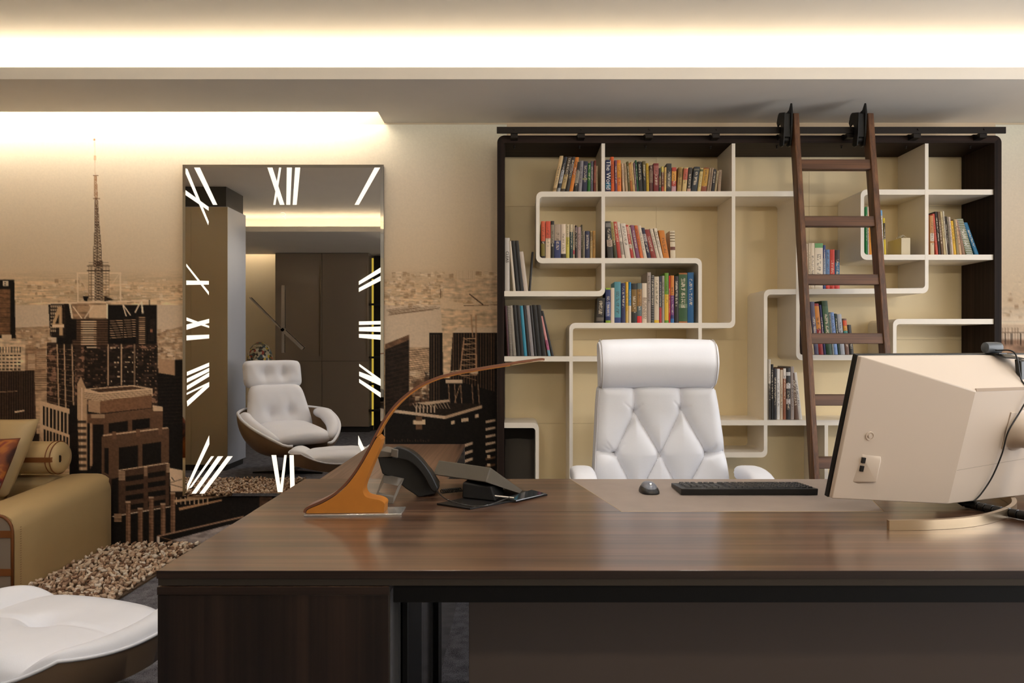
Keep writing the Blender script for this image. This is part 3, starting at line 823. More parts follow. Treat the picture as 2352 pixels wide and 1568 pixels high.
HW, HT = (4.0 / F * BF), (6.0 / F * BF)      # half thickness of uprights and of shelves
NB = 0
def path_board(pts, round_ends=(), R=.034):
    """board that winds along axis-aligned points (photo-plane px), rounded at the bends"""
    q = [(fx(a), fz(b)) for a, b in pts]
    out, inn = [], []
    n = len(q)
    for i, (x, z) in enumerate(q):
        if i == 0 or i == n - 1:
            j = 1 if i == 0 else n - 2
            d = (q[j][0] - x, q[j][1] - z) if i == 0 else (x - q[j][0], z - q[j][1])
            if abs(d[0]) > abs(d[1]):
                s = 1 if d[0] > 0 else -1
                out.append((x, z + HT * s)); inn.append((x, z - HT * s))
            else:
                s = 1 if d[1] > 0 else -1
                out.append((x - HW * s, z)); inn.append((x + HW * s, z))
            continue
        d0 = (q[i][0] - q[i - 1][0], q[i][1] - q[i - 1][1]); d1 = (q[i + 1][0] - q[i][0], q[i + 1][1] - q[i][1])
        h0 = abs(d0[0]) > abs(d0[1])
        # left-hand normal offsets
        def off(d):
            if abs(d[0]) > abs(d[1]): return (0, HT * (1 if d[0] > 0 else -1))
            return (-HW * (1 if d[1] > 0 else -1), 0)
        o0, o1 = off(d0), off(d1)
        L = (x + o0[0] + o1[0], z + o0[1] + o1[1]); Rr = (x - o0[0] - o1[0], z - o0[1] - o1[1])
        u0 = (d0[0] / math.hypot(*d0), d0[1] / math.hypot(*d0)); u1 = (d1[0] / math.hypot(*d1), d1[1] / math.hypot(*d1))
        cross = u0[0] * u1[1] - u0[1] * u1[0]       # >0: turns left, left side is the inner one
        rl, rr = (R * .55, R) if cross > 0 else (R, R * .55)
        for c, r, lst in ((L, rl, out), (Rr, rr, inn)):
            a = (c[0] - u0[0] * r, c[1] - u0[1] * r); b = (c[0] + u1[0] * r, c[1] + u1[1] * r)
            ctr = (a[0] + u1[0] * r, a[1] + u1[1] * r)
            for k in range(9):
                th = math.pi / 2 * k / 8
                lst.append((ctr[0] - u1[0] * r * math.cos(th) + u0[0] * r * math.sin(th), ctr[1] - u1[1] * r * math.cos(th) + u0[1] * r * math.sin(th)))
    global NB
    NB += 1                                      # boards meet in half-lap joints: fronts differ by a hair
    MB().ribbon(out, inn, BF + .008 + .0004 * NB, BB - .0125).build('shelf_board', m_white, bc, smooth='angle', angle=35)

LX, RX, TY, FY = 1158.2, 2284.3, 328.2, 800 + F * (H - .05) / BF
EPS = .0
path_board([(LX, 824), (1609, 824), (1609, 598), (1235.5, 598), (1235.5, 445), (1834, 444), (1834, 821), (2057, 821), (2057, 738), (RX, 738)])
path_board([(1386, TY), (1386, 674), (LX, 674)])
path_board([(1686, TY), (1686, 747), (1312, 747), (1312, FY)])
path_board([(LX, 977), (1234, 977), (1234, FY)])
path_board([(2131, TY), (2131, 667), (1760, 670), (1760, 1045), (1460, 1045), (1460, 965.2)])
path_board([(1456, 971), (RX, 971)])
path_board([(RX, 440), (1983, 440), (1983, 590), (RX, 590)])
path_board([(1900, 977), (1900, FY)])
# dark grey sheet across the back of the low left cubby
MB().box(fx(LX + .3), fx(1229.8), BB - .03, BB - .013, .052, fz(984)).build('cubby_back_sheet', mat('cubby_grey', (92, 86, 80), .6), bc)

# steel rail for the ladder with brackets and bolts
m_steel = mat('blackened_steel', (34, 29, 26), .45, metal=.6, spec=.4)
RY = 3.985
MB().box(PX(1141, RY), PX(2311, RY), RY, RY + .008, PZ(306, RY), PZ(291, RY)).build('ladder_rail', m_steel, bc, bevel=.001)
for c in (1181, 1335.5, 1492, 1646, 1803, 1956, 2109, 2261):
    br = MB()
    x = PX(c, RY); w = .022
    br.box(x - w / 1.1, x + w / 1.1, RY + .008, BF + .0, PZ(315, RY), PZ(304, RY))
    br.box(x - w / 1.1, x + w / 1.1, BF, BF + .05, bzt + (fz(311) - fz(328)), bzt + (fz(311) - fz(328)) + .006)
    o = br.build('rail_bracket', m_steel, bc)
    MB().lathe([(.0055, -.005), (.006, -.003), (.006, 0)], (x, RY, PZ(297, RY)), 12, 'Y').build('bolt', m_steel, bc, smooth='angle')
    MB().lathe([(.004, 0), (.004, .012), (.007, .012), (.007, .016)], (x, BF + .06, bzt - .0165), 10).build('bolt', m_steel, bc, smooth='angle')

# ---------------------------------------------------------------- ladder
m_oak = wood('ladder_oak', (52, 31, 18), (90, 57, 34), (128, 86, 54), 'Z', rough=.5, scale=1.4)
m_oak_x = wood('ladder_oak_rung', (50, 30, 18), (84, 53, 32), (118, 78, 49), 'X', rough=.5, scale=1.4)
ZT, YT, SL = 2.487, 3.915, .139        # top height, depth at the top, lean
def ly(z): return YT - (ZT - z) * SL
ld = empty('library_ladder', (1.73, ly(0), 0), 'dark oak library ladder leaning on the bookcase rail', 'ladder')
xs_l = (PX(1822.5, ly(ZT)), PX(1835.5, ly(ZT))); xs_r = (PX(1993, ly(ZT)), PX(2007, ly(ZT)))
DEP = .066
for a, b in (xs_l, xs_r):
    m_ = MB()
    m_.hexa([(a, ly(0), 0), (b, ly(0), 0), (b, ly(0) + DEP, 0), (a, ly(0) + DEP, 0)], [(a, ly(ZT), ZT), (b, ly(ZT), ZT), (b, ly(ZT) + DEP, ZT), (a, ly(ZT) + DEP, ZT)])
    m_.build('stile', m_oak, ld, bevel=.004)
zr = [PZ(376, ly(2.2)), PZ(507, ly(1.9)), PZ(641, ly(1.57)), PZ(777, ly(1.26)), PZ(919, ly(.95))]
zr += [zr[-1] - .318 * (k + 1) for k in range(2)]
for z in zr:
    hz = .028
    y = ly(z) + .008
    m_ = MB().hexa([(xs_l[1] - .01, y + hz * SL * -1, z - hz), (xs_r[0] + .01, y - hz * SL, z - hz), (xs_r[0] + .01, y + .05 - hz * SL, z - hz), (xs_l[1] - .01, y + .05 - hz * SL, z - hz)],
                   [(xs_l[1] - .01, y + hz * SL, z + hz), (xs_r[0] + .01, y + hz * SL, z + hz), (xs_r[0] + .01, y + .05 + hz * SL, z + hz), (xs_l[1] - .01, y + .05 + hz * SL, z + hz)])
    m_.build('rung', m_oak_x, ld, bevel=.003)
m_iron = mat('black_iron', (16, 15, 14), .5, metal=.3)
for a, b in (xs_l, xs_r):
    # hook plate on the outside of the stile: pointed top, curls over the rail
    prof = [(3.925, 2.39), (3.918, 2.50), (3.93, 2.555), (3.955, 2.525), (3.985, 2.52), (4.02, 2.505), (4.035, 2.475), (4.02, 2.45), (4.006, 2.455), (3.99, 2.46), (3.972, 2.44), (3.972, 2.395), (3.985, 2.37), (3.995, 2.34), (3.97, 2.325), (3.94, 2.325)]
    prof = [(u - .002, v - .01) for u, v in prof]
    hk = MB().prism(prof, lambda u, v, w: (w, u, v), a - .012, a - .001).build('hook_plate', m_iron, ld, bevel=.002)
    MB().prism(prof[:2] + prof[4:], lambda u, v, w: (w, u, v), a - .05, a - .042).build('hook_plate', m_iron, ld, bevel=.002)
    MB().lathe([(.012, -.04), (.03, -.038), (.03, -.022), (.02, -.018), (.02, -.006), (.03, -.002), (.03, .0), (.012, .0)], (a - .008, 4.0, 2.484), 20, 'X').build('roller_wheel', m_iron, hk, smooth='angle')
    MB().lathe([(.022, -.036), (.024, -.03), (.024, -.012), (.022, -.006)], (a - .006, 3.96, 2.352), 16, 'X').build('guide_roller', m_iron, hk, smooth='angle')
    MB().box(a - .045, a - .002, 3.93, 3.945, 2.36, 2.49).build('hook_spacer', m_iron, ld, bevel=.002)
for a, b in (xs_l, xs_r):
    MB().box(a - .003, b + .003, ly(0) - .004, ly(0) + DEP + .002, 0.0, .03).build('foot_cap', mat('rubber_black', (20, 20, 20), .8), ld, bevel=.002)
# ---------------------------------------------------------------- books
# each entry: x0, x1 (foot of the spine), dx (shift of the head, lean), y of the head, colour, name of the colour, extra bands [(from, to, colour)] measured from the foot
SPY = 4.085
m_pages = mat('book_pages', (226, 214, 190), .8, var=.06, var_scale=60, stretch=(1, 1, .02))
def bookmat(c, plain=False):
    """cloth or paper cover; the spine carries small blocks of fine print (too small to read)"""
    key = ('plain_%d_%d_%d' if plain else 'cover_%d_%d_%d') % c
    if key in MATS: return MATS[key]
    m = mat(key, c, .45, spec=.4)
    if plain: return m
    nt = m.node_tree; b = nt.nodes['Principled BSDF']
    at = nt.nodes.new('ShaderNodeAttribute'); at.attribute_name = 'spine'
    oi = nt.nodes.new('ShaderNodeObjectInfo')
    sp = nt.nodes.new('ShaderNodeSeparateXYZ'); nt.links.new(at.outputs['Vector'], sp.inputs[0])
    def M_(op, a, b_, c_=None):
        n = nt.nodes.new('ShaderNodeMath'); n.operation = op
        for k, v in enumerate((a, b_, c_)):
            if v is None: continue
            if isinstance(v, (int, float)): n.inputs[k].default_value = v
            else: nt.links.new(v, n.inputs[k])
        return n.outputs[0]
    um = M_('COMPARE', sp.outputs[0], .5, .24)
    vc = M_('MULTIPLY_ADD', oi.outputs['Random'], .25, .45)
    vm = M_('LESS_THAN', M_('ABSOLUTE', M_('SUBTRACT', sp.outputs[2], vc), 0), .27)
    fr_ = M_('GREATER_THAN', sp.outputs[1], .5)
    cb = nt.nodes.new('ShaderNodeCombineXYZ')
    nt.links.new(M_('MULTIPLY', sp.outputs[0], 3.0), cb.inputs[0]); nt.links.new(M_('MULTIPLY', sp.outputs[2], 42.0), cb.inputs[2]); nt.links.new(M_('MULTIPLY', oi.outputs['Random'], 90.0), cb.inputs[1])
    nz = nt.nodes.new('ShaderNodeTexNoise'); nz.inputs['Scale'].default_value = 1.0; nz.inputs['Detail'].default_value = 1
    nt.links.new(cb.outputs[0], nz.inputs['Vector'])
    tm = M_('GREATER_THAN', nz.outputs['Fac'], .5)
    fac = M_('MULTIPLY', M_('MULTIPLY', M_('MULTIPLY', um, vm), M_('MULTIPLY', tm, fr_)), .6)
    mx = nt.nodes.new('ShaderNodeMix'); mx.data_type = 'RGBA'
    lum = .3 * c[0] + .59 * c[1] + .11 * c[2]
    acc = (226, 210, 184) if lum < 110 else (70, 56, 48)
    mx.inputs['A'].default_value = lin(c); mx.inputs['B'].default_value = lin(acc)
    nt.links.new(fac, mx.inputs['Factor']); nt.links.new(mx.outputs['Result'], b.inputs['Base Color'])
    return m

def mark_spine(o, a, b, z0, z1, sk, Y):
    """stores where each vertex lies on the (leaning) spine: across, on the front, up"""
    me = o.data; w = wloc(o)
    at = me.attributes.new('spine', 'FLOAT_VECTOR', 'POINT')
    vals = []
    for v in me.vertices:
        p = v.co + w
        vals += [(p.x - (p.z - z0) * sk - a) / (b - a), 1.0 if p.y < Y + .0025 else 0.0, (p.z - z0) / (z1 - z0)]
    at.data.foreach_set('vector', vals)

def ordinal(n):
    return ['first', 'second', 'third', 'fourth', 'fifth', 'sixth', 'seventh', 'eighth', 'ninth', 'tenth', 'eleventh', 'twelfth', 'thirteenth', 'fourteenth', 'fifteenth', 'sixteenth', 'seventeenth', 'eighteenth', 'nineteenth', 'twentieth'][n] if n < 20 else \
        ['twenty-first', 'twenty-second', 'twenty-third', 'twenty-fourth', 'twenty-fifth', 'twenty-sixth', 'twenty-seventh', 'twenty-eighth', 'twenty-ninth', 'thirtieth', 'thirty-first', 'thirty-second', 'thirty-third'][n - 20]

def book(x0, x1, dx, ytop, base_z, col, cname, bands, label, group, idx, Y=SPY, depth=None, spiral=False):
    a, b = PX(x0, Y) + .0003, PX(x1, Y) - .0003
    if b - a < .004: b = a + .004
    z0 = base_z + .0004
    z1 = PZ(ytop, Y)
    d = dx * Y / F
    Hh = z1 - z0
    sk = d / Hh
    depth = depth or min(.22, max(.11, Hh * .68))
    depth = min(depth, BB - .016 - Y)
    t = min(.0022, (b - a) * .2)
    w = b - a
    root = empty('book', ((a + b) / 2, Y, z0), label, 'book', group)
    # sheared box: spine shell and two cover boards, pages recessed inside
    def sh(x, y, z): return (x + (z - z0) * sk, y, z)
    mb_ = MB()
    def sbox(m, xa, xb, ya, yb, za, zb):
        m.hexa([sh(xa, ya, za), sh(xb, ya, za), sh(xb, yb, za), sh(xa, yb, za)], [sh(xa, ya, zb), sh(xb, ya, zb), sh(xb, yb, zb), sh(xa, yb, zb)])
    n = 5
    pts = []
    for k in range(n + 1):                       # slightly rounded spine
        u = k / n
        bulge = .0025 * (1 - (2 * u - 1) ** 2)
        pts.append((a + w * u, Y - bulge))
    for k in range(n):
        (xa, ya), (xb, yb) = pts[k], pts[k + 1]
        mb_.hexa([sh(xa, ya, z0), sh(xb, yb, z0), sh(xb, Y + t, z0), sh(xa, Y + t, z0)], [sh(xa, ya, z1), sh(xb, yb, z1), sh(xb, Y + t, z1), sh(xa, Y + t, z1)])
    sbox(mb_, a, a + t, Y + t, Y + depth, z0, z1)
    sbox(mb_, b - t, b, Y + t, Y + depth, z0, z1)
    cvr = mb_.build('cover', bookmat(col, 'binders' in group or 'folders' in group or 'blank' in cname or 'lettered' in cname or 'striped' in cname), root)
    mark_spine(cvr, a, b, z0, z1, sk, Y)
    pg = MB()
    sbox(pg, a + t, b - t, Y + t, Y + depth - .003, z0 + .002, z1 - .003)
    pg.build('pages', m_pages, root)
    for (f0, f1, bcx) in bands:
        bd = MB()
        e = .0006
        for k in range(n):
            (xa, ya), (xb, yb) = pts[k], pts[k + 1]
            za, zb = z0 + Hh * f0, z0 + Hh * f1
            bd.hexa([sh(xa, ya - e, za), sh(xb, yb - e, za), sh(xb, yb - .0001, za), sh(xa, ya - .0001, za)], [sh(xa, ya - e, zb), sh(xb, yb - e, zb), sh(xb, yb - .0001, zb), sh(xa, ya - .0001, zb)])
        mark_spine(bd.build('spine_band', bookmat(bcx, 'lettered' in cname or 'striped' in cname), cvr), a, b, z0, z1, sk, Y)
    if spiral:
        sp = MB()
        ns = int(Hh / .0095)
        for k in range(ns):
            z = z0 + Hh * (k + .5) / ns
            c = sh((a + b) / 2, Y - .003, z)
            r = w * .46
            sp.add([(c[0] - r, c[1], c[2] - .0018), (c[0] + r, c[1], c[2] - .0006), (c[0] + r, c[1], c[2] + .0018), (c[0] - r, c[1], c[2] + .0006),
                    (c[0] - r, c[1] + .002, c[2] - .0018), (c[0] + r, c[1] + .002, c[2] - .0006), (c[0] + r, c[1] + .002, c[2] + .0018), (c[0] - r, c[1] + .002, c[2] + .0006)],
                   [(0, 1, 2, 3), (7, 6, 5, 4), (0, 4, 5, 1), (3, 2, 6, 7), (1, 5, 6, 2), (0, 3, 7, 4)])
        sp.build('spiral_binding', mat('wire_steel', (150, 146, 140), .35, metal=.8), root)
    return root, (a, b, z0, z1, sk, Y)

CR, WT, BK, NV, GY = (206, 186, 152), (232, 224, 210), (26, 23, 22), (30, 38, 66), (150, 144, 140)
ROWS = [
 ('in the top left row', 'books on the top shelf, left row', 439.3, [
  (1268.6, 1277.2, 17, 358, (206, 176, 128), 'cream', [(.05, .12, (150, 120, 80))]), (1278.5, 1286, 17, 360, (32, 38, 50), 'dark blue', [(.25, .62, (170, 170, 172)), (0, .12, (150, 150, 150))]),
  (1287, 1297, 17, 360, (60, 48, 36), 'brown and yellow', [(.1, .5, (176, 150, 100))]), (1298, 1306.5, 15.5, 360, (52, 46, 42), 'charcoal', [(.6, .8, (130, 120, 112))]), (1307, 1315.5, 14.5, 361, (206, 122, 36), 'orange', [(.5, .7, (160, 84, 24))]),
  (1317, 1326, 8, 372, (34, 30, 28), 'black and white', [(.3, .7, (150, 140, 124))]), (1328, 1336, 4.5, 369, (138, 132, 136), 'light grey', []), (1337, 1348, 2.5, 370.5, (40, 42, 66), 'navy', [(.4, .46, (140, 140, 100))]),
  (1349, 1355.8, 1.6, 375, (34, 104, 34), 'green', []), (1356, 1362, 1, 370, (92, 86, 100), 'grey violet', []), (1363, 1367.8, 1.6, 368.6, (112, 44, 36), 'dark red', [(.3, .85, (160, 92, 76))]), (1368.6, 1373, 0, 381, (186, 160, 130), 'cream pamphlet-thin', [])]),
 ('in the top middle row', 'books on the top shelf, middle row', 439.3, [
  (1391, 1403, 0, 367, (30, 40, 78), 'navy blue lettered', [(.12, .3, (22, 104, 136)), (0, .1, (60, 52, 76))]), (1404, 1411.4, -1.6, 360, (214, 92, 34), 'tall orange', [(.38, .9, (196, 84, 30))]), (1412, 1417.8, -.6, 368, (108, 66, 88), 'purple', []),
  (1418.2, 1427.4, -1.6, 367.5, (222, 116, 40), 'broad orange', [(.45, .9, (216, 142, 36))]), (1430, 1435.2, -3.2, 375.5, (210, 180, 150), 'pale pink', []), (1436.5, 1442.8, -4.4, 375.5, (176, 150, 116), 'beige', []), (1443, 1447.8, -4, 371, (92, 82, 42), 'olive', []),
  (1448, 1453.8, -5, 375, (172, 104, 44), 'tan brown', [(.4, .95, (196, 150, 88))]), (1454, 1459, -6, 372, (214, 178, 118), 'cream', []), (1459.2, 1463.2, -5, 374, (122, 100, 110), 'lavender', []), (1463.5, 1467, -5, 368, (44, 96, 66), 'green', []),
  (1467.2, 1476.6, -3.4, 371, (34, 32, 30), 'black', []), (1477, 1484.6, -1.8, 370, (38, 37, 32), 'black and olive', [(.62, 1, (106, 94, 56))]), (1485, 1491, -1.6, 375, (190, 154, 38), 'yellow', []), (1491.3, 1499.4, 0, 380, (84, 46, 38), 'maroon brown', [(.35, .8, (140, 112, 92))]),
  (1501, 1513, 0, 375, (116, 34, 34), 'broad dark red', [(.62, .92, (160, 92, 84))]), (1513.6, 1518.4, 0, 386, (72, 74, 60), 'dark green', [(.3, .6, (150, 124, 92))]), (1519, 1524.6, 0, 382.5, (104, 58, 40), 'brown', [(.78, 1, (206, 186, 96)), (0, .22, (176, 74, 52))]),
  (1525, 1530, .8, 384, (212, 172, 104), 'pale gold', []), (1530.4, 1541.7, .8, 375.5, (50, 48, 46), 'black and silver', [(.15, .65, (86, 80, 72))]), (1542.2, 1552.4, 1.2, 384.5, (178, 62, 48), 'red and yellow', [(.45, .85, (226, 160, 70)), (0, .25, (196, 150, 156))]),
  (1555, 1564.6, 3.4, 384, (172, 140, 76), 'tan', [(.6, .95, (140, 108, 52))]), (1566, 1576, 5, 384.5, (206, 178, 120), 'cream and red', [(.5, .95, (190, 96, 74))]), (1577.4, 1586, 4.4, 385, (60, 52, 44), 'dark brown', [(0, .15, (190, 150, 126))]),
  (1586.7, 1600, 8, 383, (40, 46, 52), 'broad slate blue', [(.86, .92, (110, 104, 84))]), (1601.6, 1609, 6.8, 386, (206, 184, 122), 'pale yellow', [(.86, .95, (90, 90, 52))]), (1609.6, 1622, 6.8, 385, (134, 66, 36), 'red and gold', [(.25, .95, (192, 144, 52))]),
  (1622.7, 1627.8, 7, 386, (150, 128, 104), 'grey beige', []), (1628.2, 1632.4, 7, 385.5, (166, 142, 118), 'pale grey', []), (1632.8, 1639.8, 6, 389, (40, 34, 36), 'black', []), (1640.2, 1645.4, 6, 392, (170, 150, 114), 'beige', []), (1648, 1655, 3, 390, (158, 132, 106), 'pinkish beige', [])]),
 ('in the upper left cubby', 'books in the upper left cubby', 591.8, [
  (1243, 1252, 0, 508, (44, 32, 28), 'red-topped black', [(.46, 1, (204, 92, 58)), (.06, .4, (120, 106, 44))]), (1253, 1264.6, 0, 508, (222, 200, 172), 'white with a red top', [(.54, 1, (208, 82, 56))]), (1265, 1273, 0, 507.4, (40, 36, 30), 'black', [(.4, .9, (140, 128, 108))]),
  (1273.4, 1288, 0, 515, (48, 58, 104), 'broad blue photo-spined', [(.52, 1, (176, 156, 136))]), (1288.6, 1299.6, 0, 514.4, (226, 206, 182), 'white', [(0, .13, (48, 36, 32))]), (1300, 1308, 0, 515, (198, 186, 84), 'yellow', [(.62, 1, (206, 190, 152))]), (1308.7, 1315.6, 0, 515.4, (32, 60, 58), 'dark teal', [(.78, 1, (214, 196, 160))]),
  (1316, 1319.8, 0, 516, (206, 184, 150), 'thin cream', [(.12, .24, (190, 76, 84))]), (1320.2, 1325.8, 0, 518, (50, 36, 30), 'dark brown', [(.8, .95, (120, 100, 100))]), (1326.2, 1334.2, 0, 521, (176, 150, 142), 'dusty pink', []), (1334.6, 1338, 0, 516, (70, 66, 46), 'thin black', []),
  (1338.4, 1343.2, 0, 530, (150, 136, 112), 'grey beige', []), (1344, 1354.4, 0, 530.5, (42, 44, 72), 'navy', []), (1355.2, 1361, 0, 530, (188, 158, 106), 'tan', [(.65, .95, (120, 96, 58))]), (1361.4, 1367.6, 0, 530, (176, 130, 62), 'ochre', [])]),
 ('leaning in the upper middle cubby', 'books in the upper middle cubby', 591.8, [
  (1396, 1409, -5.5, 508, (52, 48, 46), 'broad charcoal', [(.32, .5, (168, 146, 128)), (.84, .95, (120, 116, 112))]), (1411, 1418.6, -9.5, 510, (70, 68, 42), 'olive and black', [(.5, 1, (160, 146, 88))]), (1419, 1427.6, -10.5, 509, (178, 62, 50), 'red', []), (1428.2, 1435.6, -12.5, 509.5, (222, 208, 188), 'white', [(.1, .45, (170, 156, 140))]),
  (1437, 1449, -12.4, 513, (224, 210, 194), 'broad white', []), (1449.6, 1456, -13, 516.4, (188, 70, 58), 'red and white', [(.3, .42, (216, 200, 180)), (.72, .95, (220, 160, 140))]), (1456.4, 1460.6, -13, 521, (196, 184, 156), 'thin pale', []), (1461.4, 1470, -14, 517, (128, 78, 108), 'purple', []), (1470.4, 1478, -13.8, 517.6, (208, 106, 52), 'orange', []),
  (1478.6, 1486.6, -14.6, 518, (220, 204, 182), 'off-white', []), (1487, 1495.4, -15, 523, (46, 44, 66), 'navy', [(.55, .8, (170, 160, 160))]), (1496.2, 1507.6, -16.4, 527, (140, 52, 46), 'dark red', []), (1508.2, 1515.8, -16.6, 525, (218, 202, 180), 'cream white', []), (1516.4, 1523.6, -15.4, 524, (222, 208, 188), 'white journal-like', []),
  (1524.2, 1537.4, -12, 529, (206, 124, 40), 'amber', []), (1540, 1551.6, -2, 530, (220, 204, 176), 'white striped', [(.3, .42, (110, 60, 48)), (.6, .64, (130, 110, 80)), (.7, .74, (130, 110, 80)), (.8, .84, (130, 110, 80)), (.9, .94, (130, 110, 80))])]),
 ('in the centre cubby', 'books in the centre cubby', 741.0, [
  (1369, 1386.6, 3, 684, (42, 37, 32), 'black', [(.08, .22, (92, 84, 76))]), (1390.8, 1402.4, 0, 661, (34, 44, 92), 'navy with lime ends', [(0, .07, (140, 168, 40)), (.95, 1, (140, 168, 40)), (.18, .6, (84, 96, 140))]), (1402.8, 1411.2, 0, 661, (226, 206, 182), 'blank white', []), (1411.6, 1426, 0, 647, (84, 146, 156), 'teal', [(0, .13, (48, 66, 118))]),
  (1427, 1436.4, 0, 650, (46, 50, 88), 'navy and black', []), (1437, 1443.3, 0, 647, (220, 172, 44), 'thin yellow', [(0, .3, (206, 170, 90))]), (1443.7, 1449.6, 0, 648, (24, 120, 178), 'blue and white', [(0, .42, (226, 210, 186))]), (1450.2, 1462.8, 0, 651, (34, 34, 30), 'black and gold', [(.28, .85, (128, 96, 40))]),
  (1463.4, 1474, 0, 650, (88, 104, 104), 'grey with a red foot', [(0, .17, (214, 44, 48)), (.42, .85, (164, 120, 62))]), (1474.6, 1485.6, 0, 650, (222, 204, 180), 'white upright-lettered', []), (1486.2, 1495, 0, 625.5, (166, 150, 138), 'tall grey', []), (1495.5, 1502.4, 0, 631.6, (34, 32, 32), 'black spiral-bound', []),
  (1502.8, 1513.8, 0, 635, (214, 198, 172), 'tall white', [(0, .06, (220, 180, 50))]), (1514.2, 1519.6, 0, 634, (46, 48, 62), 'navy and red', [(0, .33, (178, 56, 56))]), (1520.2, 1526, 0, 633, (160, 152, 138), 'thin grey', []), (1526.4, 1535.6, 0, 626.6, (104, 150, 38), 'green and yellow', [(.05, .57, (220, 178, 52))]), (1536, 1539.6, 0, 633, (202, 52, 46), 'thin red', []),
  (1540, 1548.2, 0, 632.7, (104, 40, 110), 'orange and purple', [(.58, 1, (214, 128, 48)), (0, .09, (40, 100, 160)), (.09, .16, (44, 42, 96))]), (1549, 1558.4, 0, 634, (40, 30, 28), 'black', []), (1559, 1578.8, 0, 626.6, (44, 82, 42), 'broad dark green', [(0, .03, (160, 96, 40)), (.97, 1, (160, 96, 40)), (.3, .38, (96, 120, 88))]), (1579.4, 1593.6, 0, 625.5, (14, 88, 138), 'broad blue', [])]),
 ('on the shelf at the dark left upright', 'folders on the left shelf', 667.6, [
  (1159.4, 1170.6, 0, 546, (206, 198, 190), 'white lettered', []), (1178.5, 1184.6, -10.5, 553.5, (214, 200, 180), 'thin white', []), (1185.2, 1193.8, -11.5, 552.6, (28, 26, 24), 'black', []), (1194.2, 1202.6, -11.5, 552.6, (34, 31, 29), 'charcoal black', []), (1203.4, 1213, -11, 577.5, (206, 192, 178), 'short white', []), (1214, 1219, 7, 578.5, (44, 40, 37), 'thin dark grey right-leaning', [])]),
 ('on the shelf below the white lettered folder', 'binders on the lower left shelf', 817.6, [
  (1165, 1170.4, -6, 702, (76, 44, 48), 'maroon', []), (1171, 1177.8, -6.6, 702, (116, 106, 96), 'grey spiral-bound', []), (1178.6, 1186, -9, 701, (150, 140, 126), 'light grey spiral-bound', []), (1187, 1195, -9.6, 700.5, (28, 26, 24), 'black', []), (1195.4, 1203.4, -9.8, 700.5, (34, 31, 30), 'plain black', []),
  (1204, 1211, -10, 702, (52, 140, 168), 'light blue', []), (1211.4, 1218.6, -11, 700.5, (28, 26, 25), 'thin black', []), (1219.2, 1227, -11, 701, (146, 140, 144), 'silver spiral-bound', []), (1227.6, 1232.8, -11, 701, (52, 48, 46), 'dark grey', []), (1233.4, 1243.4, -11.4, 700, (26, 24, 23), 'broad black', []), (1243.8, 1254, -11.8, 700, (30, 27, 26), 'wide black', []),
  (1258.6, 1265, -17, 725.5, (214, 150, 148), 'pink', [(0, .15, (110, 160, 180)), (.15, .4, (176, 96, 130))]), (1265.6, 1272, -24, 713.5, (30, 27, 26), 'steeply leaning black', [])]),
 ('in the cubby at the right upright', 'books at the right upright', 583.8, [
  (2137, 2146, -1.4, 495, (186, 130, 76), 'tan patterned', [(0, .3, (206, 186, 150)), (.35, .55, (206, 190, 170))]), (2149.5, 2155, -8.6, 491, (200, 84, 66), 'red', []), (2155.6, 2161.4, -9, 486, (42, 30, 26), 'black', []), (2162, 2167.6, -9, 486, (112, 84, 60), 'brown', []), (2168, 2172.6, -9, 486, (212, 190, 144), 'thin cream', []), (2173.4, 2177.2, -9, 485, (214, 204, 182), 'thin white', []),
  (2177.6, 2181.4, -8.6, 497, (58, 46, 42), 'dark brown', []), (2181.8, 2185.6, -8, 497.5, (140, 130, 112), 'grey', []), (2186, 2190.6, -8, 498, (212, 192, 176), 'pale pink', []), (2191, 2196.8, -8, 507, (226, 178, 50), 'yellow', []), (2197.4, 2203.2, -8, 503, (148, 130, 92), 'olive beige', []), (2203.6, 2209.4, -11, 503.5, (206, 168, 128), 'peach', []), (2210, 2218, -16, 503.5, (140, 106, 80), 'light brown', []),
  (2219, 2235.4, -24, 502, (98, 104, 56), 'green spiral-bound', []), (2239.4, 2248.4, -26.6, 511, (18, 100, 138), 'steeply leaning blue', [])]),
 ('in the cubby behind the ladder', 'books in the cubby behind the ladder', 584.4, [
  (1988.6, 1992.6, -1, 475, (42, 130, 74), 'thin green', []), (1993, 1996.4, -1.4, 475, (226, 210, 196), 'thin white', []), (1997, 2007.6, -2, 481, (230, 152, 52), 'orange', []), (2008.4, 2016, -2, 484, (196, 170, 140), 'beige half-hidden', []), (2016.6, 2025.4, -2.4, 480, (90, 80, 110), 'violet half-hidden', []), (2026, 2030.6, -4.6, 483, (226, 222, 216), 'white with a blue top', [(.88, 1, (110, 170, 220))]), (2031, 2035.4, -3, 500.5, (226, 200, 60), 'yellow and black', [(.42, .86, (60, 50, 40))])]),
 ('on the shelf seen through the ladder', 'books seen through the ladder', 662.6, [
  (1849, 1856.4, 0, 560, (196, 176, 150), 'beige', []), (1857, 1861.6, 0, 558, (222, 206, 180), 'cream', []), (1862, 1870.8, 0, 558, (230, 214, 190), 'off-white', []), (1871.6, 1890, 0, 558.6, (234, 220, 198), 'broad white green-topped', [(.9, 1, (110, 170, 110))]), (1890.6, 1896.4, 0, 563, (66, 84, 140), 'blue', [(.2, .7, (170, 176, 190))]), (1896.8, 1905.8, 0, 573, (104, 136, 180), 'light blue', [(0, .2, (214, 70, 60))]), (1906.2, 1917, 0, 573, (204, 62, 44), 'red', []), (1917.4, 1928.6, 0, 574, (28, 92, 130), 'blue and black', [(.68, 1, (50, 38, 36)), (0, .2, (214, 70, 60))])]),
 ('on the shelf left of the monitor top', 'books beside the monitor top', 814.6, [
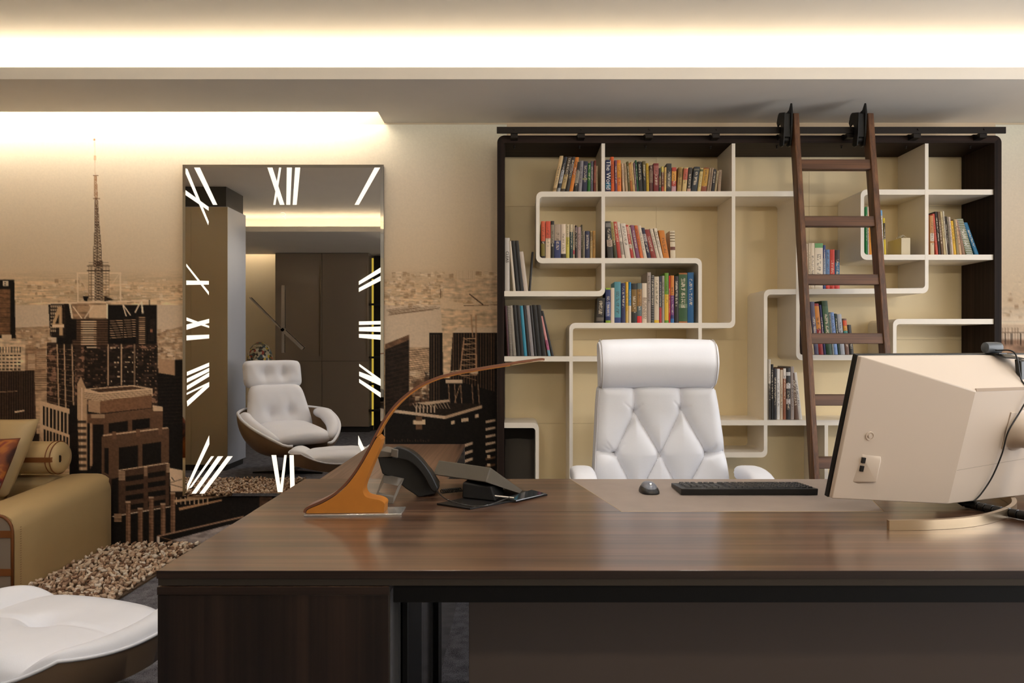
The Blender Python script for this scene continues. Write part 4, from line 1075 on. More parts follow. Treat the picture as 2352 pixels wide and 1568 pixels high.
  (1866, 1870.4, -8, 735, (206, 184, 150), 'thin cream', []), (1871, 1880.6, -10, 692.7, (88, 84, 108), 'grey violet', []), (1881, 1891.6, -11.6, 696.7, (150, 42, 40), 'red and gold', [(.5, .95, (206, 132, 52))]), (1892, 1897.4, -11, 700, (44, 44, 92), 'navy', []), (1898, 1911.4, -11, 690.6, (40, 68, 42), 'tall dark green', [(.35, .9, (62, 92, 62))]), (1912, 1916.4, -9, 719, (140, 146, 140), 'thin grey', []),
  (1916.8, 1924.6, -9.4, 717, (128, 156, 206), 'light blue', []), (1925, 1930.2, -9, 720, (36, 54, 44), 'dark green', []), (1930.8, 1941, -8.6, 721, (170, 172, 178), 'grey and white', [(.3, .55, (80, 76, 92))]), (1942, 1951, -7, 731.4, (120, 86, 70), 'rainbow-spined', [(.8, .95, (220, 90, 50)), (.66, .8, (220, 150, 50)), (.54, .66, (60, 150, 140)), (.42, .54, (70, 120, 190))]), (1952, 1961.4, -7, 745.7, (44, 40, 36), 'short black', [])]),
 ('on the low shelf beside the ladder', 'books on the low shelf beside the ladder', 964.4, [
  (1765, 1770.4, 0, 825, (206, 196, 180), 'thin white', [(.0, .6, (60, 54, 48))]), (1770.8, 1776.6, 0, 836.5, (28, 26, 26), 'black', []), (1777, 1783.8, 0, 845.7, (52, 48, 50), 'charcoal', []), (1784.2, 1791, 0, 846.7, (226, 222, 218), 'white', []), (1791.4, 1798, 0, 849, (202, 182, 156), 'beige', []), (1798.6, 1805.2, 0, 845.7, (150, 90, 62), 'brown white-topped', [(.8, 1, (226, 216, 204))]),
  (1805.8, 1815.4, 0, 844.7, (48, 44, 44), 'black and white', [(.3, .4, (200, 190, 186)), (.6, .7, (206, 200, 196)), (.85, .92, (190, 186, 182))]), (1816, 1823.6, 0, 841.6, (160, 148, 142), 'grey', []), (1825, 1834.6, -7.6, 856, (104, 78, 62), 'brown', []), (1835, 1843, -13, 855, (218, 212, 204), 'white leaning', [])]),
]
for where, group, ybase, items in ROWS:
    base = PZ(ybase, BF + .008)
    for i, (x0, x1, dx, yt, col, cname, bands) in enumerate(items):
        lab = '%s book, %s from left %s' % (cname, ordinal(i), where)
        if 'folders' in group: lab = lab.replace(' book', ' folder')
        if 'binders' in group: lab = lab.replace(' book', ' binder')
        rt, g = book(x0, x1, dx, yt, base, col, cname, bands, lab, group, i, spiral='spiral' in cname)
        a, b, z0, z1, sk, Y = g
        xm = (a + b) / 2
        if cname == 'navy blue lettered':
            text_mesh('spine_lettering', 'The World', .036, mat('ink_white', (226, 222, 216), .6), rt, (xm, Y - .0042, (z0 + z1) / 2 + .004), (math.pi / 2, math.pi / 2, 0))
        if cname == 'white upright-lettered':
            text_mesh('spine_lettering', 'BUSINESS!', .028, mat('ink_brown', (150, 124, 100), .6), rt, (xm, Y - .0042, (z0 + z1) / 2 - .03), (math.pi / 2, math.pi / 2, 0))
        if cname == 'white lettered':
            text_mesh('spine_lettering', 'CLEAS', .023, mat('ink_dark', (54, 50, 48), .6), rt, (xm, Y - .0042, PZ(590, Y)), (math.pi / 2, math.pi / 2, 0))

# small gift box with crumpled bag handles in the cubby behind the ladder
YB_ = 4.10
bx0, bx1, zb, zt_ = PX(2070, YB_), PX(2091, YB_), PZ(584.4, BF + .008) + .0005, PZ(546, YB_)
gb = empty('gift_box', ((bx0 + bx1) / 2, YB_ + .075, zb), 'small cream carton with wire handles in the cubby behind the ladder', 'box')
MB().box(bx0, bx1, YB_, YB_ + .15, zb, zt_).build('carton', mat('carton_cream', (214, 200, 168), .6), gb, bevel=.002)
hd = MB()
for q in (0, .02, .045):
    hd.tube(catmull([(bx0 + .006, YB_ + .02 + q, zt_), (bx0 + .014, YB_ + .02 + q, zt_ + .015), (bx0 + .03, YB_ + .03 + q, zt_ + .018 - q * .1), (bx1 - .006, YB_ + .02 + q, zt_)], 5), .0014, 5)
hd.build('handle', mat('cord_pale', (206, 196, 176), .6), gb, smooth=True)
MB().box(bx1 + .0003, bx1 + .004, YB_ + .01, YB_ + .14, zb, zt_ - .012).build('side_flap', mat('flap_dark', (70, 56, 42), .6), gb)
# ---------------------------------------------------------------- desk
DZ, DN, DFAR = .74, 1.5, 2.555          # top height, near edge, far edge
XL, XR = -.75, 2.15
m_wal = wood('walnut_top', (50, 33, 23), (82, 57, 41), (116, 85, 63), 'X', rough=.32, scale=.8, coat=.7, coat_rough=.2, spec=.5)
m_wal_y = wood('walnut_return', (62, 44, 34), (98, 72, 56), (134, 104, 82), 'Y', rough=.4, scale=.55, wave=.9, coat=.15, coat_rough=.25)
m_wal_edge = wood('walnut_edge', (30, 21, 16), (44, 31, 24), (58, 42, 33), 'X', rough=.45)
m_wal_dark = wood('walnut_dark_upright', (24, 17, 13), (38, 27, 21), (56, 40, 31), 'Z', rough=.45, scale=.7)
m_bronze = mat('bronze_band', (78, 70, 62), .42, metal=.5)
m_inlay = mat('leather_inlay', (146, 132, 122), .55, var=.06, var_scale=14, bump=.15, bump_scale=500)
m_blackm = mat('black_metal', (14, 13, 12), .45, spec=.3)
dk = empty('desk', ((XL + XR) / 2, (DN + DFAR) / 2, 0), 'large walnut executive desk with bronze band and leather writing inlay', 'desk')
TT = .0165
inl = [(.193, DFAR - .001), (.301, 2.045), (1.047, 2.045), (1.193, DFAR - .001)]
# walnut top built around the trapezoid leather inlay
def slab(poly, m, name, z0, z1, **k):
    return MB().prism(poly, lambda u, v, w: (u, v, w), z0, z1).build(name, m, dk, **k)
slab([(XL, DN), (XR, DN), (XR, 2.0435), (XL, 2.0435)], m_wal, 'desk_top', DZ - TT, DZ, bevel=.0012)
slab([(XL, 2.044), (.2995, 2.044), (.1915, DFAR), (XL, DFAR)], m_wal, 'desk_top', DZ - TT, DZ)
slab([(1.0485, 2.044), (XR, 2.044), (XR, DFAR), (1.1945, DFAR)], m_wal, 'desk_top', DZ - TT, DZ)
slab(inl, m_inlay, 'leather_inlay', DZ - TT, DZ - .0006)
# light stitched edge of the inlay
for (a, b) in ((inl[0], inl[1]), (inl[1], inl[2]), (inl[2], inl[3])):
    MB().tube([(a[0], a[1], DZ - .0006), (b[0], b[1], DZ - .0006)], .0011, 5).build('inlay_piping', mat('piping_tan', (176, 150, 118), .5), dk)
MB().box(XL, XR, DN - .0012, DN - .0001, DZ - TT, DZ - .0003).build('front_edge', m_wal_edge, dk)
BZ = DZ - TT - .0155
fr = MB()
for a in ((XL + .002, XR - .002, DN + .002, DN + .04), (XL + .002, XR - .002, DFAR - .04, DFAR - .002), (XL + .002, XL + .04, DN + .04, DFAR - .04), (XR - .04, XR - .002, DN + .04, DFAR - .04)):
    fr.box(*a, BZ, DZ - TT - .0002)
fr.build('bronze_band', m_bronze, dk)
# underframe and modesty panel
YM = 1.512
MB().box(-.258, XR - .05, YM, YM + .04, PZ(1383, YM), BZ - .001).build('beam', m_blackm, dk)
YP = 1.86
m_gloss = mat('smoked_glass_panel', (98, 85, 75), .14, spec=.5, coat=.4, coat_rough=.05)
MB().box(PX(1077, YP), XR - .05, YP, YP + .018, .06, BZ - .03).build('modesty_panel', m_gloss, dk, bevel=.001)
for y0, y1, zb in ((1.66, 1.90, 0), (2.31, 2.41, .032)):
    MB().box(-.263, -.249, y0, y1, zb, BZ - .001).build('leg', m_blackm, dk, bevel=.002)
MB().box(-.2645, -.2475, 2.30, 2.42, 0, .03).build('leg_shoe', mat('brushed_steel', (180, 176, 170), .3, metal=1), dk)
for Y in (DN + .06, DFAR - .12):
    MB().box(XR - .12, XR - .07, Y, Y + .05, 0, BZ - .001).build('leg', m_blackm, dk, bevel=.002)

# ---------------------------------------------------------------- return cabinet running away from the camera under the desk's left end
RZ = .7054; RL, RR, RE = -.762, -.266, 3.745
cr = empty('return_cabinet', ((RL + RR) / 2, (DN + RE) / 2, 0), 'long walnut return cabinet under the left end of the desk', 'cabinet')
MB().box(RL + .012, RR, DN + .003, RE, RZ - .0165, RZ).build('cabinet_top', m_wal_y, cr, bevel=.0012)
MB().box(RL + .012, RR, DN + .0012, DN + .0028, RZ - .0165, RZ - .0004).build('edge_strip', m_wal_edge, cr)
MB().box(RL + .012, RR, DN + .003, DN + .02, .03, RZ - .0175).build('end_panel', m_wal_dark, cr, bevel=.001)
MB().box(RL + .012, RR, RE - .02, RE, .03, RZ - .0175).build('end_panel', m_wal_dark, cr, bevel=.001)
MB().box(RL + .012, RL + .03, DN + .021, RE - .021, .03, RZ - .0175).build('side_panel', m_wal_dark, cr)
MB().box(RL + .03, RR - .02, DN + .021, RE - .021, .03, .05).build('floor_panel', m_wal_dark, cr)
MB().box(RL + .05, RR - .04, DN + .04, RE - .04, 0, .03).build('plinth', m_blackm, cr)
nd = 4
for k in range(nd):
    y0 = DN + .022 + (RE - DN - .044) * k / nd; y1 = DN + .022 + (RE - DN - .044) * (k + 1) / nd
    d = MB().box(RR - .019, RR - .001, y0 + .001, y1 - .001, .052, RZ - .0185).build('door', mat('grey_lacquer', (96, 93, 90), .15, spec=.5, coat=.3), cr, bevel=.001)
MB().box(RR + .0002, RR + .0018, DN + .003, DN + .012, .03, BZ - .002).build('edge_strip', m_bronze, cr)

# ---------------------------------------------------------------- arched desk lamp
m_ochre = mat('ochre_leather', (178, 112, 38), .5, var=.05, var_scale=30, bump=.08, bump_scale=400)
m_copper = mat('copper_strip', (150, 104, 84), .32, metal=.75)
m_polish = mat('polished_steel', (232, 230, 226), .22, metal=.85)
LY = 1.99
lp = empty('desk_lamp', (PX(800, LY), LY + .03, DZ), 'arched ochre leather desk lamp on a polished steel plate', 'lamp')
LD = .058
def lp_pt(px, py, off=0.0): return (PX(px, LY), PZ(py, LY))
zoff = DZ + .006 - PZ(1188.6, LY)
def lfn(u, v, w): return (u, LY + w + (u - PX(703, LY)) * .06, v + zoff)
outer = catmull([(703, 1188), (708, 1179), (740, 1165), (772, 1146), (800, 1119), (825, 1084), (846, 1047), (858, 1024), (866, 1012)], 6)
innr = [(880, 1180), (881, 1168), (868.6, 1159.5), (848, 1155), (836, 1149), (832, 1134), (840.5, 1108), (853, 1077.6), (868.5, 1042), (874, 1020)]
body = outer + catmull(innr, 4)[::-1] + [(704, 1188.6)]
base_line = [(880, 1187.5)]
poly = [lp_pt(*q) for q in outer] + [lp_pt(*q) for q in catmull(innr, 4)[::-1]] + [lp_pt(880, 1188.6)]
MB().prism(poly, lfn, 0, LD).build('lamp_body', m_ochre, lp, smooth='angle', angle=35)
# bent strip following the back of the body and reaching out over the desk
cl = catmull([(702, 1187), (707, 1178), (739, 1164), (771, 1145), (799, 1118), (824, 1083), (845, 1046), (862, 1012), (885, 971), (915, 934), (955, 902.5), (1000, 881), (1050, 868), (1110, 857.5), (1170, 848)], 6)
def strip(pts, th, w0, w1, name, m):
    q = [np.array(lp_pt(*p)) for p in pts]
    up, dn = [], []
    for i in range(len(q)):
        t = q[min(i + 1, len(q) - 1)] - q[max(i - 1, 0)]; t = t / np.linalg.norm(t)
        nn = np.array((-t[1], t[0]))
        up.append(q[i] + nn * th); dn.append(q[i])
    mb_ = MB()
    n = len(q); vsx = []
    for i in range(n):
        ww = (w0 + (w1 - w0) * i / n) / 2; c = LD / 2
        for (p, s) in ((up[i], -1), (up[i], 1), (dn[i], 1), (dn[i], -1)): vsx.append(lfn(p[0], p[1], c + s * ww))
    fs = [(0, 1, 2, 3), tuple(4 * (n - 1) + k for k in (3, 2, 1, 0))]
    for i in range(n - 1):
        for k in range(4):
            l = (k + 1) % 4
            fs.append((4 * i + k, 4 * i + l, 4 * i + 4 + l, 4 * i + 4 + k))
    mb_.add(vsx, fs)
    return mb_.build(name, m, lp, smooth='angle', angle=35)
strip(cl, .0065, LD + .002, .034, 'outer_strip', m_copper)
strip([(p[0] + 1.5, p[1] + 2.5) for p in cl[42:]], .005, LD * .8, .028, 'inner_strip', m_ochre)
tip = catmull([(1165, 849), (1190, 844), (1220, 840), (1245, 837), (1252, 838)], 5)
tp = strip(tip, .006, .03, .03, 'light_head', m_copper)
strip([(p[0], p[1] + 2.4) for p in tip[2:-2]], .0015, .024, .022, 'led_panel', mat('lamp_diffuser', (226, 190, 140), .4))
xa, xb = PX(701, LY), PX(921, LY)
MB().prism([(xa, 0), (xb, 0), (xb, 1), (xa, 1)], lambda u, v, w: (u, LY - .012 + v * .088 + (u - xa) * .06, w), DZ, DZ + .0055).build('base_plate', m_polish, lp, bevel=.001)

# ---------------------------------------------------------------- desk phone
m_ph = mat('phone_black', (22, 21, 20), .38, spec=.4)
m_ph2 = mat('phone_grey', (96, 89, 80), .5)
ph = empty('desk_phone', (-.36, 2.25, DZ), 'black desk telephone on a grey wire-frame stand behind the lamp', 'telephone')
def ppt(px, py, Y): return P(px, py, Y)
# stand: trapezoid frame with a square hole, leaning away
def quad_frame(o4, i4, th, name, m, parent):
    mb_ = MB()
    n = Vector((0, 1, .25)).normalized() * th
    fo = [Vector(p) for p in o4]; fi = [Vector(p) for p in i4]
    for k in range(4):
        l = (k + 1) % 4
        a, b, c, d = fo[k], fo[l], fi[l], fi[k]
        mb_.hexa([a, b, c, d], [a + n, b + n, c + n, d + n])
    return mb_.build(name, m, parent, bevel=.001)
Ys = 2.16
dzs = DZ - P(870, 1136, Ys).z
sh_ = Vector((0, 0, 0))
o4 = [P(857, 1134, Ys), P(903, 1149, Ys - .02), P(927, 1094, Ys + .03), P(880, 1084, Ys + .05)]
i4 = [P(868, 1126, Ys + .005), P(904, 1133, Ys - .01), P(914, 1108, Ys + .015), P(881, 1101, Ys + .03)]
dz = Vector((0, 0, DZ + .0005 - min(o4[0].z, o4[1].z)))
o4[1].z = o4[0].z = min(o4[0].z, o4[1].z)
quad_frame([p + dz for p in o4], [p + dz for p in i4], .012, 'stand', m_ph2, ph)
# body: wedge seen from behind, with the crescent handset along its side
def px_prism(pts, y0, y1, name, m, bev, seg=3, skew=0.0):
    q_ = catmull(pts + [pts[0]], 3)[:-1] if seg > 2 else pts
    n = len(q_)
    vs_ = [tuple(P(x, y, y0 + (x - pts[0][0]) * skew)) for x, y in q_] + [tuple(P(x, y, y0 + (x - pts[0][0]) * skew) + Vector((0, y1 - y0, 0))) for x, y in q_]
    f_ = [tuple(range(n - 1, -1, -1)), tuple(range(n, 2 * n))] + [(i, (i + 1) % n, n + (i + 1) % n, n + i) for i in range(n)]
    return MB().add(vs_, f_).build(name, m, ph, bevel=bev)
px_prism([(866, 1046), (905, 1050), (952, 1056), (984, 1086), (1004, 1118), (1000, 1134), (962, 1142), (932, 1122), (906, 1100), (878, 1088)], 2.20, 2.29, 'phone_body', m_ph, .003, 2, .0004)
px_prism([(864, 1042), (874, 1034), (902, 1040), (900, 1049), (866, 1050)], 2.195, 2.29, 'screen_edge', m_ph2, .001, 2)
px_prism([(899, 1046), (903, 1030), (918, 1027), (945, 1037), (970, 1059), (990, 1087), (1003, 1112), (1007, 1122), (1000, 1130), (989, 1124), (974, 1096), (954, 1071), (934, 1058), (914, 1054)], 2.155, 2.198, 'handset', m_ph, .004, 3, .0004)
px_prism([(899, 1030), (914, 1033), (913, 1052), (897, 1048)], 2.150, 2.19, 'earpiece', m_ph2, .002, 2)
# coiled and straight leads
co = [Vector((-.235 + .06 * k / 70 + .006 * math.cos(k * .9), 2.27 + .03 * k / 70, DZ + .012 + .006 * math.sin(k * .9))) for k in range(71)]
MB().tube(co, .0022, 6).build('coiled_lead', m_ph, ph, smooth=True)
ld2 = catmull([tuple(P(998, 1122, 2.22)), tuple(P(1020, 1143, 2.1)), tuple(P(1050, 1155, 2.06)), tuple(P(1085, 1162, 2.04)), tuple(P(1120, 1160, 2.05)), tuple(P(1160, 1146, 2.1)), tuple(P(1170, 1142, 2.14))], 6)
ld2 = [(x, y, max(z, DZ + .0025)) for x, y, z in ld2]
MB().tube(ld2, .0018, 6).build('straight_lead', mat('cable_gloss', (40, 38, 36), .2), ph, smooth=True)

# ---------------------------------------------------------------- wedge-shaped conference console
m_ol = mat('olive_plastic', (76, 70, 60), .45, var=.02, var_scale=20)
cn = empty('conference_console', (-.06, 2.22, DZ), 'olive grey wedge-shaped touch console beside the desk phone', 'console')
# screen housing: slab leaning away with a sloped right side (seen from behind)
A, B_, C_ = P(1008, 1056, 2.36), P(1127, 1073, 2.20), P(1200, 1126, 2.30)
lo1, lo2, lo3 = P(994, 1090, 2.34), P(1115, 1107, 2.17), P(1195, 1133, 2.24)
fr_ = [Vector((A.x + .01, 2.47, DZ + .025)), Vector((B_.x + .06, 2.40, DZ + .02)), Vector((C_.x + .03, 2.36, DZ + .012))]
mbc = MB()
mbc.add([A, B_, C_, lo1, lo2, lo3, Vector((lo1.x + .03, 2.46, DZ + .05)), Vector((lo2.x + .06, 2.44, DZ + .02))],
        [(0, 1, 4, 3), (1, 2, 5, 4), (0, 6, 7, 2, 1), (3, 4, 5, 7, 6), (0, 3, 6), (2, 7, 5)])
mbc.build('housing', m_ol, cn, bevel=.003)
sx = [P(1057, 1103, 2.24), P(1125, 1115, 2.17), P(1140, 1150, 2.19), P(1075, 1150, 2.26)]
MB().hexa([Vector((-.165, 2.20, DZ + .006)), Vector((-.06, 2.15, DZ + .006)), Vector((-.035, 2.26, DZ + .006)), Vector((-.135, 2.33, DZ + .006))],
          [Vector((-.165, 2.22, DZ + .05)), Vector((-.075, 2.175, DZ + .045)), Vector((-.045, 2.27, DZ + .04)), Vector((-.14, 2.34, DZ + .05))]).build('neck', mat('console_neck', (14, 13, 12), .6, spec=.2), cn, bevel=.004)
bp_ = [(P(1000, 1150, 1).x, 0)]
foot = [PX(1014, 2.15), PX(1085, 2.1)]
bpl = [(-.235, 2.13), (-.132, 2.065), (.10, 2.265), (-.02, 2.36)]
MB().prism(bpl, lambda u, v, w: (u, v, w), DZ, DZ + .005).build('foot_plate', mat('plate_black', (14, 13, 13), .4, spec=.3), cn, bevel=.001)
MB().hexa([Vector((-.035, 2.175, DZ + .0055)), Vector((.0, 2.15, DZ + .0055)), Vector((.098, 2.262, DZ + .0055)), Vector((.05, 2.30, DZ + .0055))],
          [Vector((-.035, 2.175, DZ + .012)), Vector((.0, 2.15, DZ + .010)), Vector((.095, 2.262, DZ + .008)), Vector((.05, 2.30, DZ + .012))]).build('glass_lip', mat('console_glass', (40, 44, 46), .06, spec=.8), cn, bevel=.001)
MB().tube([(-.065, 2.168, DZ + .019), (-.006, 2.165, DZ + .0135)], .003, 6).build('chrome_edge', m_polish, cn)

# ---------------------------------------------------------------- mouse and keyboard
MX, MY = PX(1494, 2.30), 2.325
ms = empty('mouse', (MX, MY, DZ), 'small black and grey wireless mouse on the leather inlay', 'mouse')
def dome(cx, cy, rx, ry, z0, hh, nu=20, nv=8, back=0.0):
    mb_ = MB(); vsx = []; fs = []
    for j in range(nv + 1):
        ph_ = math.pi / 2 * j / nv
        for i in range(nu):
            th = 2 * math.pi * i / nu
            c, s = math.cos(th), math.sin(th)
            sx_ = math.copysign(abs(c) ** .75, c); sy_ = math.copysign(abs(s) ** .75, s)
            r = math.cos(ph_) ** .7
            vsx.append((cx + rx * sx_ * r, cy + ry * sy_ * r, z0 + hh * math.sin(ph_)))
    for j in range(nv):
        for i in range(nu):
            fs.append((j * nu + i, j * nu + (i + 1) % nu, (j + 1) * nu + (i + 1) % nu, (j + 1) * nu + i))
    fs.append(tuple(range(nu - 1, -1, -1))); fs.append(tuple(nv * nu + i for i in range(nu)))
    return mb_.add(vsx, fs)
dome(MX, MY, .031, .052, DZ, .026).build('shell', mat('mouse_black', (26, 26, 28), .35), ms, smooth=True)
dome(MX, MY + .001, .027, .049, DZ + .002, .031).build('top_cover', mat('mouse_grey', (118, 122, 132), .35, metal=.2), ms, smooth=True)
MB().lathe([(.004, -.004), (.0075, -.003), (.0075, .003), (.004, .004)], (MX, MY - .026, DZ + .0265), 14, 'X').build('scroll_wheel', mat('wheel_silver', (190, 194, 204), .2, metal=.8), ms, smooth='angle')

KX0, KX1, KY0, KY1 = .522, .955, 2.268, 2.415
kb = empty('keyboard', ((KX0 + KX1) / 2, (KY0 + KY1) / 2, DZ), 'black full-size keyboard on the leather inlay seen from its back edge', 'keyboard')
m_kb = mat('keyboard_black', (20, 20, 20), .45)
zk0, zk1 = DZ + .021, DZ + .012         # raised back edge, lower user edge
MB().hexa([(KX0, KY0 + .004, DZ), (KX1, KY0 + .004, DZ), (KX1, KY1, DZ), (KX0, KY1, DZ)], [(KX0, KY0, zk0), (KX1, KY0, zk0), (KX1, KY1, zk1), (KX0, KY1, zk1)]).build('base', m_kb, kb, bevel=.002)
m_key = mat('key_black', (44, 44, 46), .4)
keymesh = {}
def key(xc, yc, w):
    u = round(w, 4)
    if u not in keymesh:
        k = MB(); d = .0125; h = .0055; s = .0018
        k.hexa([(-u / 2, -d / 2, 0), (u / 2, -d / 2, 0), (u / 2, d / 2, 0), (-u / 2, d / 2, 0)], [(-u / 2 + s, -d / 2 + s, h), (u / 2 - s, -d / 2 + s, h), (u / 2 - s, d / 2 - s, h), (-u / 2 + s, d / 2 - s, h)])
        o = k.build('key', m_key, kb)
        keymesh[u] = o.data
    else:
        o = bpy.data.objects.new('key', keymesh[u]); COL.objects.link(o); o.parent = kb
    f = (yc - KY0) / (KY1 - KY0)
    o.location = Vector((xc, yc, zk0 + (zk1 - zk0) * f - .0002)) - wloc(kb)
    o.rotation_euler = (-math.atan2(zk0 - zk1, KY1 - KY0), 0, 0)
pitch = .0188
for r in range(6):
    yk = KY0 + .016 + r * .0215 + (.004 if r > 0 else 0)
    # main block lies at the user's left = image right
    n = 15 if r else 13
    xk = KX1 - .012
    if r == 5:
        for w in (1.2, 1.2, 1.2, 6.2, 1.2, 1.2, 1.2, 1.2):
            key(xk - w * pitch / 2, yk, w * pitch - .003); xk -= w * pitch
    else:
        for k in range(14):
            key(xk - pitch / 2, yk, pitch - .003); xk -= pitch
    xk = KX1 - .012 - 15 * pitch
    for k in range(3):
        if r == 3 or (r == 4 and k != 1): xk -= pitch; continue
        key(xk - pitch / 2, yk, pitch - .003); xk -= pitch
    if r > 0:
        xk = KX1 - .012 - 18.3 * pitch
        for k in range(4):
            if xk - pitch > KX0 + .004: key(xk - pitch / 2, yk, pitch - .003)
            xk -= pitch
# ---------------------------------------------------------------- monitor (seen from behind, turned and tilted)
m_mon = mat('monitor_white', (208, 193, 177), .4, spec=.4)
m_bez = mat('bezel_black', (14, 14, 14), .35)
TH, TILT = math.radians(22), math.radians(14)
U = Vector((math.cos(TH), math.sin(TH), 0))                   # along the width, to the right
Nn = Vector((math.sin(TH), -math.cos(TH), 0))                  # towards the camera (back of the screen)
V = (Vector((0, 0, 1)) * math.cos(TILT) + Nn * math.sin(TILT)).normalized()
Wn = U.cross(V).normalized()
if Wn.dot(Nn) < 0: Wn = -Wn
OM = P(1900, 1141, 2.0)                                        # lower left corner of the bezel
def M(u, v, w): return OM + U * u + V * v + Wn * w
mw, mh = 1.13, .41
base_c = Vector((1.30, 2.08, DZ))
mo = empty('monitor', base_c, 'large white-backed curved monitor on an arc-shaped metal foot', 'monitor')
MB().hexa([M(0, 0, -.012), M(mw, 0, -.012), M(mw, 0, .002), M(0, 0, .002)], [M(0, mh, -.012), M(mw, mh, -.012), M(mw, mh, .002), M(0, mh, .002)]).build('bezel', m_bez, mo, bevel=.002)
MB().hexa([M(.012, .012, -.0135), M(mw - .012, .012, -.0135), M(mw - .012, .012, -.0122), M(.012, .012, -.0122)], [M(.012, mh - .012, -.0135), M(mw - .012, mh - .012, -.0135), M(mw - .012, mh - .012, -.0122), M(.012, mh - .012, -.0122)]).build('screen', mat('screen_off', (10, 10, 12), .1), mo)
# faceted back shell: flat rim, sloping left and top facets, plateau
u0, u1, v1, wp, wr = .33, mw - .33, mh - .075, .115, .014
e = .002
bs = MB()
bs.add([M(e, e, .0022), M(mw - e, e, .0022), M(mw - e, mh - e, .0022), M(e, mh - e, .0022),
        M(e, e, wr), M(mw - e, e, wr), M(mw - e, mh - e, wr), M(e, mh - e, wr),
        M(u0, .004, wp), M(u1, .004, wp), M(u1, v1, wp), M(u0, v1, wp)],
       [(3, 2, 1, 0), (0, 1, 5, 4), (1, 2, 6, 5), (2, 3, 7, 6), (3, 0, 4, 7), (4, 8, 11, 7), (7, 11, 10, 6), (6, 10, 9, 5), (4, 5, 9, 8), (8, 9, 10, 11)])
bs.build('back_shell', m_mon, mo, bevel=.003, seg=3, angle=9)
# plateau top: raised strip with a groove's shade in its colour; seam across
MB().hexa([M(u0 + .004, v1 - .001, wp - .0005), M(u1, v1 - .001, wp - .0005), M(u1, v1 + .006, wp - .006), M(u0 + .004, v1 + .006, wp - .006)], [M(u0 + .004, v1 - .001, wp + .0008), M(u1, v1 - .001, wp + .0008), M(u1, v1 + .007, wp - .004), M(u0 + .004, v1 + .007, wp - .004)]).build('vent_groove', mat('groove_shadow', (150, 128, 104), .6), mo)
MB().hexa([M(u0 + .002, .105, wp), M(u1, .135, wp), M(u1, .1362, wp), M(u0 + .002, .1062, wp)], [M(u0 + .002, .105, wp + .0006), M(u1, .135, wp + .0006), M(u1, .1362, wp + .0006), M(u0 + .002, .1062, wp + .0006)]).build('cover_seam', mat('seam_grey', (170, 156, 140), .6), mo)
# port block and joystick on the sloping left facet
def FA(u, v, w=0.0):                                            # point on the left facet
    t = min(max((u - e) / (u0 - e), 0), 1)
    return M(u, v, wr + (wp - wr) * t + w)
q = [(.05, .045), (.115, .055), (.115, .135), (.055, .155)]
MB().hexa([FA(u, v, -.004) for u, v in q], [FA(.05, .055, .0), FA(.105, .062, .012), FA(.105, .125, .012), FA(.06, .135, .0)]).build('port_block', m_mon, mo, bevel=.002)
port_block = mo.children[-1] if mo.children[-1].name.startswith('port_block') else bpy.data.objects['port_block']
for v, h_ in ((.112, .016), (.088, .016)):
    MB().hexa([FA(.060, v, .0), FA(.068, v, .0), FA(.068, v + h_, .0), FA(.060, v + h_, .0)], [FA(.060, v, .0062), FA(.068, v, .0062), FA(.068, v + h_, .0062), FA(.060, v + h_, .0062)]).build('usb_port', m_bez, port_block)
MB().lathe([(.0035, 0), (.0035, .0035)], FA(.062, .068, .0), 10, 'Y').build('audio_jack', m_bez, port_block)
jm = MB()
c = FA(.07, .19, .0008)
Tf = (FA(.2, .19) - FA(.05, .19)).normalized(); Nf = Tf.cross(V).normalized()
if Nf.dot(Wn) < 0: Nf = -Nf
ring = []
for (r, w) in ((.0125, -.0005), (.012, .002), (.0095, .002), (.0095, .0002), (.0055, .0002), (.0055, .004), (.0001, .004)):
    ring.append([c + (Tf * math.cos(a) + V * math.sin(a)) * r + Nf * w for a in [2 * math.pi * k / 18 for k in range(18)]])
jm.add([p for rr_ in ring for p in rr_], [(i * 18 + k, i * 18 + (k + 1) % 18, (i + 1) * 18 + (k + 1) % 18, (i + 1) * 18 + k) for i in range(len(ring) - 1) for k in range(18)])
jm.build('joystick', m_mon, mo, smooth='angle')
# mount: square plate, flared neck towards the camera, pole and arc foot
pc = (.545, .215)
MB().hexa([M(pc[0] - .05, pc[1] - .055, wp + .0002), M(pc[0] + .06, pc[1] - .055, wp + .0002), M(pc[0] + .06, pc[1] + .055, wp + .0002), M(pc[0] - .05, pc[1] + .055, wp + .0002)],
          [M(pc[0] - .05, pc[1] - .055, wp + .003), M(pc[0] + .06, pc[1] - .055, wp + .003), M(pc[0] + .06, pc[1] + .055, wp + .003), M(pc[0] - .05, pc[1] + .055, wp + .003)]).build('mount_plate', m_mon, mo, bevel=.001)
nk = MB()
rings = []
for (r, w) in ((.062, .0032), (.056, .006), (.047, .02), (.042, .045), (.040, .062), (.036, .066), (.036, .075)):
    rings.append([M(pc[0] + .008, pc[1], wp + w) + (U * math.cos(a) + V * math.sin(a)) * r for a in [2 * math.pi * k / 28 for k in range(28)]])
nk.add([p for rr_ in rings for p in rr_], [(i * 28 + k, i * 28 + (k + 1) % 28, (i + 1) * 28 + (k + 1) % 28, (i + 1) * 28 + k) for i in range(len(rings) - 1) for k in range(28)] + [tuple(6 * 28 + k for k in range(28))])
nk.build('neck', m_mon, mo, smooth='angle')
pe = M(pc[0] + .008, pc[1], wp + .06)
m_arc = mat('champagne_metal', (186, 164, 134), .28, metal=.9)
MB().tube(catmull([tuple(pe), (pe.x + .02, pe.y - .035, pe.z - .02), (1.475, 1.98, DZ + .17), (1.47, 2.03, DZ + .0005)], 6), .017, 14).build('pole', m_bez, mo, smooth='angle')
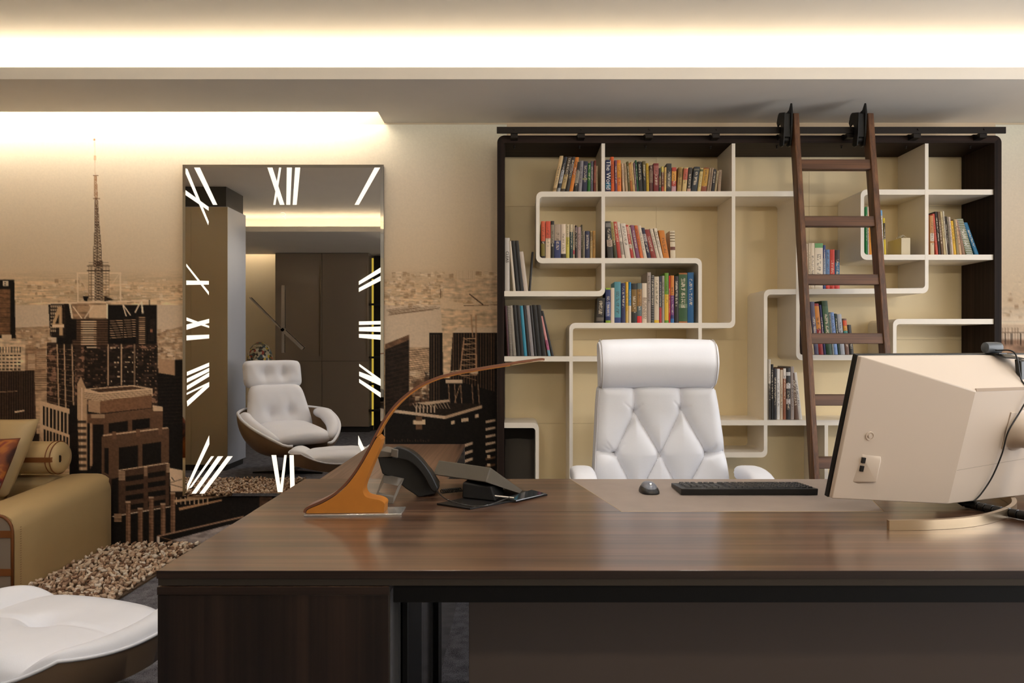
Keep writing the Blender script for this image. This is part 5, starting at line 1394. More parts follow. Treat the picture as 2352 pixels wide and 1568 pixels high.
arcp = catmull([(.95, 1.834), (1.07, 1.842), (1.19, 1.875), (1.309, 1.945), (1.41, 2.035), (1.475, 2.14), (1.505, 2.25), (1.50, 2.336)], 6)
o_, i_ = [], []
for k, p in enumerate(arcp):
    t = np.array(arcp[min(k + 1, len(arcp) - 1)]) - np.array(arcp[max(k - 1, 0)]); t = t / np.linalg.norm(t)
    n_ = np.array((t[1], -t[0]))
    o_.append(tuple(np.array(p) + n_ * .006)); i_.append(tuple(np.array(p) - n_ * .006))
mb = MB()
nA = len(arcp)
vv = [(x, y, DZ + .0005) for x, y in o_] + [(x, y, DZ + .0005) for x, y in i_] + [(x, y, DZ + .0255) for x, y in o_] + [(x, y, DZ + .0255) for x, y in i_]
ff = []
for k in range(nA - 1):
    ff += [(k, k + 1, 2 * nA + k + 1, 2 * nA + k), (nA + k + 1, nA + k, 3 * nA + k, 3 * nA + k + 1), (2 * nA + k, 2 * nA + k + 1, 3 * nA + k + 1, 3 * nA + k), (k + 1, k, nA + k, nA + k + 1)]
ff += [(0, 2 * nA, 3 * nA, nA), (nA - 1, 2 * nA - 1, 4 * nA - 1, 3 * nA - 1)]
mb.add(vv, ff).build('foot_arc', m_arc, mo, smooth='angle', angle=30)

# webcam on the top edge with its lead, and a small dongle clip
Wc = M(.525, mh, .005)
wb = empty('webcam', Wc, 'dark grey webcam perched on top of the monitor', 'webcam')
w_ = MB()
wr_ = []
for (r, x) in ((.010, -.034), (.0155, -.031), (.0165, -.02), (.0165, .02), (.0155, .031), (.010, .034)):
    wr_.append([Wc + U * x + Vector((0, 0, .019)) + (Nn * math.cos(a) * .8 + Vector((0, 0, 1)) * math.sin(a)) * r for a in [2 * math.pi * k / 20 for k in range(20)]])
w_.add([p for rr_ in wr_ for p in rr_], [(i * 20 + k, i * 20 + (k + 1) % 20, (i + 1) * 20 + (k + 1) % 20, (i + 1) * 20 + k) for i in range(5) for k in range(20)] + [tuple(range(19, -1, -1)), tuple(100 + k for k in range(20))])
w_.build('camera_body', mat('webcam_grey', (70, 74, 78), .4), wb, smooth='angle')
MB().hexa([Wc + U * -.015 + Nn * -.012, Wc + U * .02 + Nn * -.012, Wc + U * .02 + Nn * .03, Wc + U * -.015 + Nn * .03], [Wc + U * -.015 + Nn * -.012 + Vector((0, 0, .004)), Wc + U * .02 + Nn * -.012 + Vector((0, 0, .004)), Wc + U * .02 + Nn * .03 + Vector((0, 0, .004)), Wc + U * -.015 + Nn * .03 + Vector((0, 0, .004))]).build('clip', m_bez, wb, bevel=.001)
cb = [Wc + Vector((0, -.015, .012)), Wc + U * .012 + Nn * .05 + Vector((0, 0, .008))] + [M(u, v, wp + w) for u, v, w in ((.578, .36, .004), (.586, .30, .006), (.575, .22, .082), (.572, .14, .07), (.558, .07, .012), (.525, .02, .006), (.505, .0, .003))]
cb[4] = M(.573, .235, wp + .012) + Wn * .0
cb = [Wc + Vector((0, -.014, .012)), Wc + U * .014 + Nn * .055 + Vector((0, 0, .004)), M(.545, .36, .088), M(.543, .33, wp + .006), M(.525, .28, wp + .008), M(.49, .215, wp + .010), M(.488, .15, wp + .010), M(.475, .08, wp + .008), M(.45, .03, wp + .006), M(.43, .004, wp + .003)]
MB().tube(catmull([tuple(p) for p in cb], 8), .0021, 7).build('lead', mat('cable_black', (16, 16, 16), .4), wb, smooth=True)
Dg = M(.598, mh - .045, .05)
dg_ = empty('usb_dongle', Dg, 'black clip-on dongle hanging beside the webcam', 'dongle')
def DGp(u, v, w): return M(.565 + u, mh - .012 + v, .052 + w)
MB().hexa([DGp(-.013, -.05, .02), DGp(.014, -.05, .02), DGp(.014, -.05, .036), DGp(-.013, -.05, .036)], [DGp(-.013, .01, .0), DGp(.014, .01, .0), DGp(.014, .01, .02), DGp(-.013, .01, .02)]).build('dongle_body', mat('dongle_black', (24, 26, 26), .3), dg_, bevel=.003)
MB().hexa([DGp(-.05, .012, -.04), DGp(.012, .012, -.04), DGp(.012, .012, .014), DGp(-.05, .012, .0)], [DGp(-.05, .015, -.04), DGp(.012, .015, -.04), DGp(.012, .015, .014), DGp(-.05, .015, .0)]).build('dongle_arm', mat('dongle_black', (24, 26, 26), .3), dg_)
# ribbed black cable sleeve from behind the monitor across the desk
slp = catmull([tuple(M(.375, -.012, .05)), tuple(P(2196, 1143, 2.10)), tuple(P(2225, 1162, 2.08)), tuple(P(2270, 1172, 2.02)), tuple(P(2310, 1180, 1.98)), tuple(P(2360, 1190, 1.93)), tuple(P(2420, 1204, 1.88)), (1.56, 1.95, DZ + .014)], 7)
slp = [(x, y, max(z, DZ + .0135)) for x, y, z in slp]
cs = empty('cable_sleeve', Vector(slp[len(slp) // 2]) * 1.0, 'ribbed black cable sleeve curving down from behind the monitor', 'cable sleeve')
cs.location.z = DZ
sl = MB()
cum = [0]
for k in range(1, len(slp)): cum.append(cum[-1] + (Vector(slp[k]) - Vector(slp[k - 1])).length)
def at(s):
    for k in range(1, len(slp)):
        if s <= cum[k]:
            f = (s - cum[k - 1]) / max(1e-9, cum[k] - cum[k - 1]); return Vector(slp[k - 1]).lerp(Vector(slp[k]), f)
    return Vector(slp[-1])
nseg = int(cum[-1] / .021)
m_slv = mat('sleeve_black', (14, 14, 15), .3)
for k in range(nseg):
    a, b = at(cum[-1] * k / nseg), at(cum[-1] * (k + .93) / nseg)
    MB().tube([a, a.lerp(b, .06), a.lerp(b, .94), b], [.0105, .0125, .0125, .0105], 12).build('sleeve_ring', m_slv, cs, smooth='angle')
MB().tube(slp, .009, 8).build('cable_core', mat('core_grey', (90, 88, 84), .5), cs, smooth=True)
# ---------------------------------------------------------------- white desk chair
def leather(name, col, rough=.42, bump=.12):
    return mat(name, col, rough, spec=.45, var=.02, var_scale=8, bump=bump, bump_scale=260)
m_wl = leather('white_leather', (236, 238, 245))
m_chr = mat('chrome', (206, 206, 208), .12, metal=1)
CYF = 2.93
ch = empty('desk_chair', (PX(1522, CYF), 3.0, 0), 'white leather desk chair with tufted back and bolster headrest', 'chair')
def seg_d(p, a, b):
    ax, ay = a; bx, by = b
    dx, dy = bx - ax, by - ay
    t = np.clip(((p[0] - ax) * dx + (p[1] - ay) * dy) / (dx * dx + dy * dy), 0, 1)
    return np.hypot(p[0] - ax - t * dx, p[1] - ay - t * dy)
A_, B2, C2, D2, E2, F2, G2 = (1462, 948), (1571, 942), (1416, 1045), (1521, 1047), (1629, 1044), (1468, 1145), (1573, 1145)
segs = [(A_, (1460, 880)), (B2, (1568, 880)), (A_, C2), (A_, D2), (B2, D2), (B2, E2), (C2, (1360, 1038)), (E2, (1690, 1038)), (C2, F2), (D2, F2), (D2, G2), (E2, G2), (F2, (1420, 1245)), (F2, (1521, 1245)), (G2, (1521, 1245)), (G2, (1629, 1245))]
nodes = [A_, B2, C2, D2, E2, F2, G2]
wrk = [((1462, 948), (1436, 926)), ((1462, 948), (1478, 930)), ((1571, 942), (1552, 924)), ((1571, 942), (1590, 934)), ((1416, 1045), (1392, 1012)), ((1416, 1045), (1436, 1022)), ((1629, 1044), (1648, 1024)), ((1629, 1044), (1658, 1020)), ((1416, 1045), (1378, 1020))]
def back_px(u, v):
    y = 888 + (1330 - 888) * v
    xl = np.interp(y, [888, 897, 930, 1097, 1330], [1384, 1379, 1376, 1368, 1366]); xr = np.interp(y, [888, 897, 930, 1097, 1330], [1644, 1650, 1656, 1681, 1690])
    return xl + (xr - xl) * u, y
def back_front(u, v):
    x, y = back_px(u, v)
    d = min(seg_d((x, y), a, b) for a, b in segs)
    bulge = .026 * (1 - math.exp(-d / 13)) + .004 * (1 - math.exp(-d / 2.2))
    for n in nodes:
        r = math.hypot(x - n[0], y - n[1]); bulge -= .018 * math.exp(-(r / 9) ** 2)
    for a, b in wrk:
        dd = seg_d((x, y), a, b); fall = max(0, 1 - math.hypot(x - a[0], y - a[1]) / 42)
        bulge -= .007 * math.exp(-(dd / 2.6) ** 2) * fall
    eu = min(u, 1 - u) * 290; ev = min(v * 442 + 2, (1 - v) * 442 + 2)
    ed = min(eu, ev)
    rnd = .03 * (1 - math.sqrt(max(0, 1 - (1 - min(ed / 24, 1)) ** 2)))
    yd = CYF + .05 - bulge + rnd + (v - .0) * (-.01)
    p = P(x, y, CYF)
    return (p.x, yd, p.z)
bk = MB()
nu, nv = 132, 176
bk.grid(nu, nv, back_front)
# edge strip and rear surface
k0 = len(bk.v)
ring = [i for i in range(nu)] + [j * nu + nu - 1 for j in range(1, nv)] + [(nv - 1) * nu + i for i in range(nu - 2, -1, -1)] + [j * nu for j in range(nv - 2, 0, -1)]
rv = [(bk.v[i][0], CYF + .15, bk.v[i][2]) for i in ring]
bk.v.extend(rv)
for i in range(len(ring)):
    j = (i + 1) % len(ring)
    bk.f.append((ring[i], ring[j], k0 + j, k0 + i))
bk.f.append(tuple(k0 + i for i in range(len(ring))))
backrest = bk.build('backrest', m_wl, ch, smooth='angle', angle=50)
# seam piping down both sides of the back
for uu in (.004, .996):
    MB().tube([Vector(back_front(uu, t)) + Vector((0, .004, 0)) for t in np.linspace(.02, .98, 30)], .0028, 6).build('piping', m_wl, backrest, smooth=True)
# stitched seam threads
m_th = mat('seam_thread', (164, 158, 160), .7)
th_ = MB()
for a, b in segs[:12]:
    pts = []
    for t in np.linspace(0, 1, 14):
        x, y = a[0] + (b[0] - a[0]) * t, a[1] + (b[1] - a[1]) * t
        v = (y - 888) / 442
        if v < .012 or v > .99: continue
        xl, _ = back_px(0, v); xr, _ = back_px(1, v); u = (x - xl) / (xr - xl)
        if u < .02 or u > .98: continue
        q = Vector(back_front(u, v)); pts.append(q + Vector((0, .0004, 0)))
    if len(pts) > 2: th_.tube(pts, .0014, 5)
th_.build('seam', m_th, backrest, smooth=True)
# bolster headrest: soft D section
hx0, hx1 = PX(1379, CYF - .02), PX(1651, CYF - .02)
sec = catmull([(CYF + .10, PZ(783, CYF)), (CYF + .045, PZ(777, CYF)), (CYF - .005, PZ(790, CYF)), (CYF - .035, PZ(825, CYF)), (CYF - .028, PZ(855, CYF)), (CYF + .0, PZ(880, CYF)), (CYF + .04, PZ(890, CYF)), (CYF + .10, PZ(892, CYF))], 5)
cy_, cz_ = CYF + .04, PZ(834, CYF)
hb = MB(); vsx = []; nsx = len(sec); cols = 26
for i in range(cols):
    t = i / (cols - 1); ex = min(t, 1 - t) * (hx1 - hx0)
    k = .90 + .10 * math.sqrt(max(0, 1 - (1 - min(ex / .02, 1)) ** 2))
    for (y, z) in sec: vsx.append((hx0 + (hx1 - hx0) * t + (z - cz_) * .02 * (2 * t - 1), cy_ + (y - cy_) * k, cz_ + (z - cz_) * k - .006 * (2 * t - 1) ** 2))
fs = [(i * nsx + k, i * nsx + (k + 1) % nsx, (i + 1) * nsx + (k + 1) % nsx, (i + 1) * nsx + k) for i in range(cols - 1) for k in range(nsx)]
fs += [tuple(range(nsx - 1, -1, -1)), tuple((cols - 1) * nsx + k for k in range(nsx))]
headrest = hb.add(vsx, fs).build('headrest', m_wl, ch, smooth='angle', angle=60)
for t, s in ((.018, 1), (.982, 1)):
    x = hx0 + (hx1 - hx0) * t
    MB().tube([(x + (z - cz_) * .02 * (2 * t - 1), cy_ + (y - cy_) * 1.0, cz_ + (z - cz_) * 1.0 - .006) for y, z in sec[1:-1]], .0022, 6).build('piping', mat('piping_grey', (196, 192, 190), .5), headrest, smooth=True)
MB().box(PX(1400, 2.95), PX(1632, 2.95), CYF + .10, CYF + .125, .80, 1.20).build('back_shell', mat('chair_shell', (206, 204, 202), .4), ch, bevel=.012, seg=3)
# seat, arms, base
def pad(x0, x1, y0, y1, z0, z1, name, m, parent, r=.03, local=False):
    return MB().box(x0, x1, y0, y1, z0, z1).build(name, m, parent, bevel=r, seg=5, local=local)
cxm = PX(1522, CYF)
pad(cxm - .265, cxm + .265, 2.60, 3.03, .41, .52, 'seat', m_wl, ch, .045)
for s in (-1, 1):
    xa = cxm + s * .335
    sec2 = [(xa - .045, 2.62), (xa + .045, 2.62), (xa + .045, 2.98), (xa - .045, 2.98)]
    am = MB(); n = 12; vv = []
    prof_a = [(2.62, .655, .05), (2.64, .69, .062), (2.70, .728, .07), (2.78, .742, .07), (2.88, .738, .066), (2.98, .72, .06)]
    for (y, zt2, hh) in prof_a:
        for q in range(14):
            a = 2 * math.pi * q / 14
            c, s_ = math.cos(a), math.sin(a)
            vv.append((xa + .047 * math.copysign(abs(c) ** .6, c), y, zt2 - hh / 2 + hh / 2 * math.copysign(abs(s_) ** .6, s_)))
    ff = [(i * 14 + k, i * 14 + (k + 1) % 14, (i + 1) * 14 + (k + 1) % 14, (i + 1) * 14 + k) for i in range(len(prof_a) - 1) for k in range(14)] + [tuple(range(13, -1, -1)), tuple((len(prof_a) - 1) * 14 + k for k in range(14))]
    am.add(vv, ff).build('armrest', m_wl, ch, smooth='angle', angle=60, subsurf=1)
    MB().tube(catmull([(xa, 2.82, .68), (xa, 2.84, .55), (xa - s * .05, 2.84, .43), (xa - s * .14, 2.84, .405)], 6), .014, 10).build('arm_bracket', m_chr, ch, smooth='angle')
MB().lathe([(.028, 0), (.028, .2), (.04, .2), (.05, .3), (.05, .312)], (cxm, 2.82, .1), 18).build('gas_column', m_chr, ch, smooth='angle')
MB().box(cxm - .1, cxm + .1, 2.72, 2.94, .395, .412).build('seat_plate', m_blackm, ch)
for k in range(5):
    a = math.radians(72 * k + 20)
    c, s = math.cos(a), math.sin(a)
    tipx, tipy = cxm + .31 * c, 2.82 + .31 * s
    MB().hexa([(cxm + .02 * s, 2.82 - .02 * c, .10), (tipx + .012 * s, tipy - .012 * c, .068), (tipx - .012 * s, tipy + .012 * c, .068), (cxm - .02 * s, 2.82 + .02 * c, .10)],
              [(cxm + .02 * s, 2.82 - .02 * c, .145), (tipx + .012 * s, tipy - .012 * c, .088), (tipx - .012 * s, tipy + .012 * c, .088), (cxm - .02 * s, 2.82 + .02 * c, .145)]).build('base_leg', m_chr, ch, bevel=.004)
    MB().lathe([(.012, -.014), (.03, -.012), (.03, .012), (.012, .014)], (tipx, tipy, .0305), 18, 'X').build('caster', m_blackm, ch, smooth='angle')

# ---------------------------------------------------------------- sofa against the mural
m_sofa = leather('tan_leather', (188, 163, 118), .5)
m_brown = leather('brown_leather', (120, 72, 34), .5)
SX = -2.425
sf = empty('sofa', (-3.5, 3.95, 0), 'low tan leather sofa against the mural with brown piping', 'sofa')
def rounded_arm(xo, xi, y0, y1, h0, h1, r, name):
    """arm slab: outer face at xo, inner at xi, rounded top, slightly rising to the back"""
    mb_ = MB(); rows = 10; vv = []
    s = 1 if xo > xi else -1
    sec_ = []
    sec_ += [(0, 0), (0, -r)] if False else []
    for i in range(rows):
        t = i / (rows - 1); y = y0 + (y1 - y0) * t; h = h0 + (h1 - h0) * t
        e_ = min(t, 1 - t) * (y1 - y0); k = .018 * (1 - math.sqrt(max(0, 1 - (1 - min(e_ / .018, 1)) ** 2)))
        ring_ = [(xo - s * k, .02)] + [(xo - s * (r - r * math.sin(math.radians(a))) - s * k * (1 if a > 45 else 0), h - r + r * math.cos(math.radians(a)) - k) for a in (90, 75, 60, 45, 30, 15, 0)] + \
                [(xi + s * (.05 - .05 * math.sin(math.radians(a))), h - .05 + .05 * math.cos(math.radians(a)) - k) for a in (0, 30, 60, 90)] + [(xi, .02)]
        vv += [(x, y, z) for x, z in ring_]
        n_ = len(ring_)
    ff = [(i * n_ + k, i * n_ + (k + 1) % n_, (i + 1) * n_ + (k + 1) % n_, (i + 1) * n_ + k) for i in range(rows - 1) for k in range(n_)] + [tuple(range(n_ - 1, -1, -1)), tuple((rows - 1) * n_ + k for k in range(n_))]
    return mb_.add(vv, ff).build(name, m_sofa, sf, smooth='angle', angle=50)
rounded_arm(SX, SX - .25, 3.50, 4.335, .415, .468, .10, 'arm')
rounded_arm(-4.6, -4.24, 3.50, 4.335, .415, .468, .10, 'arm')
# recessed front panel of the arm with brown piping and straps
pin = [(SX - .02, .03)] + [(SX - .02 - .08 + .08 * math.sin(math.radians(a)), .415 - .10 + .08 * math.cos(math.radians(a))) for a in (90, 70, 50, 30, 10, 0)] + [(SX - .23, .395), (SX - .23, .03)]
MB().prism(pin, lambda u, v, w: (u, w, v), 3.488, 3.499).build('front_panel', mat('sofa_panel', (136, 124, 112), .6), sf)
front_panel = bpy.data.objects['front_panel']
MB().tube([(u, 3.488, v) for u, v in pin], .007, 6).build('piping', m_brown, front_panel, smooth=True)
for z in (.10, .285):
    MB().box(SX - .23, SX - .022, 3.482, 3.4865, z, z + .035).build('strap', m_brown, front_panel, bevel=.001)
m_st = mat('stitch', (150, 122, 84), .7)
stc = MB()
for k in range(26):
    z = .04 + k * .0115
    stc.box(SX - .0004, SX + .0008, 3.515, 3.523, z, z + .004)
stc.build('stitching', m_st, sf)
MB().box(-4.24, SX - .25, 3.52, 4.335, .05, .22).build('seat_base', m_sofa, sf, bevel=.015, seg=3)
for k in range(2):
    x0 = -4.235 + k * .777
    pad(x0, x0 + .772, 3.50, 4.12, .222, .36, 'seat_cushion', m_sofa, sf, .04)
MB().box(-4.24, SX - .25, 4.14, 4.34, .225, .455).build('back_frame', m_sofa, sf, bevel=.04, seg=4)
for x in (-4.5, SX - .1):
    for y in (3.56, 4.26): MB().box(x - .03, x + .03, y - .03, y + .03, .0105, .022).build('foot', m_blackm, sf)
def soft_pad(c, ux, uz, w, h, t, name, m, parent, n=22, label=None, pw=.5):
    """pillow: soft-edged quad pad centred at c, width along ux, height along uz"""
    ux = Vector(ux).normalized(); uz = Vector(uz).normalized(); un = ux.cross(uz).normalized()
    mb_ = MB()
    def f(side):
        def g(u, v):
            a, b = 2 * u - 1, 2 * v - 1
            th = t / 2 * (max(0, (1 - a ** 4)) ** pw) * (max(0, (1 - b ** 4)) ** pw)
            pin_ = 1 - .06 * (1 - a * a) * b * b * .5
            pin2 = 1 - .06 * (1 - b * b) * a * a * .5
            return tuple(Vector(c) + ux * (a * w / 2 * pin2) + uz * (b * h / 2 * pin_) + un * (th * side))
        return g
    mb_.grid(n, n, f(1)); k = len(mb_.v); mb_.grid(n, n, f(-1))
    o = mb_.build(name, m, parent, smooth=True)
    bm = bmesh.new(); bm.from_mesh(o.data); bmesh.ops.remove_doubles(bm, verts=bm.verts, dist=.0006); bmesh.ops.recalc_face_normals(bm, faces=bm.faces); bm.to_mesh(o.data); bm.free(); o.data.shade_smooth()
    return o
# big leather back pillow, printed throw pillow, strapped bolster
bp1 = soft_pad((-2.945, 3.985, .60), (1, -.10, .0), (.20, .34, 1), .46, .45, .15, 'back_pillow', m_sofa, None)
tag(bp1, 'large tan leather back cushion with a stitched side seam', 'cushion')
q = [Vector((-2.86, 3.96, .42)), Vector((-2.80, 4.0, .80))]
st = MB()
for k in range(30):
    t = k / 30
    p = Vector((-2.875 + -.045 * (t - .5), 3.93 + .145 * t, .43 + .36 * t))
    st.box(p.x, p.x + .002, p.y - .004, p.y - .001, p.z, p.z + .007)
def print_mat():
    m = bpy.data.materials.new('pillow_print'); m.use_nodes = True
    nt = m.node_tree; b = nt.nodes['Principled BSDF']; b.inputs['Roughness'].default_value = .7
    tc = nt.nodes.new('ShaderNodeTexCoord'); v = nt.nodes.new('ShaderNodeTexNoise'); v.inputs['Scale'].default_value = 5.5; v.inputs['Detail'].default_value = 3; v.inputs['Distortion'].default_value = 1.2
    nt.links.new(tc.outputs['Object'], v.inputs['Vector'])
    r = nt.nodes.new('ShaderNodeValToRGB'); r.color_ramp.interpolation = 'EASE'
    es = r.color_ramp.elements; es[0].position = .30; es[0].color = lin((60, 30, 24)); es[1].position = .74; es[1].color = lin((205, 190, 176))
    for p_, c_ in ((.42, (128, 66, 32)), (.5, (176, 104, 42)), (.58, (120, 34, 38)), (.64, (90, 40, 30))):
        k = es.new(p_); k.color = lin(c_)
    nt.links.new(v.outputs['Fac'], r.inputs['Fac']); nt.links.new(r.outputs['Color'], b.inputs['Base Color'])
    return m
tp_ = soft_pad((-2.885, 3.80, .55), (1, -.05, .02), (.14, .42, 1), .40, .37, .11, 'throw_pillow', print_mat(), None)
tag(tp_, 'brown red and white printed throw pillow leaning on the tan cushion', 'pillow')
bo = empty('bolster', (-2.75, 4.12, .475), 'tan leather roll cushion with a brown strap lying on the sofa arm', 'cushion')
bxe = -2.625; byc, bzc, br_ = 4.165, .572, .093
MB().lathe([(.0001, -.55), (br_ * .7, -.55), (br_, -.52), (br_ * 1.01, -.25), (br_, -.03), (br_ * .96, -.012), (br_ * .8, .004), (br_ * .4, .009), (.0001, .004)], (bxe, byc, bzc), 32, 'X').build('roll', m_sofa, bo, smooth=True)
for xx in (-.02, -.045):
    MB().tube([(bxe + xx, byc + (br_ + .001) * math.cos(a), bzc + (br_ + .001) * math.sin(a)) for a in np.linspace(0, 2 * math.pi, 33)], .0032, 6, caps=False).build('piping', m_brown, bo, smooth=True)
MB().hexa([(bxe - .34, byc - br_ - .006, bzc - .014), (bxe - .012, byc - br_ - .004, bzc - .014), (bxe - .012, byc - br_ + .001, bzc - .014), (bxe - .34, byc - br_ - .001, bzc - .014)], [(bxe - .34, byc - br_ - .006, bzc + .014), (bxe - .012, byc - br_ - .004, bzc + .014), (bxe - .012, byc - br_ + .001, bzc + .014), (bxe - .34, byc - br_ - .001, bzc + .014)]).build('strap', m_brown, bo)
MB().hexa([(bxe - .013, byc - br_ - .004, bzc - .014), (bxe + .013, byc - .035, bzc - .014), (bxe + .010, byc - .035, bzc - .014), (bxe - .016, byc - br_, bzc - .014)], [(bxe - .013, byc - br_ - .004, bzc + .014), (bxe + .013, byc - .035, bzc + .014), (bxe + .010, byc - .035, bzc + .014), (bxe - .016, byc - br_, bzc + .014)]).build('strap_end', m_brown, bo)
MB().box(bxe + .010, bxe + .016, byc - .052, byc - .046, bzc - .02, bzc + .02).build('buckle', m_blackm, bo)

# ---------------------------------------------------------------- shag rug of felted tufts
RX0, RX1, RY0, RY1 = -4.3, -1.9, 2.16, 4.335
rg = empty('shag_rug', ((RX0 + RX1) / 2, (RY0 + RY1) / 2, 0), 'beige and brown shag rug of knotted wool tufts under the sofa', 'rug')
MB().box(RX0, RX1, RY0, RY1, .0005, .010).build('backing', mat('rug_backing', (112, 92, 74), .95), rg)
def rug_pile():
    bm = bmesh.new(); bmesh.ops.create_icosphere(bm, subdivisions=1, radius=1.0)
    bv = np.array([v.co[:] for v in bm.verts]); bf = np.array([[v.index for v in f.verts] for f in bm.faces]); bm.free()
    P_ = []
    y = RY0
    while y < RY1 - .01:
        x = -2.405 if y > 3.45 else -3.15
        while x < RX1:
            P_.append((x + rng.uniform(-.012, .012), y + rng.uniform(-.012, .012))); x += .0235
        y += .022
    P_ = np.array(P_)
    n = len(P_)
    sc = np.stack([rng.uniform(.012, .021, n), rng.uniform(.006, .010, n), rng.uniform(.007, .013, n)], 1)
    ang = rng.uniform(0, math.pi, n)
    tilt = rng.uniform(-.9, .9, n)
    z = .016 + rng.uniform(0, .02, n)
    b = bv[None] * sc[:, None] * (1 + rng.uniform(-.25, .25, (n, len(bv), 1)))
    bx_ = b[..., 0] * np.cos(tilt)[:, None] - b[..., 2] * np.sin(tilt)[:, None]; bz_ = b[..., 0] * np.sin(tilt)[:, None] + b[..., 2] * np.cos(tilt)[:, None]
    bz_ += .35 * np.abs(bx_)
    b = np.stack([bx_, b[..., 1], bz_], -1)
    cx_ = b[..., 0] * np.cos(ang)[:, None] - b[..., 1] * np.sin(ang)[:, None]; cy2 = b[..., 0] * np.sin(ang)[:, None] + b[..., 1] * np.cos(ang)[:, None]
    co = np.stack([cx_ + P_[:, 0:1], cy2 + P_[:, 1:2], b[..., 2] + z[:, None]], -1).reshape(-1, 3)
    fc = (bf[None] + (np.arange(n) * len(bv))[:, None, None]).reshape(-1, 3)
    me = bpy.data.meshes.new('pile')
    me.vertices.add(len(co)); me.vertices.foreach_set('co', (co - np.array(wloc(rg))).ravel())
    me.loops.add(fc.size); me.loops.foreach_set('vertex_index', fc.ravel())
    me.polygons.add(len(fc)); me.polygons.foreach_set('loop_start', np.arange(0, fc.size, 3)); me.polygons.foreach_set('loop_total', np.full(len(fc), 3))
    me.update(calc_edges=True)
    pal = np.array([lin(c)[:3] for c in ((222, 200, 176), (198, 170, 146), (172, 142, 118), (232, 218, 202), (138, 108, 88), (210, 186, 162))])
    c = pal[rng.integers(0, len(pal), n)]
    c = np.repeat(c, len(bv), 0)
    at_ = me.color_attributes.new('tuft', 'FLOAT_COLOR', 'POINT'); at_.data.foreach_set('color', np.concatenate([c, np.ones((len(c), 1))], 1).ravel().astype(np.float32))
    me.shade_smooth()
    m = bpy.data.materials.new('wool_tufts'); m.use_nodes = True
    nt = m.node_tree; bs_ = nt.nodes['Principled BSDF']; bs_.inputs['Roughness'].default_value = .95; bs_.inputs['Specular IOR Level'].default_value = .1
    ca = nt.nodes.new('ShaderNodeVertexColor'); ca.layer_name = 'tuft'; nt.links.new(ca.outputs['Color'], bs_.inputs['Base Color'])
    nz = nt.nodes.new('ShaderNodeTexNoise'); nz.inputs['Scale'].default_value = 300; bp = nt.nodes.new('ShaderNodeBump'); bp.inputs['Strength'].default_value = .7; bp.inputs['Distance'].default_value = .003
    tc = nt.nodes.new('ShaderNodeTexCoord'); nt.links.new(tc.outputs['Object'], nz.inputs['Vector']); nt.links.new(nz.outputs['Fac'], bp.inputs['Height']); nt.links.new(bp.outputs['Normal'], bs_.inputs['Normal'])
    me.materials.append(m)
    o = bpy.data.objects.new('pile', me); COL.objects.link(o); o.parent = rg; o['kind'] = 'stuff'
rug_pile()

# ---------------------------------------------------------------- lounge ottoman (built in local coordinates)
m_shell = leather('taupe_leather', (140, 117, 93), .35)
m_lw = leather('lounge_white_leather', (234, 236, 243), .45)
ot = empty('lounge_ottoman', (-1.545, 2.34, 0), 'white leather lounge ottoman with taupe shell at the left of the desk', 'ottoman', rotz=math.radians(-17))
def ot_xy(u, v):
    a, b = 2 * u - 1, 2 * v - 1
    # rounded-rectangle plan: squeeze corners
    ex = .43 * (1 - .10 * abs(b) ** 4); ey = .29 * (1 - .10 * abs(a) ** 4)
    s_ = .5
    return a * ex * (1 - s_ + s_ * math.sqrt(1 - b * b / 2)), b * ey * (1 - s_ + s_ * math.sqrt(1 - a * a / 2)), a, b
def ot_shell(u, v, off=0):
    x, y, a, b = ot_xy(u, v)
    return (x, y, .22 + .085 * abs(a) ** 2.2 + .01 * b * b + off)
def ot_top(u, v):
    x, y, a, b = ot_xy(u, v)
    z = .22 + .085 * abs(a) ** 2.2 + .01 * b * b
    edge = max(0, 1 - abs(a) ** 14) ** .5 * max(0, 1 - abs(b) ** 6) ** .5
    cen = .10 * math.sqrt(max(0, 1 - (a / .72) ** 2)) if abs(a) < .72 else 0
    wing = .06 * math.sqrt(max(0, 1 - ((abs(a) - .84) / .18) ** 2)) if abs(abs(a) - .84) < .18 else 0
    cr_ = max(cen, wing, .03) * edge
    r2 = (a / .13) ** 2 + (b / .13) ** 2
    cr_ -= .05 * math.exp(-r2)
    l1 = abs(b - .06 * a); cr_ -= .016 * math.exp(-(l1 / .03) ** 2) * math.exp(-(a / .5) ** 2)
    cr_ += .0025 * math.sin(14 * a + 4 * b) * math.exp(-((b + .9) / .3) ** 2) * edge
    return (x * (1 - .01), y * (1 - .01), z + .004 + max(cr_, .002))
osh = MB()
osh.grid(30, 30, lambda u, v: ot_shell(u, v, 0)); k = len(osh.v); osh.grid(30, 30, lambda u, v: tuple(np.array(ot_shell(u, v, -.10 + .03 * (1 - (2 * u - 1) ** 2))) * np.array((.93, .93, 1))))
rim = [i for i in range(30)] + [j * 30 + 29 for j in range(1, 30)] + [29 * 30 + i for i in range(28, -1, -1)] + [j * 30 for j in range(28, 0, -1)]
for i in range(len(rim)): osh.f.append((rim[i], rim[(i + 1) % len(rim)], k + rim[(i + 1) % len(rim)], k + rim[i]))
osh.build('shell', m_shell, ot, smooth='angle', angle=55, local=True)
ocu = MB().grid(64, 64, ot_top)
rim = [i for i in range(64)] + [j * 64 + 63 for j in range(1, 64)] + [63 * 64 + i for i in range(62, -1, -1)] + [j * 64 for j in range(62, 0, -1)]
k = len(ocu.v); ocu.v.extend([(ocu.v[i][0], ocu.v[i][1], ocu.v[i][2] - .005) for i in rim]); ocu.f += [(rim[i], rim[(i + 1) % len(rim)], k + (i + 1) % len(rim), k + i) for i in range(len(rim))]
ocu.build('cushion', m_lw, ot, smooth=True, local=True)
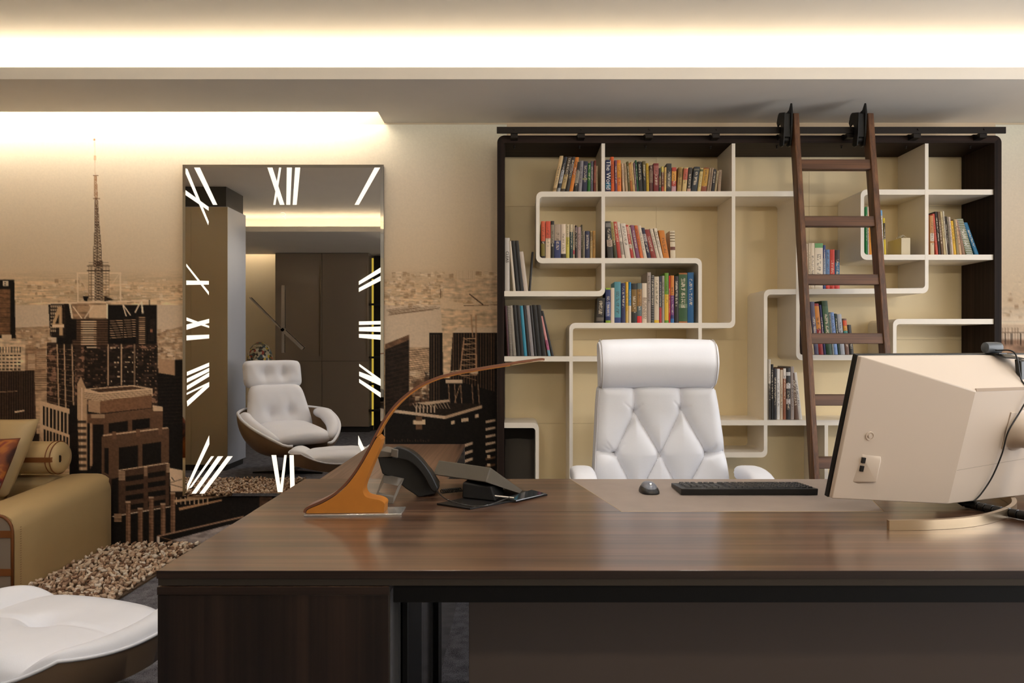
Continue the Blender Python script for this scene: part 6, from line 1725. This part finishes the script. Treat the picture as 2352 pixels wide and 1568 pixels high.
MB().tube([tuple(Vector(ot_shell(*p)) + Vector((0, 0, .004))) for p in [(t, 0) for t in np.linspace(0, 1, 20)] + [(1, t) for t in np.linspace(.05, 1, 20)] + [(t, 1) for t in np.linspace(.95, 0, 20)] + [(0, t) for t in np.linspace(.95, 0, 20)]], .0055, 6, caps=False).build('piping', m_lw, ot, smooth=True, local=True)
MB().lathe([(.022, 0), (.022, .15), (.06, .165)], (0, 0, .02), 16).build('column', m_blackm, ot, smooth='angle', local=True)
for s in range(4):
    a = math.pi / 2 * s + math.pi / 4
    MB().hexa([(.02 * math.sin(a), -.02 * math.cos(a), .0), (.26 * math.cos(a) + .015 * math.sin(a), .26 * math.sin(a) - .015 * math.cos(a), 0), (.26 * math.cos(a) - .015 * math.sin(a), .26 * math.sin(a) + .015 * math.cos(a), 0), (-.02 * math.sin(a), .02 * math.cos(a), 0)],
              [(.02 * math.sin(a), -.02 * math.cos(a), .03), (.26 * math.cos(a) + .015 * math.sin(a), .26 * math.sin(a) - .015 * math.cos(a), .014), (.26 * math.cos(a) - .015 * math.sin(a), .26 * math.sin(a) + .015 * math.cos(a), .014), (-.02 * math.sin(a), .02 * math.cos(a), .03)]).build('base_leg', m_blackm, ot, local=True)

# ---------------------------------------------------------------- lounge chair (seen in the mirror), front = local +y
lc = empty('lounge_chair', (-2.2, 1.72, 0), 'white tufted lounge chair with taupe shell reflected in the mirror', 'armchair', rotz=math.radians(-42))
def bucket(th, t, grow=0.0):
    # th: -150..150 deg measured from the back (-y); t: 0 bottom .. 1 rim
    a = math.radians(th)
    side = abs(math.sin(a)) if abs(th) < 90 else 1
    f = min(1, max(0, (abs(th) - 80) / 70))                  # towards the front the rim drops
    rim = .57 + .05 * math.cos(a) * (abs(th) < 90) - .25 * f ** 1.2
    z0 = .205
    rr = (.12 + .31 * math.sin(math.pi / 2 * t) ** .62) + grow
    yy = -math.cos(a) * rr * (1.0 if abs(th) < 90 else 1.12) + .03
    xx = math.sin(a) * rr * 1.05
    return (xx, yy, z0 + (rim - z0) * t ** 1.25 - grow * (1 - t))
bks = MB(); N1, N2 = 48, 14
bks.grid(N1, N2, lambda u, v: bucket(-158 + 316 * u, v, .022)); k = len(bks.v); bks.grid(N1, N2, lambda u, v: bucket(-158 + 316 * u, v, 0))
for i in range(N1 - 1): bks.f.append(((N2 - 1) * N1 + i, (N2 - 1) * N1 + i + 1, k + (N2 - 1) * N1 + i + 1, k + (N2 - 1) * N1 + i)); bks.f.append((i + 1, i, k + i, k + i + 1))
for j in range(N2 - 1):
    bks.f.append((j * N1, (j + 1) * N1, k + (j + 1) * N1, k + j * N1)); bks.f.append((j * N1 + N1 - 1, k + j * N1 + N1 - 1, k + (j + 1) * N1 + N1 - 1, (j + 1) * N1 + N1 - 1))
bks.build('shell', m_shell, lc, smooth='angle', angle=60, local=True)
MB().tube([Vector(bucket(t, 1, .012)) + Vector((0, 0, .004)) for t in np.linspace(-158, 158, 60)], .014, 8).build('rim_piping', m_lw, lc, smooth=True, local=True)
def tuft_pad(c, ux, uz, w, h, t, name, tufts, m=m_lw, taper=0.0, n=34, round_=4):
    ux = Vector(ux).normalized(); uz = Vector(uz).normalized(); un = uz.cross(ux).normalized()
    mb_ = MB()
    def g(side):
        def f(u, v):
            a, b = 2 * u - 1, 2 * v - 1
            th = t / 2 * (max(0, 1 - abs(a) ** round_)) ** .45 * (max(0, 1 - abs(b) ** round_)) ** .45
            if side > 0:
                for (ta, tb) in tufts:
                    r2 = ((a - ta) * w / .16) ** 2 + ((b - tb) * h / .16) ** 2
                    th -= t * .28 * math.exp(-r2 * 1.5)
                    th -= t * .10 * math.exp(-(((a - ta) * w) / .02) ** 2) * math.exp(-((b - tb) * h / .2) ** 2)
                th += .004 * math.sin(a * 17 + b * 3) * (1 - b * b) * .5
            ww = w * (1 - taper * b)
            sq = 1 - .10 * abs(b) ** 6
            sq2 = 1 - .10 * abs(a) ** 6
            return tuple(Vector(c) + ux * (a * ww / 2 * sq) + uz * (b * h / 2 * sq2) + un * (th * side + .03 * w * a * a))
        return f
    mb_.grid(n, n, g(1)); mb_.grid(n, n, g(-1))
    o = mb_.build(name, m, lc, smooth=True, local=True)
    bm = bmesh.new(); bm.from_mesh(o.data); bmesh.ops.remove_doubles(bm, verts=bm.verts, dist=.0008); bmesh.ops.recalc_face_normals(bm, faces=bm.faces); bm.to_mesh(o.data); bm.free(); o.data.shade_smooth()
    return o
tuft_pad((0, .06, .40), (1, 0, 0), (0, 1, -.12), .62, .64, .17, 'seat_cushion', [(-.35, .1), (.35, .1)])
tuft_pad((0, -.235, .61), (1, 0, 0), (0, -.36, 1), .62, .50, .17, 'back_cushion', [(-.3, -.25), (.3, -.25)], taper=.12)
tuft_pad((0, -.365, .945), (1, 0, 0), (0, -.20, 1), .60, .285, .15, 'head_cushion', [(-.3, .0), (.3, .0)])
MB().hexa([(-.12, -.40, .60), (.12, -.40, .60), (.12, -.385, .60), (-.12, -.385, .60)], [(-.12, -.475, .96), (.12, -.475, .96), (.12, -.46, .96), (-.12, -.46, .96)]).build('head_bracket', m_blackm, lc, local=True)
for s in (-1, 1):
    MB().tube([Vector(bucket(s * t, .93, -.045)) for t in np.linspace(62, 140, 18)], [.03 + .035 * math.sin(math.pi * k / 17) ** .5 for k in range(18)], 14).build('arm_pad', m_lw, lc, smooth=True, local=True)
MB().lathe([(.025, 0), (.025, .16), (.09, .185)], (0, 0, .02), 18).build('column', m_blackm, lc, smooth='angle', local=True)
for s in range(4):
    a = math.pi / 2 * s + math.pi / 4
    MB().hexa([(.02 * math.sin(a), -.02 * math.cos(a), .0), (.34 * math.cos(a) + .015 * math.sin(a), .34 * math.sin(a) - .015 * math.cos(a), 0), (.34 * math.cos(a) - .015 * math.sin(a), .34 * math.sin(a) + .015 * math.cos(a), 0), (-.02 * math.sin(a), .02 * math.cos(a), 0)],
              [(.02 * math.sin(a), -.02 * math.cos(a), .035), (.34 * math.cos(a) + .015 * math.sin(a), .34 * math.sin(a) - .015 * math.cos(a), .014), (.34 * math.cos(a) - .015 * math.sin(a), .34 * math.sin(a) + .015 * math.cos(a), .014), (-.02 * math.sin(a), .02 * math.cos(a), .035)]).build('base_leg', m_blackm, lc, local=True)
# ---------------------------------------------------------------- mirror clock on the mural
MYF = 4.325
mc = empty('mirror_clock', (PX(650, MYF), MYF + .02, PZ(1139, MYF)), 'tall mirror wall clock with glowing roman numerals', 'clock')
mx0, mx1, mz0, mz1 = PX(418.5, MYF), PX(881, MYF), PZ(1139.5, MYF), PZ(377.5, MYF)
m_mir = mat('mirror_silver', (226, 222, 216), .0, metal=1)
m_mir2 = mat('mirror_bevel', (200, 196, 188), .02, metal=1)
MB().box(mx0 + .004, mx1 - .004, MYF + .006, WALL_Y - .002, mz0 + .004, mz1 - .004).build('backing', mat('mirror_back', (60, 58, 55), .5), mc)
bv = .019
MB().add([(mx0 + bv, MYF, mz0 + bv), (mx1 - bv, MYF, mz0 + bv), (mx1 - bv, MYF, mz1 - bv), (mx0 + bv, MYF, mz1 - bv)], [(0, 1, 2, 3)]).build('mirror_glass', m_mir, mc)
ou = [(mx0, MYF + .005, mz0), (mx1, MYF + .005, mz0), (mx1, MYF + .005, mz1), (mx0, MYF + .005, mz1)]
iu = [(mx0 + bv, MYF, mz0 + bv), (mx1 - bv, MYF, mz0 + bv), (mx1 - bv, MYF, mz1 - bv), (mx0 + bv, MYF, mz1 - bv)]
for k in range(4):
    l = (k + 1) % 4
    MB().add([ou[k], ou[l], iu[l], iu[k]], [(0, 1, 2, 3)]).build('bevelled_edge', m_mir2, mc)
m_led = emis('numeral_glow', (1.0, .87, .68), 1.0)
z2 = lambda x, y: (400 + x * .2551, 360 + y * .2551)
z3 = lambda x, y: (400 + x * .2678, 740 + y * .2678)
N = {
 'XII': [(z2, [(840, 97), (885, 97), (993, 432), (952, 432)]), (z2, [(945, 97), (964, 97), (912, 432), (893, 432)]), (z2, [(1015, 97), (1060, 97), (1045, 432), (1010, 432)]), (z2, [(1090, 97), (1135, 97), (1103, 432), (1068, 432)])],
 'I': [(z2, [(1805, 97), (1855, 97), (1663, 432), (1625, 432)])],
 'XI': [(z2, [(103, 103), (120, 110), (312, 585), (306, 615), (103, 150)]), (z2, [(103, 300), (310, 450), (310, 485), (103, 345)]), (z2, [(180, 97), (232, 97), (388, 432), (350, 432)])],
 'X': [(z2, [(110, 962), (312, 1215), (312, 1245), (110, 985)]), (z2, [(110, 1113), (312, 1117), (312, 1150), (110, 1153)])],
 'IX': [(z2, [(112, 1445), (315, 1522), (315, 1540), (112, 1475)]), (z2, [(112, 1510), (315, 1458), (315, 1495), (112, 1557)]), (z3, [(107, 112), (300, 105), (300, 138), (107, 155)])],
 'VIII': [(z3, [(110, 425), (300, 345), (300, 378), (110, 458)]), (z3, [(110, 482), (300, 390), (300, 422), (110, 517)]), (z3, [(110, 543), (300, 430), (300, 465), (110, 580)]), (z3, [(108, 605), (300, 512), (300, 528), (108, 622)]), (z3, [(110, 675), (300, 512), (300, 552), (115, 720)])],
 'VII': [(z3, [(112, 1390), (300, 970), (302, 1045), (112, 1442)]), (z3, [(125, 1425), (318, 1148), (342, 1148), (150, 1415)]), (z3, [(150, 1468), (375, 1148), (420, 1148), (188, 1468)]), (z3, [(218, 1468), (458, 1148), (502, 1148), (258, 1468)])],
 'VI': [(z3, [(835, 1138), (875, 1138), (919, 1455), (888, 1455)]), (z3, [(945, 1138), (965, 1138), (930, 1455), (905, 1455)]), (z3, [(990, 1138), (1025, 1138), (1035, 1455), (997, 1455)])],
 'V': [(z3, [(1772, 1390), (1580, 970), (1578, 1045), (1772, 1442)]), (z3, [(1755, 1425), (1562, 1148), (1538, 1148), (1730, 1415)])],
 'II': [(z2, [(1663, 1120), (1860, 995), (1860, 1040), (1663, 1153)]), (z2, [(1663, 1180), (1860, 1072), (1860, 1115), (1663, 1216)])],
 'III': [(z3, [(1585, -8), (1772, -12), (1772, 18), (1585, 22)]), (z3, [(1585, 42), (1772, 36), (1772, 82), (1585, 76)]), (z3, [(1585, 100), (1772, 106), (1772, 150), (1585, 132)])],
 'IIII': [(z3, [(1587, 355), (1772, 487), (1772, 515), (1587, 376)]), (z3, [(1587, 422), (1772, 490), (1772, 545), (1587, 460)]), (z3, [(1587, 485), (1772, 603), (1772, 645), (1587, 516)])],
}
for nm, strokes in N.items():
    nb = MB()
    for q_, (fn, pts) in enumerate(strokes):
        w = .0012 + .0003 * q_
        nb.prism([(PX(fn(*p)[0], MYF), PZ(fn(*p)[1], MYF)) for p in pts], lambda u, v, w_: (u, w_, v), MYF - w, MYF - .0002)
    o = nb.build('numeral', m_led, mc)
    o['label'] = 'glowing roman numeral ' + nm
# maker's mark below XII
lg = MB()
pts = [(645, 489), (650, 488), (655, 490), (656, 494), (652, 497), (649, 497)]
lg.tube([(PX(a, MYF), MYF - .001, PZ(b, MYF)) for a, b in catmull(pts, 3)], .0016, 5)
lg.tube([(PX(a, MYF), MYF - .001, PZ(b, MYF)) for a, b in [(652, 497), (655, 500), (655.5, 504)]], .0016, 5)
lg.build('maker_mark', m_led, mc)
# hands
m_hand = mat('hand_steel', (150, 140, 128), .25, metal=1)
def hand(p0, p1, w0, w1, y, name):
    a, b = Vector((PX(p0[0], MYF), 0, PZ(p0[1], MYF))), Vector((PX(p1[0], MYF), 0, PZ(p1[1], MYF)))
    t = (b - a).normalized(); n = Vector((-t.z, 0, t.x))
    q = [a + n * w0, a - n * w0, b - n * w1, b + n * w1]
    MB().prism([(p.x, p.z) for p in q], lambda u, v, w: (u, w, v), y - .002, y).build(name, m_hand, mc)
hand((648, 757), (575, 683), .004, .004, MYF - .012, 'minute_hand')
hand((648, 755), (697, 801), .010, .010, MYF - .012, 'minute_hand_tail')
hand((651, 757), (651, 655), .011, .009, MYF - .007, 'hour_hand')
hand((651, 757), (651, 810), .008, .008, MYF - .007, 'hour_hand_tail')
MB().lathe([(.012, -.014), (.012, -.0002)], (PX(650.5, MYF), MYF, PZ(756.5, MYF)), 20, 'Y').build('hub', m_hand, mc, smooth='angle')

# ---------------------------------------------------------------- camera side of the room, seen in the mirror
# square column clad in glossy bronze panels
m_col = mat('column_gloss', (162, 147, 118), .22, spec=.5, coat=.25, coat_rough=.06)
m_col2 = mat('column_paint', (166, 171, 182), .35)
cl_ = empty('column', (-3.1, 1.32, 0), kind='structure')
cl_.name = 'trim_1'
MB().box(-3.6, -2.84, 1.10, 1.57, .06, 2.60).build('column_core', m_col2, cl_)
for k in range(2):
    MB().box(-3.6 + k * .4 + .002, -3.6 + k * .36 + .4, 1.5705, 1.58, .06, 2.595).build('bronze_panel', m_col, cl_)
MB().box(-3.58, -2.86, 1.12, 1.56, 0, .06).build('column_plinth', m_dark, cl_)
MB().box(-3.58, -2.86, 1.12, 1.56, 2.60, Z_CEIL).build('column_cap', m_dark, cl_)
# wall of lacquered cupboards
m_lac = mat('taupe_lacquer', (132, 118, 102), .2, spec=.5, coat=.3, coat_rough=.06)
WB = YB + .36
xs_ = [-3.45, -2.78, -2.11]
for k in range(2):
    cu = empty('wall_cupboard', ((xs_[k] + xs_[k + 1]) / 2, WB - .17, 0), ['tall taupe lacquered cupboard at the cream wall, seen in the mirror', 'tall taupe lacquered cupboard next to the lit niche, seen in the mirror'][k], 'cupboard', 'tall taupe cupboards')
    x0, x1 = xs_[k] + .001, xs_[k + 1] - .001
    MB().box(x0, x1, YB + .001, WB - .021, .08, Z_SOF - .002).build('body', m_lac, cu)
    MB().box(x0, x1, YB + .03, WB - .05, 0, .08).build('plinth', m_dark, cu)
    for z0, z1 in ((.085, 1.02), (1.026, Z_SOF - .006)):
        d = MB().box(x0 + .002, x1 - .002, WB - .02, WB, z0, z1).build('door', m_lac, cu, bevel=.001)
    MB().box(x1 - .03, x1 - .018, WB + .0003, WB + .006, 1.1, 2.4).build('handle', mat('handle_bronze', (126, 110, 90), .3, metal=.8), cu)
# dark niche with LED-lit glass shelves
ni = empty('shelf_niche', (-1.78, WB - .17, 0), 'dark niche with yellow-lit shelves at the mirror edge', 'shelving')
MB().box(-2.10, -1.45, YB + .001, YB + .02, 0, Z_SOF - .002).build('back_panel', m_dark, ni)
MB().box(-1.45, -1.43, YB + .001, WB, 0, Z_SOF - .002).build('side_panel', m_dark, ni)
for k in range(6):
    z = .3 + k * .38
    MB().box(-2.10, -1.45, YB + .021, WB, z, z + .03).build('shelf', m_dark, ni)
MB().box(-2.07, -2.045, WB - .035, WB - .02, .10, 2.5).build('light_strip', emis('niche_led', (1.0, .72, .10), .5), ni)
for k in range(2):
    cu = empty('wall_cupboard', (-1.1 + k * .66, WB - .17, 0), ['tall taupe lacquered cupboard right of the niche, outside the picture', 'tall taupe lacquered cupboard farther right of the niche, outside the picture'][k], 'cupboard', 'tall taupe cupboards')
    x0, x1 = -1.425 + k * .66, -.77 + k * .66
    MB().box(x0, x1, YB + .001, WB - .021, .08, Z_SOF - .002).build('body', m_lac, cu)
    MB().box(x0, x1, YB + .03, WB - .05, 0, .08).build('plinth', m_dark, cu)
    MB().box(x0 + .002, x1 - .002, WB - .02, WB, .085, Z_SOF - .006).build('door', m_lac, cu, bevel=.001)
# collaged head sculpture on a slim plinth before the cream wall
hsx, hsy = -3.33, -.70
hd_ = empty('head_sculpture', (hsx, hsy, 0), 'collage-covered head sculpture on a pedestal, seen in the mirror above the lounge chair', 'sculpture')
MB().box(hsx - .13, hsx + .13, hsy - .13, hsy + .13, 0, .70).build('pedestal', m_cream, hd_, bevel=.004)
def head_mat():
    m = bpy.data.materials.new('head_collage'); m.use_nodes = True
    nt = m.node_tree; b = nt.nodes['Principled BSDF']; b.inputs['Roughness'].default_value = .4
    tc = nt.nodes.new('ShaderNodeTexCoord'); v = nt.nodes.new('ShaderNodeTexVoronoi'); v.inputs['Scale'].default_value = 34
    nt.links.new(tc.outputs['Object'], v.inputs['Vector'])
    r = nt.nodes.new('ShaderNodeValToRGB'); r.color_ramp.interpolation = 'CONSTANT'
    es = r.color_ramp.elements; es[0].position = 0; es[0].color = lin((190, 178, 150)); es[1].position = .8; es[1].color = lin((60, 54, 46))
    for p_, c_ in ((.25, (120, 112, 90)), (.42, (214, 206, 184)), (.55, (160, 60, 44)), (.62, (200, 170, 40)), (.7, (70, 90, 96))):
        k = es.new(p_); k.color = lin(c_)
    s = nt.nodes.new('ShaderNodeSeparateColor'); nt.links.new(v.outputs['Color'], s.inputs[0]); nt.links.new(s.outputs[0], r.inputs['Fac']); nt.links.new(r.outputs['Color'], b.inputs['Base Color'])
    return m
hm = MB()
def head(u, v):
    th = 2 * math.pi * u; ph = math.pi * (v - .5)
    z = math.sin(ph); r = math.cos(ph)
    x, y = r * math.cos(th) * .155, r * math.sin(th) * .19
    if z < -.2:
        k = min(1, (-z - .2) / .5); x *= 1 - .25 * k; y *= 1 - .25 * k
    if y > 0:                                                   # face towards the mirror: brow, nose, chin
        y += .028 * math.exp(-((x / .018) ** 2) - ((z + .12) / .16) ** 2) + .012 * math.exp(-((z - .18) / .08) ** 2) - .012 * math.exp(-(((abs(x) - .045) / .02) ** 2) - ((z - .02) / .1) ** 2) + .010 * math.exp(-((x / .03) ** 2) - ((z + .42) / .07) ** 2)
    if abs(y) < .05 and abs(z) < .25: x += math.copysign(.014 * math.exp(-((y + .01) / .02) ** 2 - (z / .18) ** 2), x)
    return (hsx + x, hsy + y, 1.055 + z * .235)
hm.grid(48, 40, head); hm.build('head', head_mat(), hd_, smooth=True)
MB().lathe([(.11, 0), (.10, .05), (.08, .10), (.08, .16)], (hsx, hsy - .015, .70), 24).build('neck', MATS.get('head_col') or head_mat(), hd_, smooth=True)
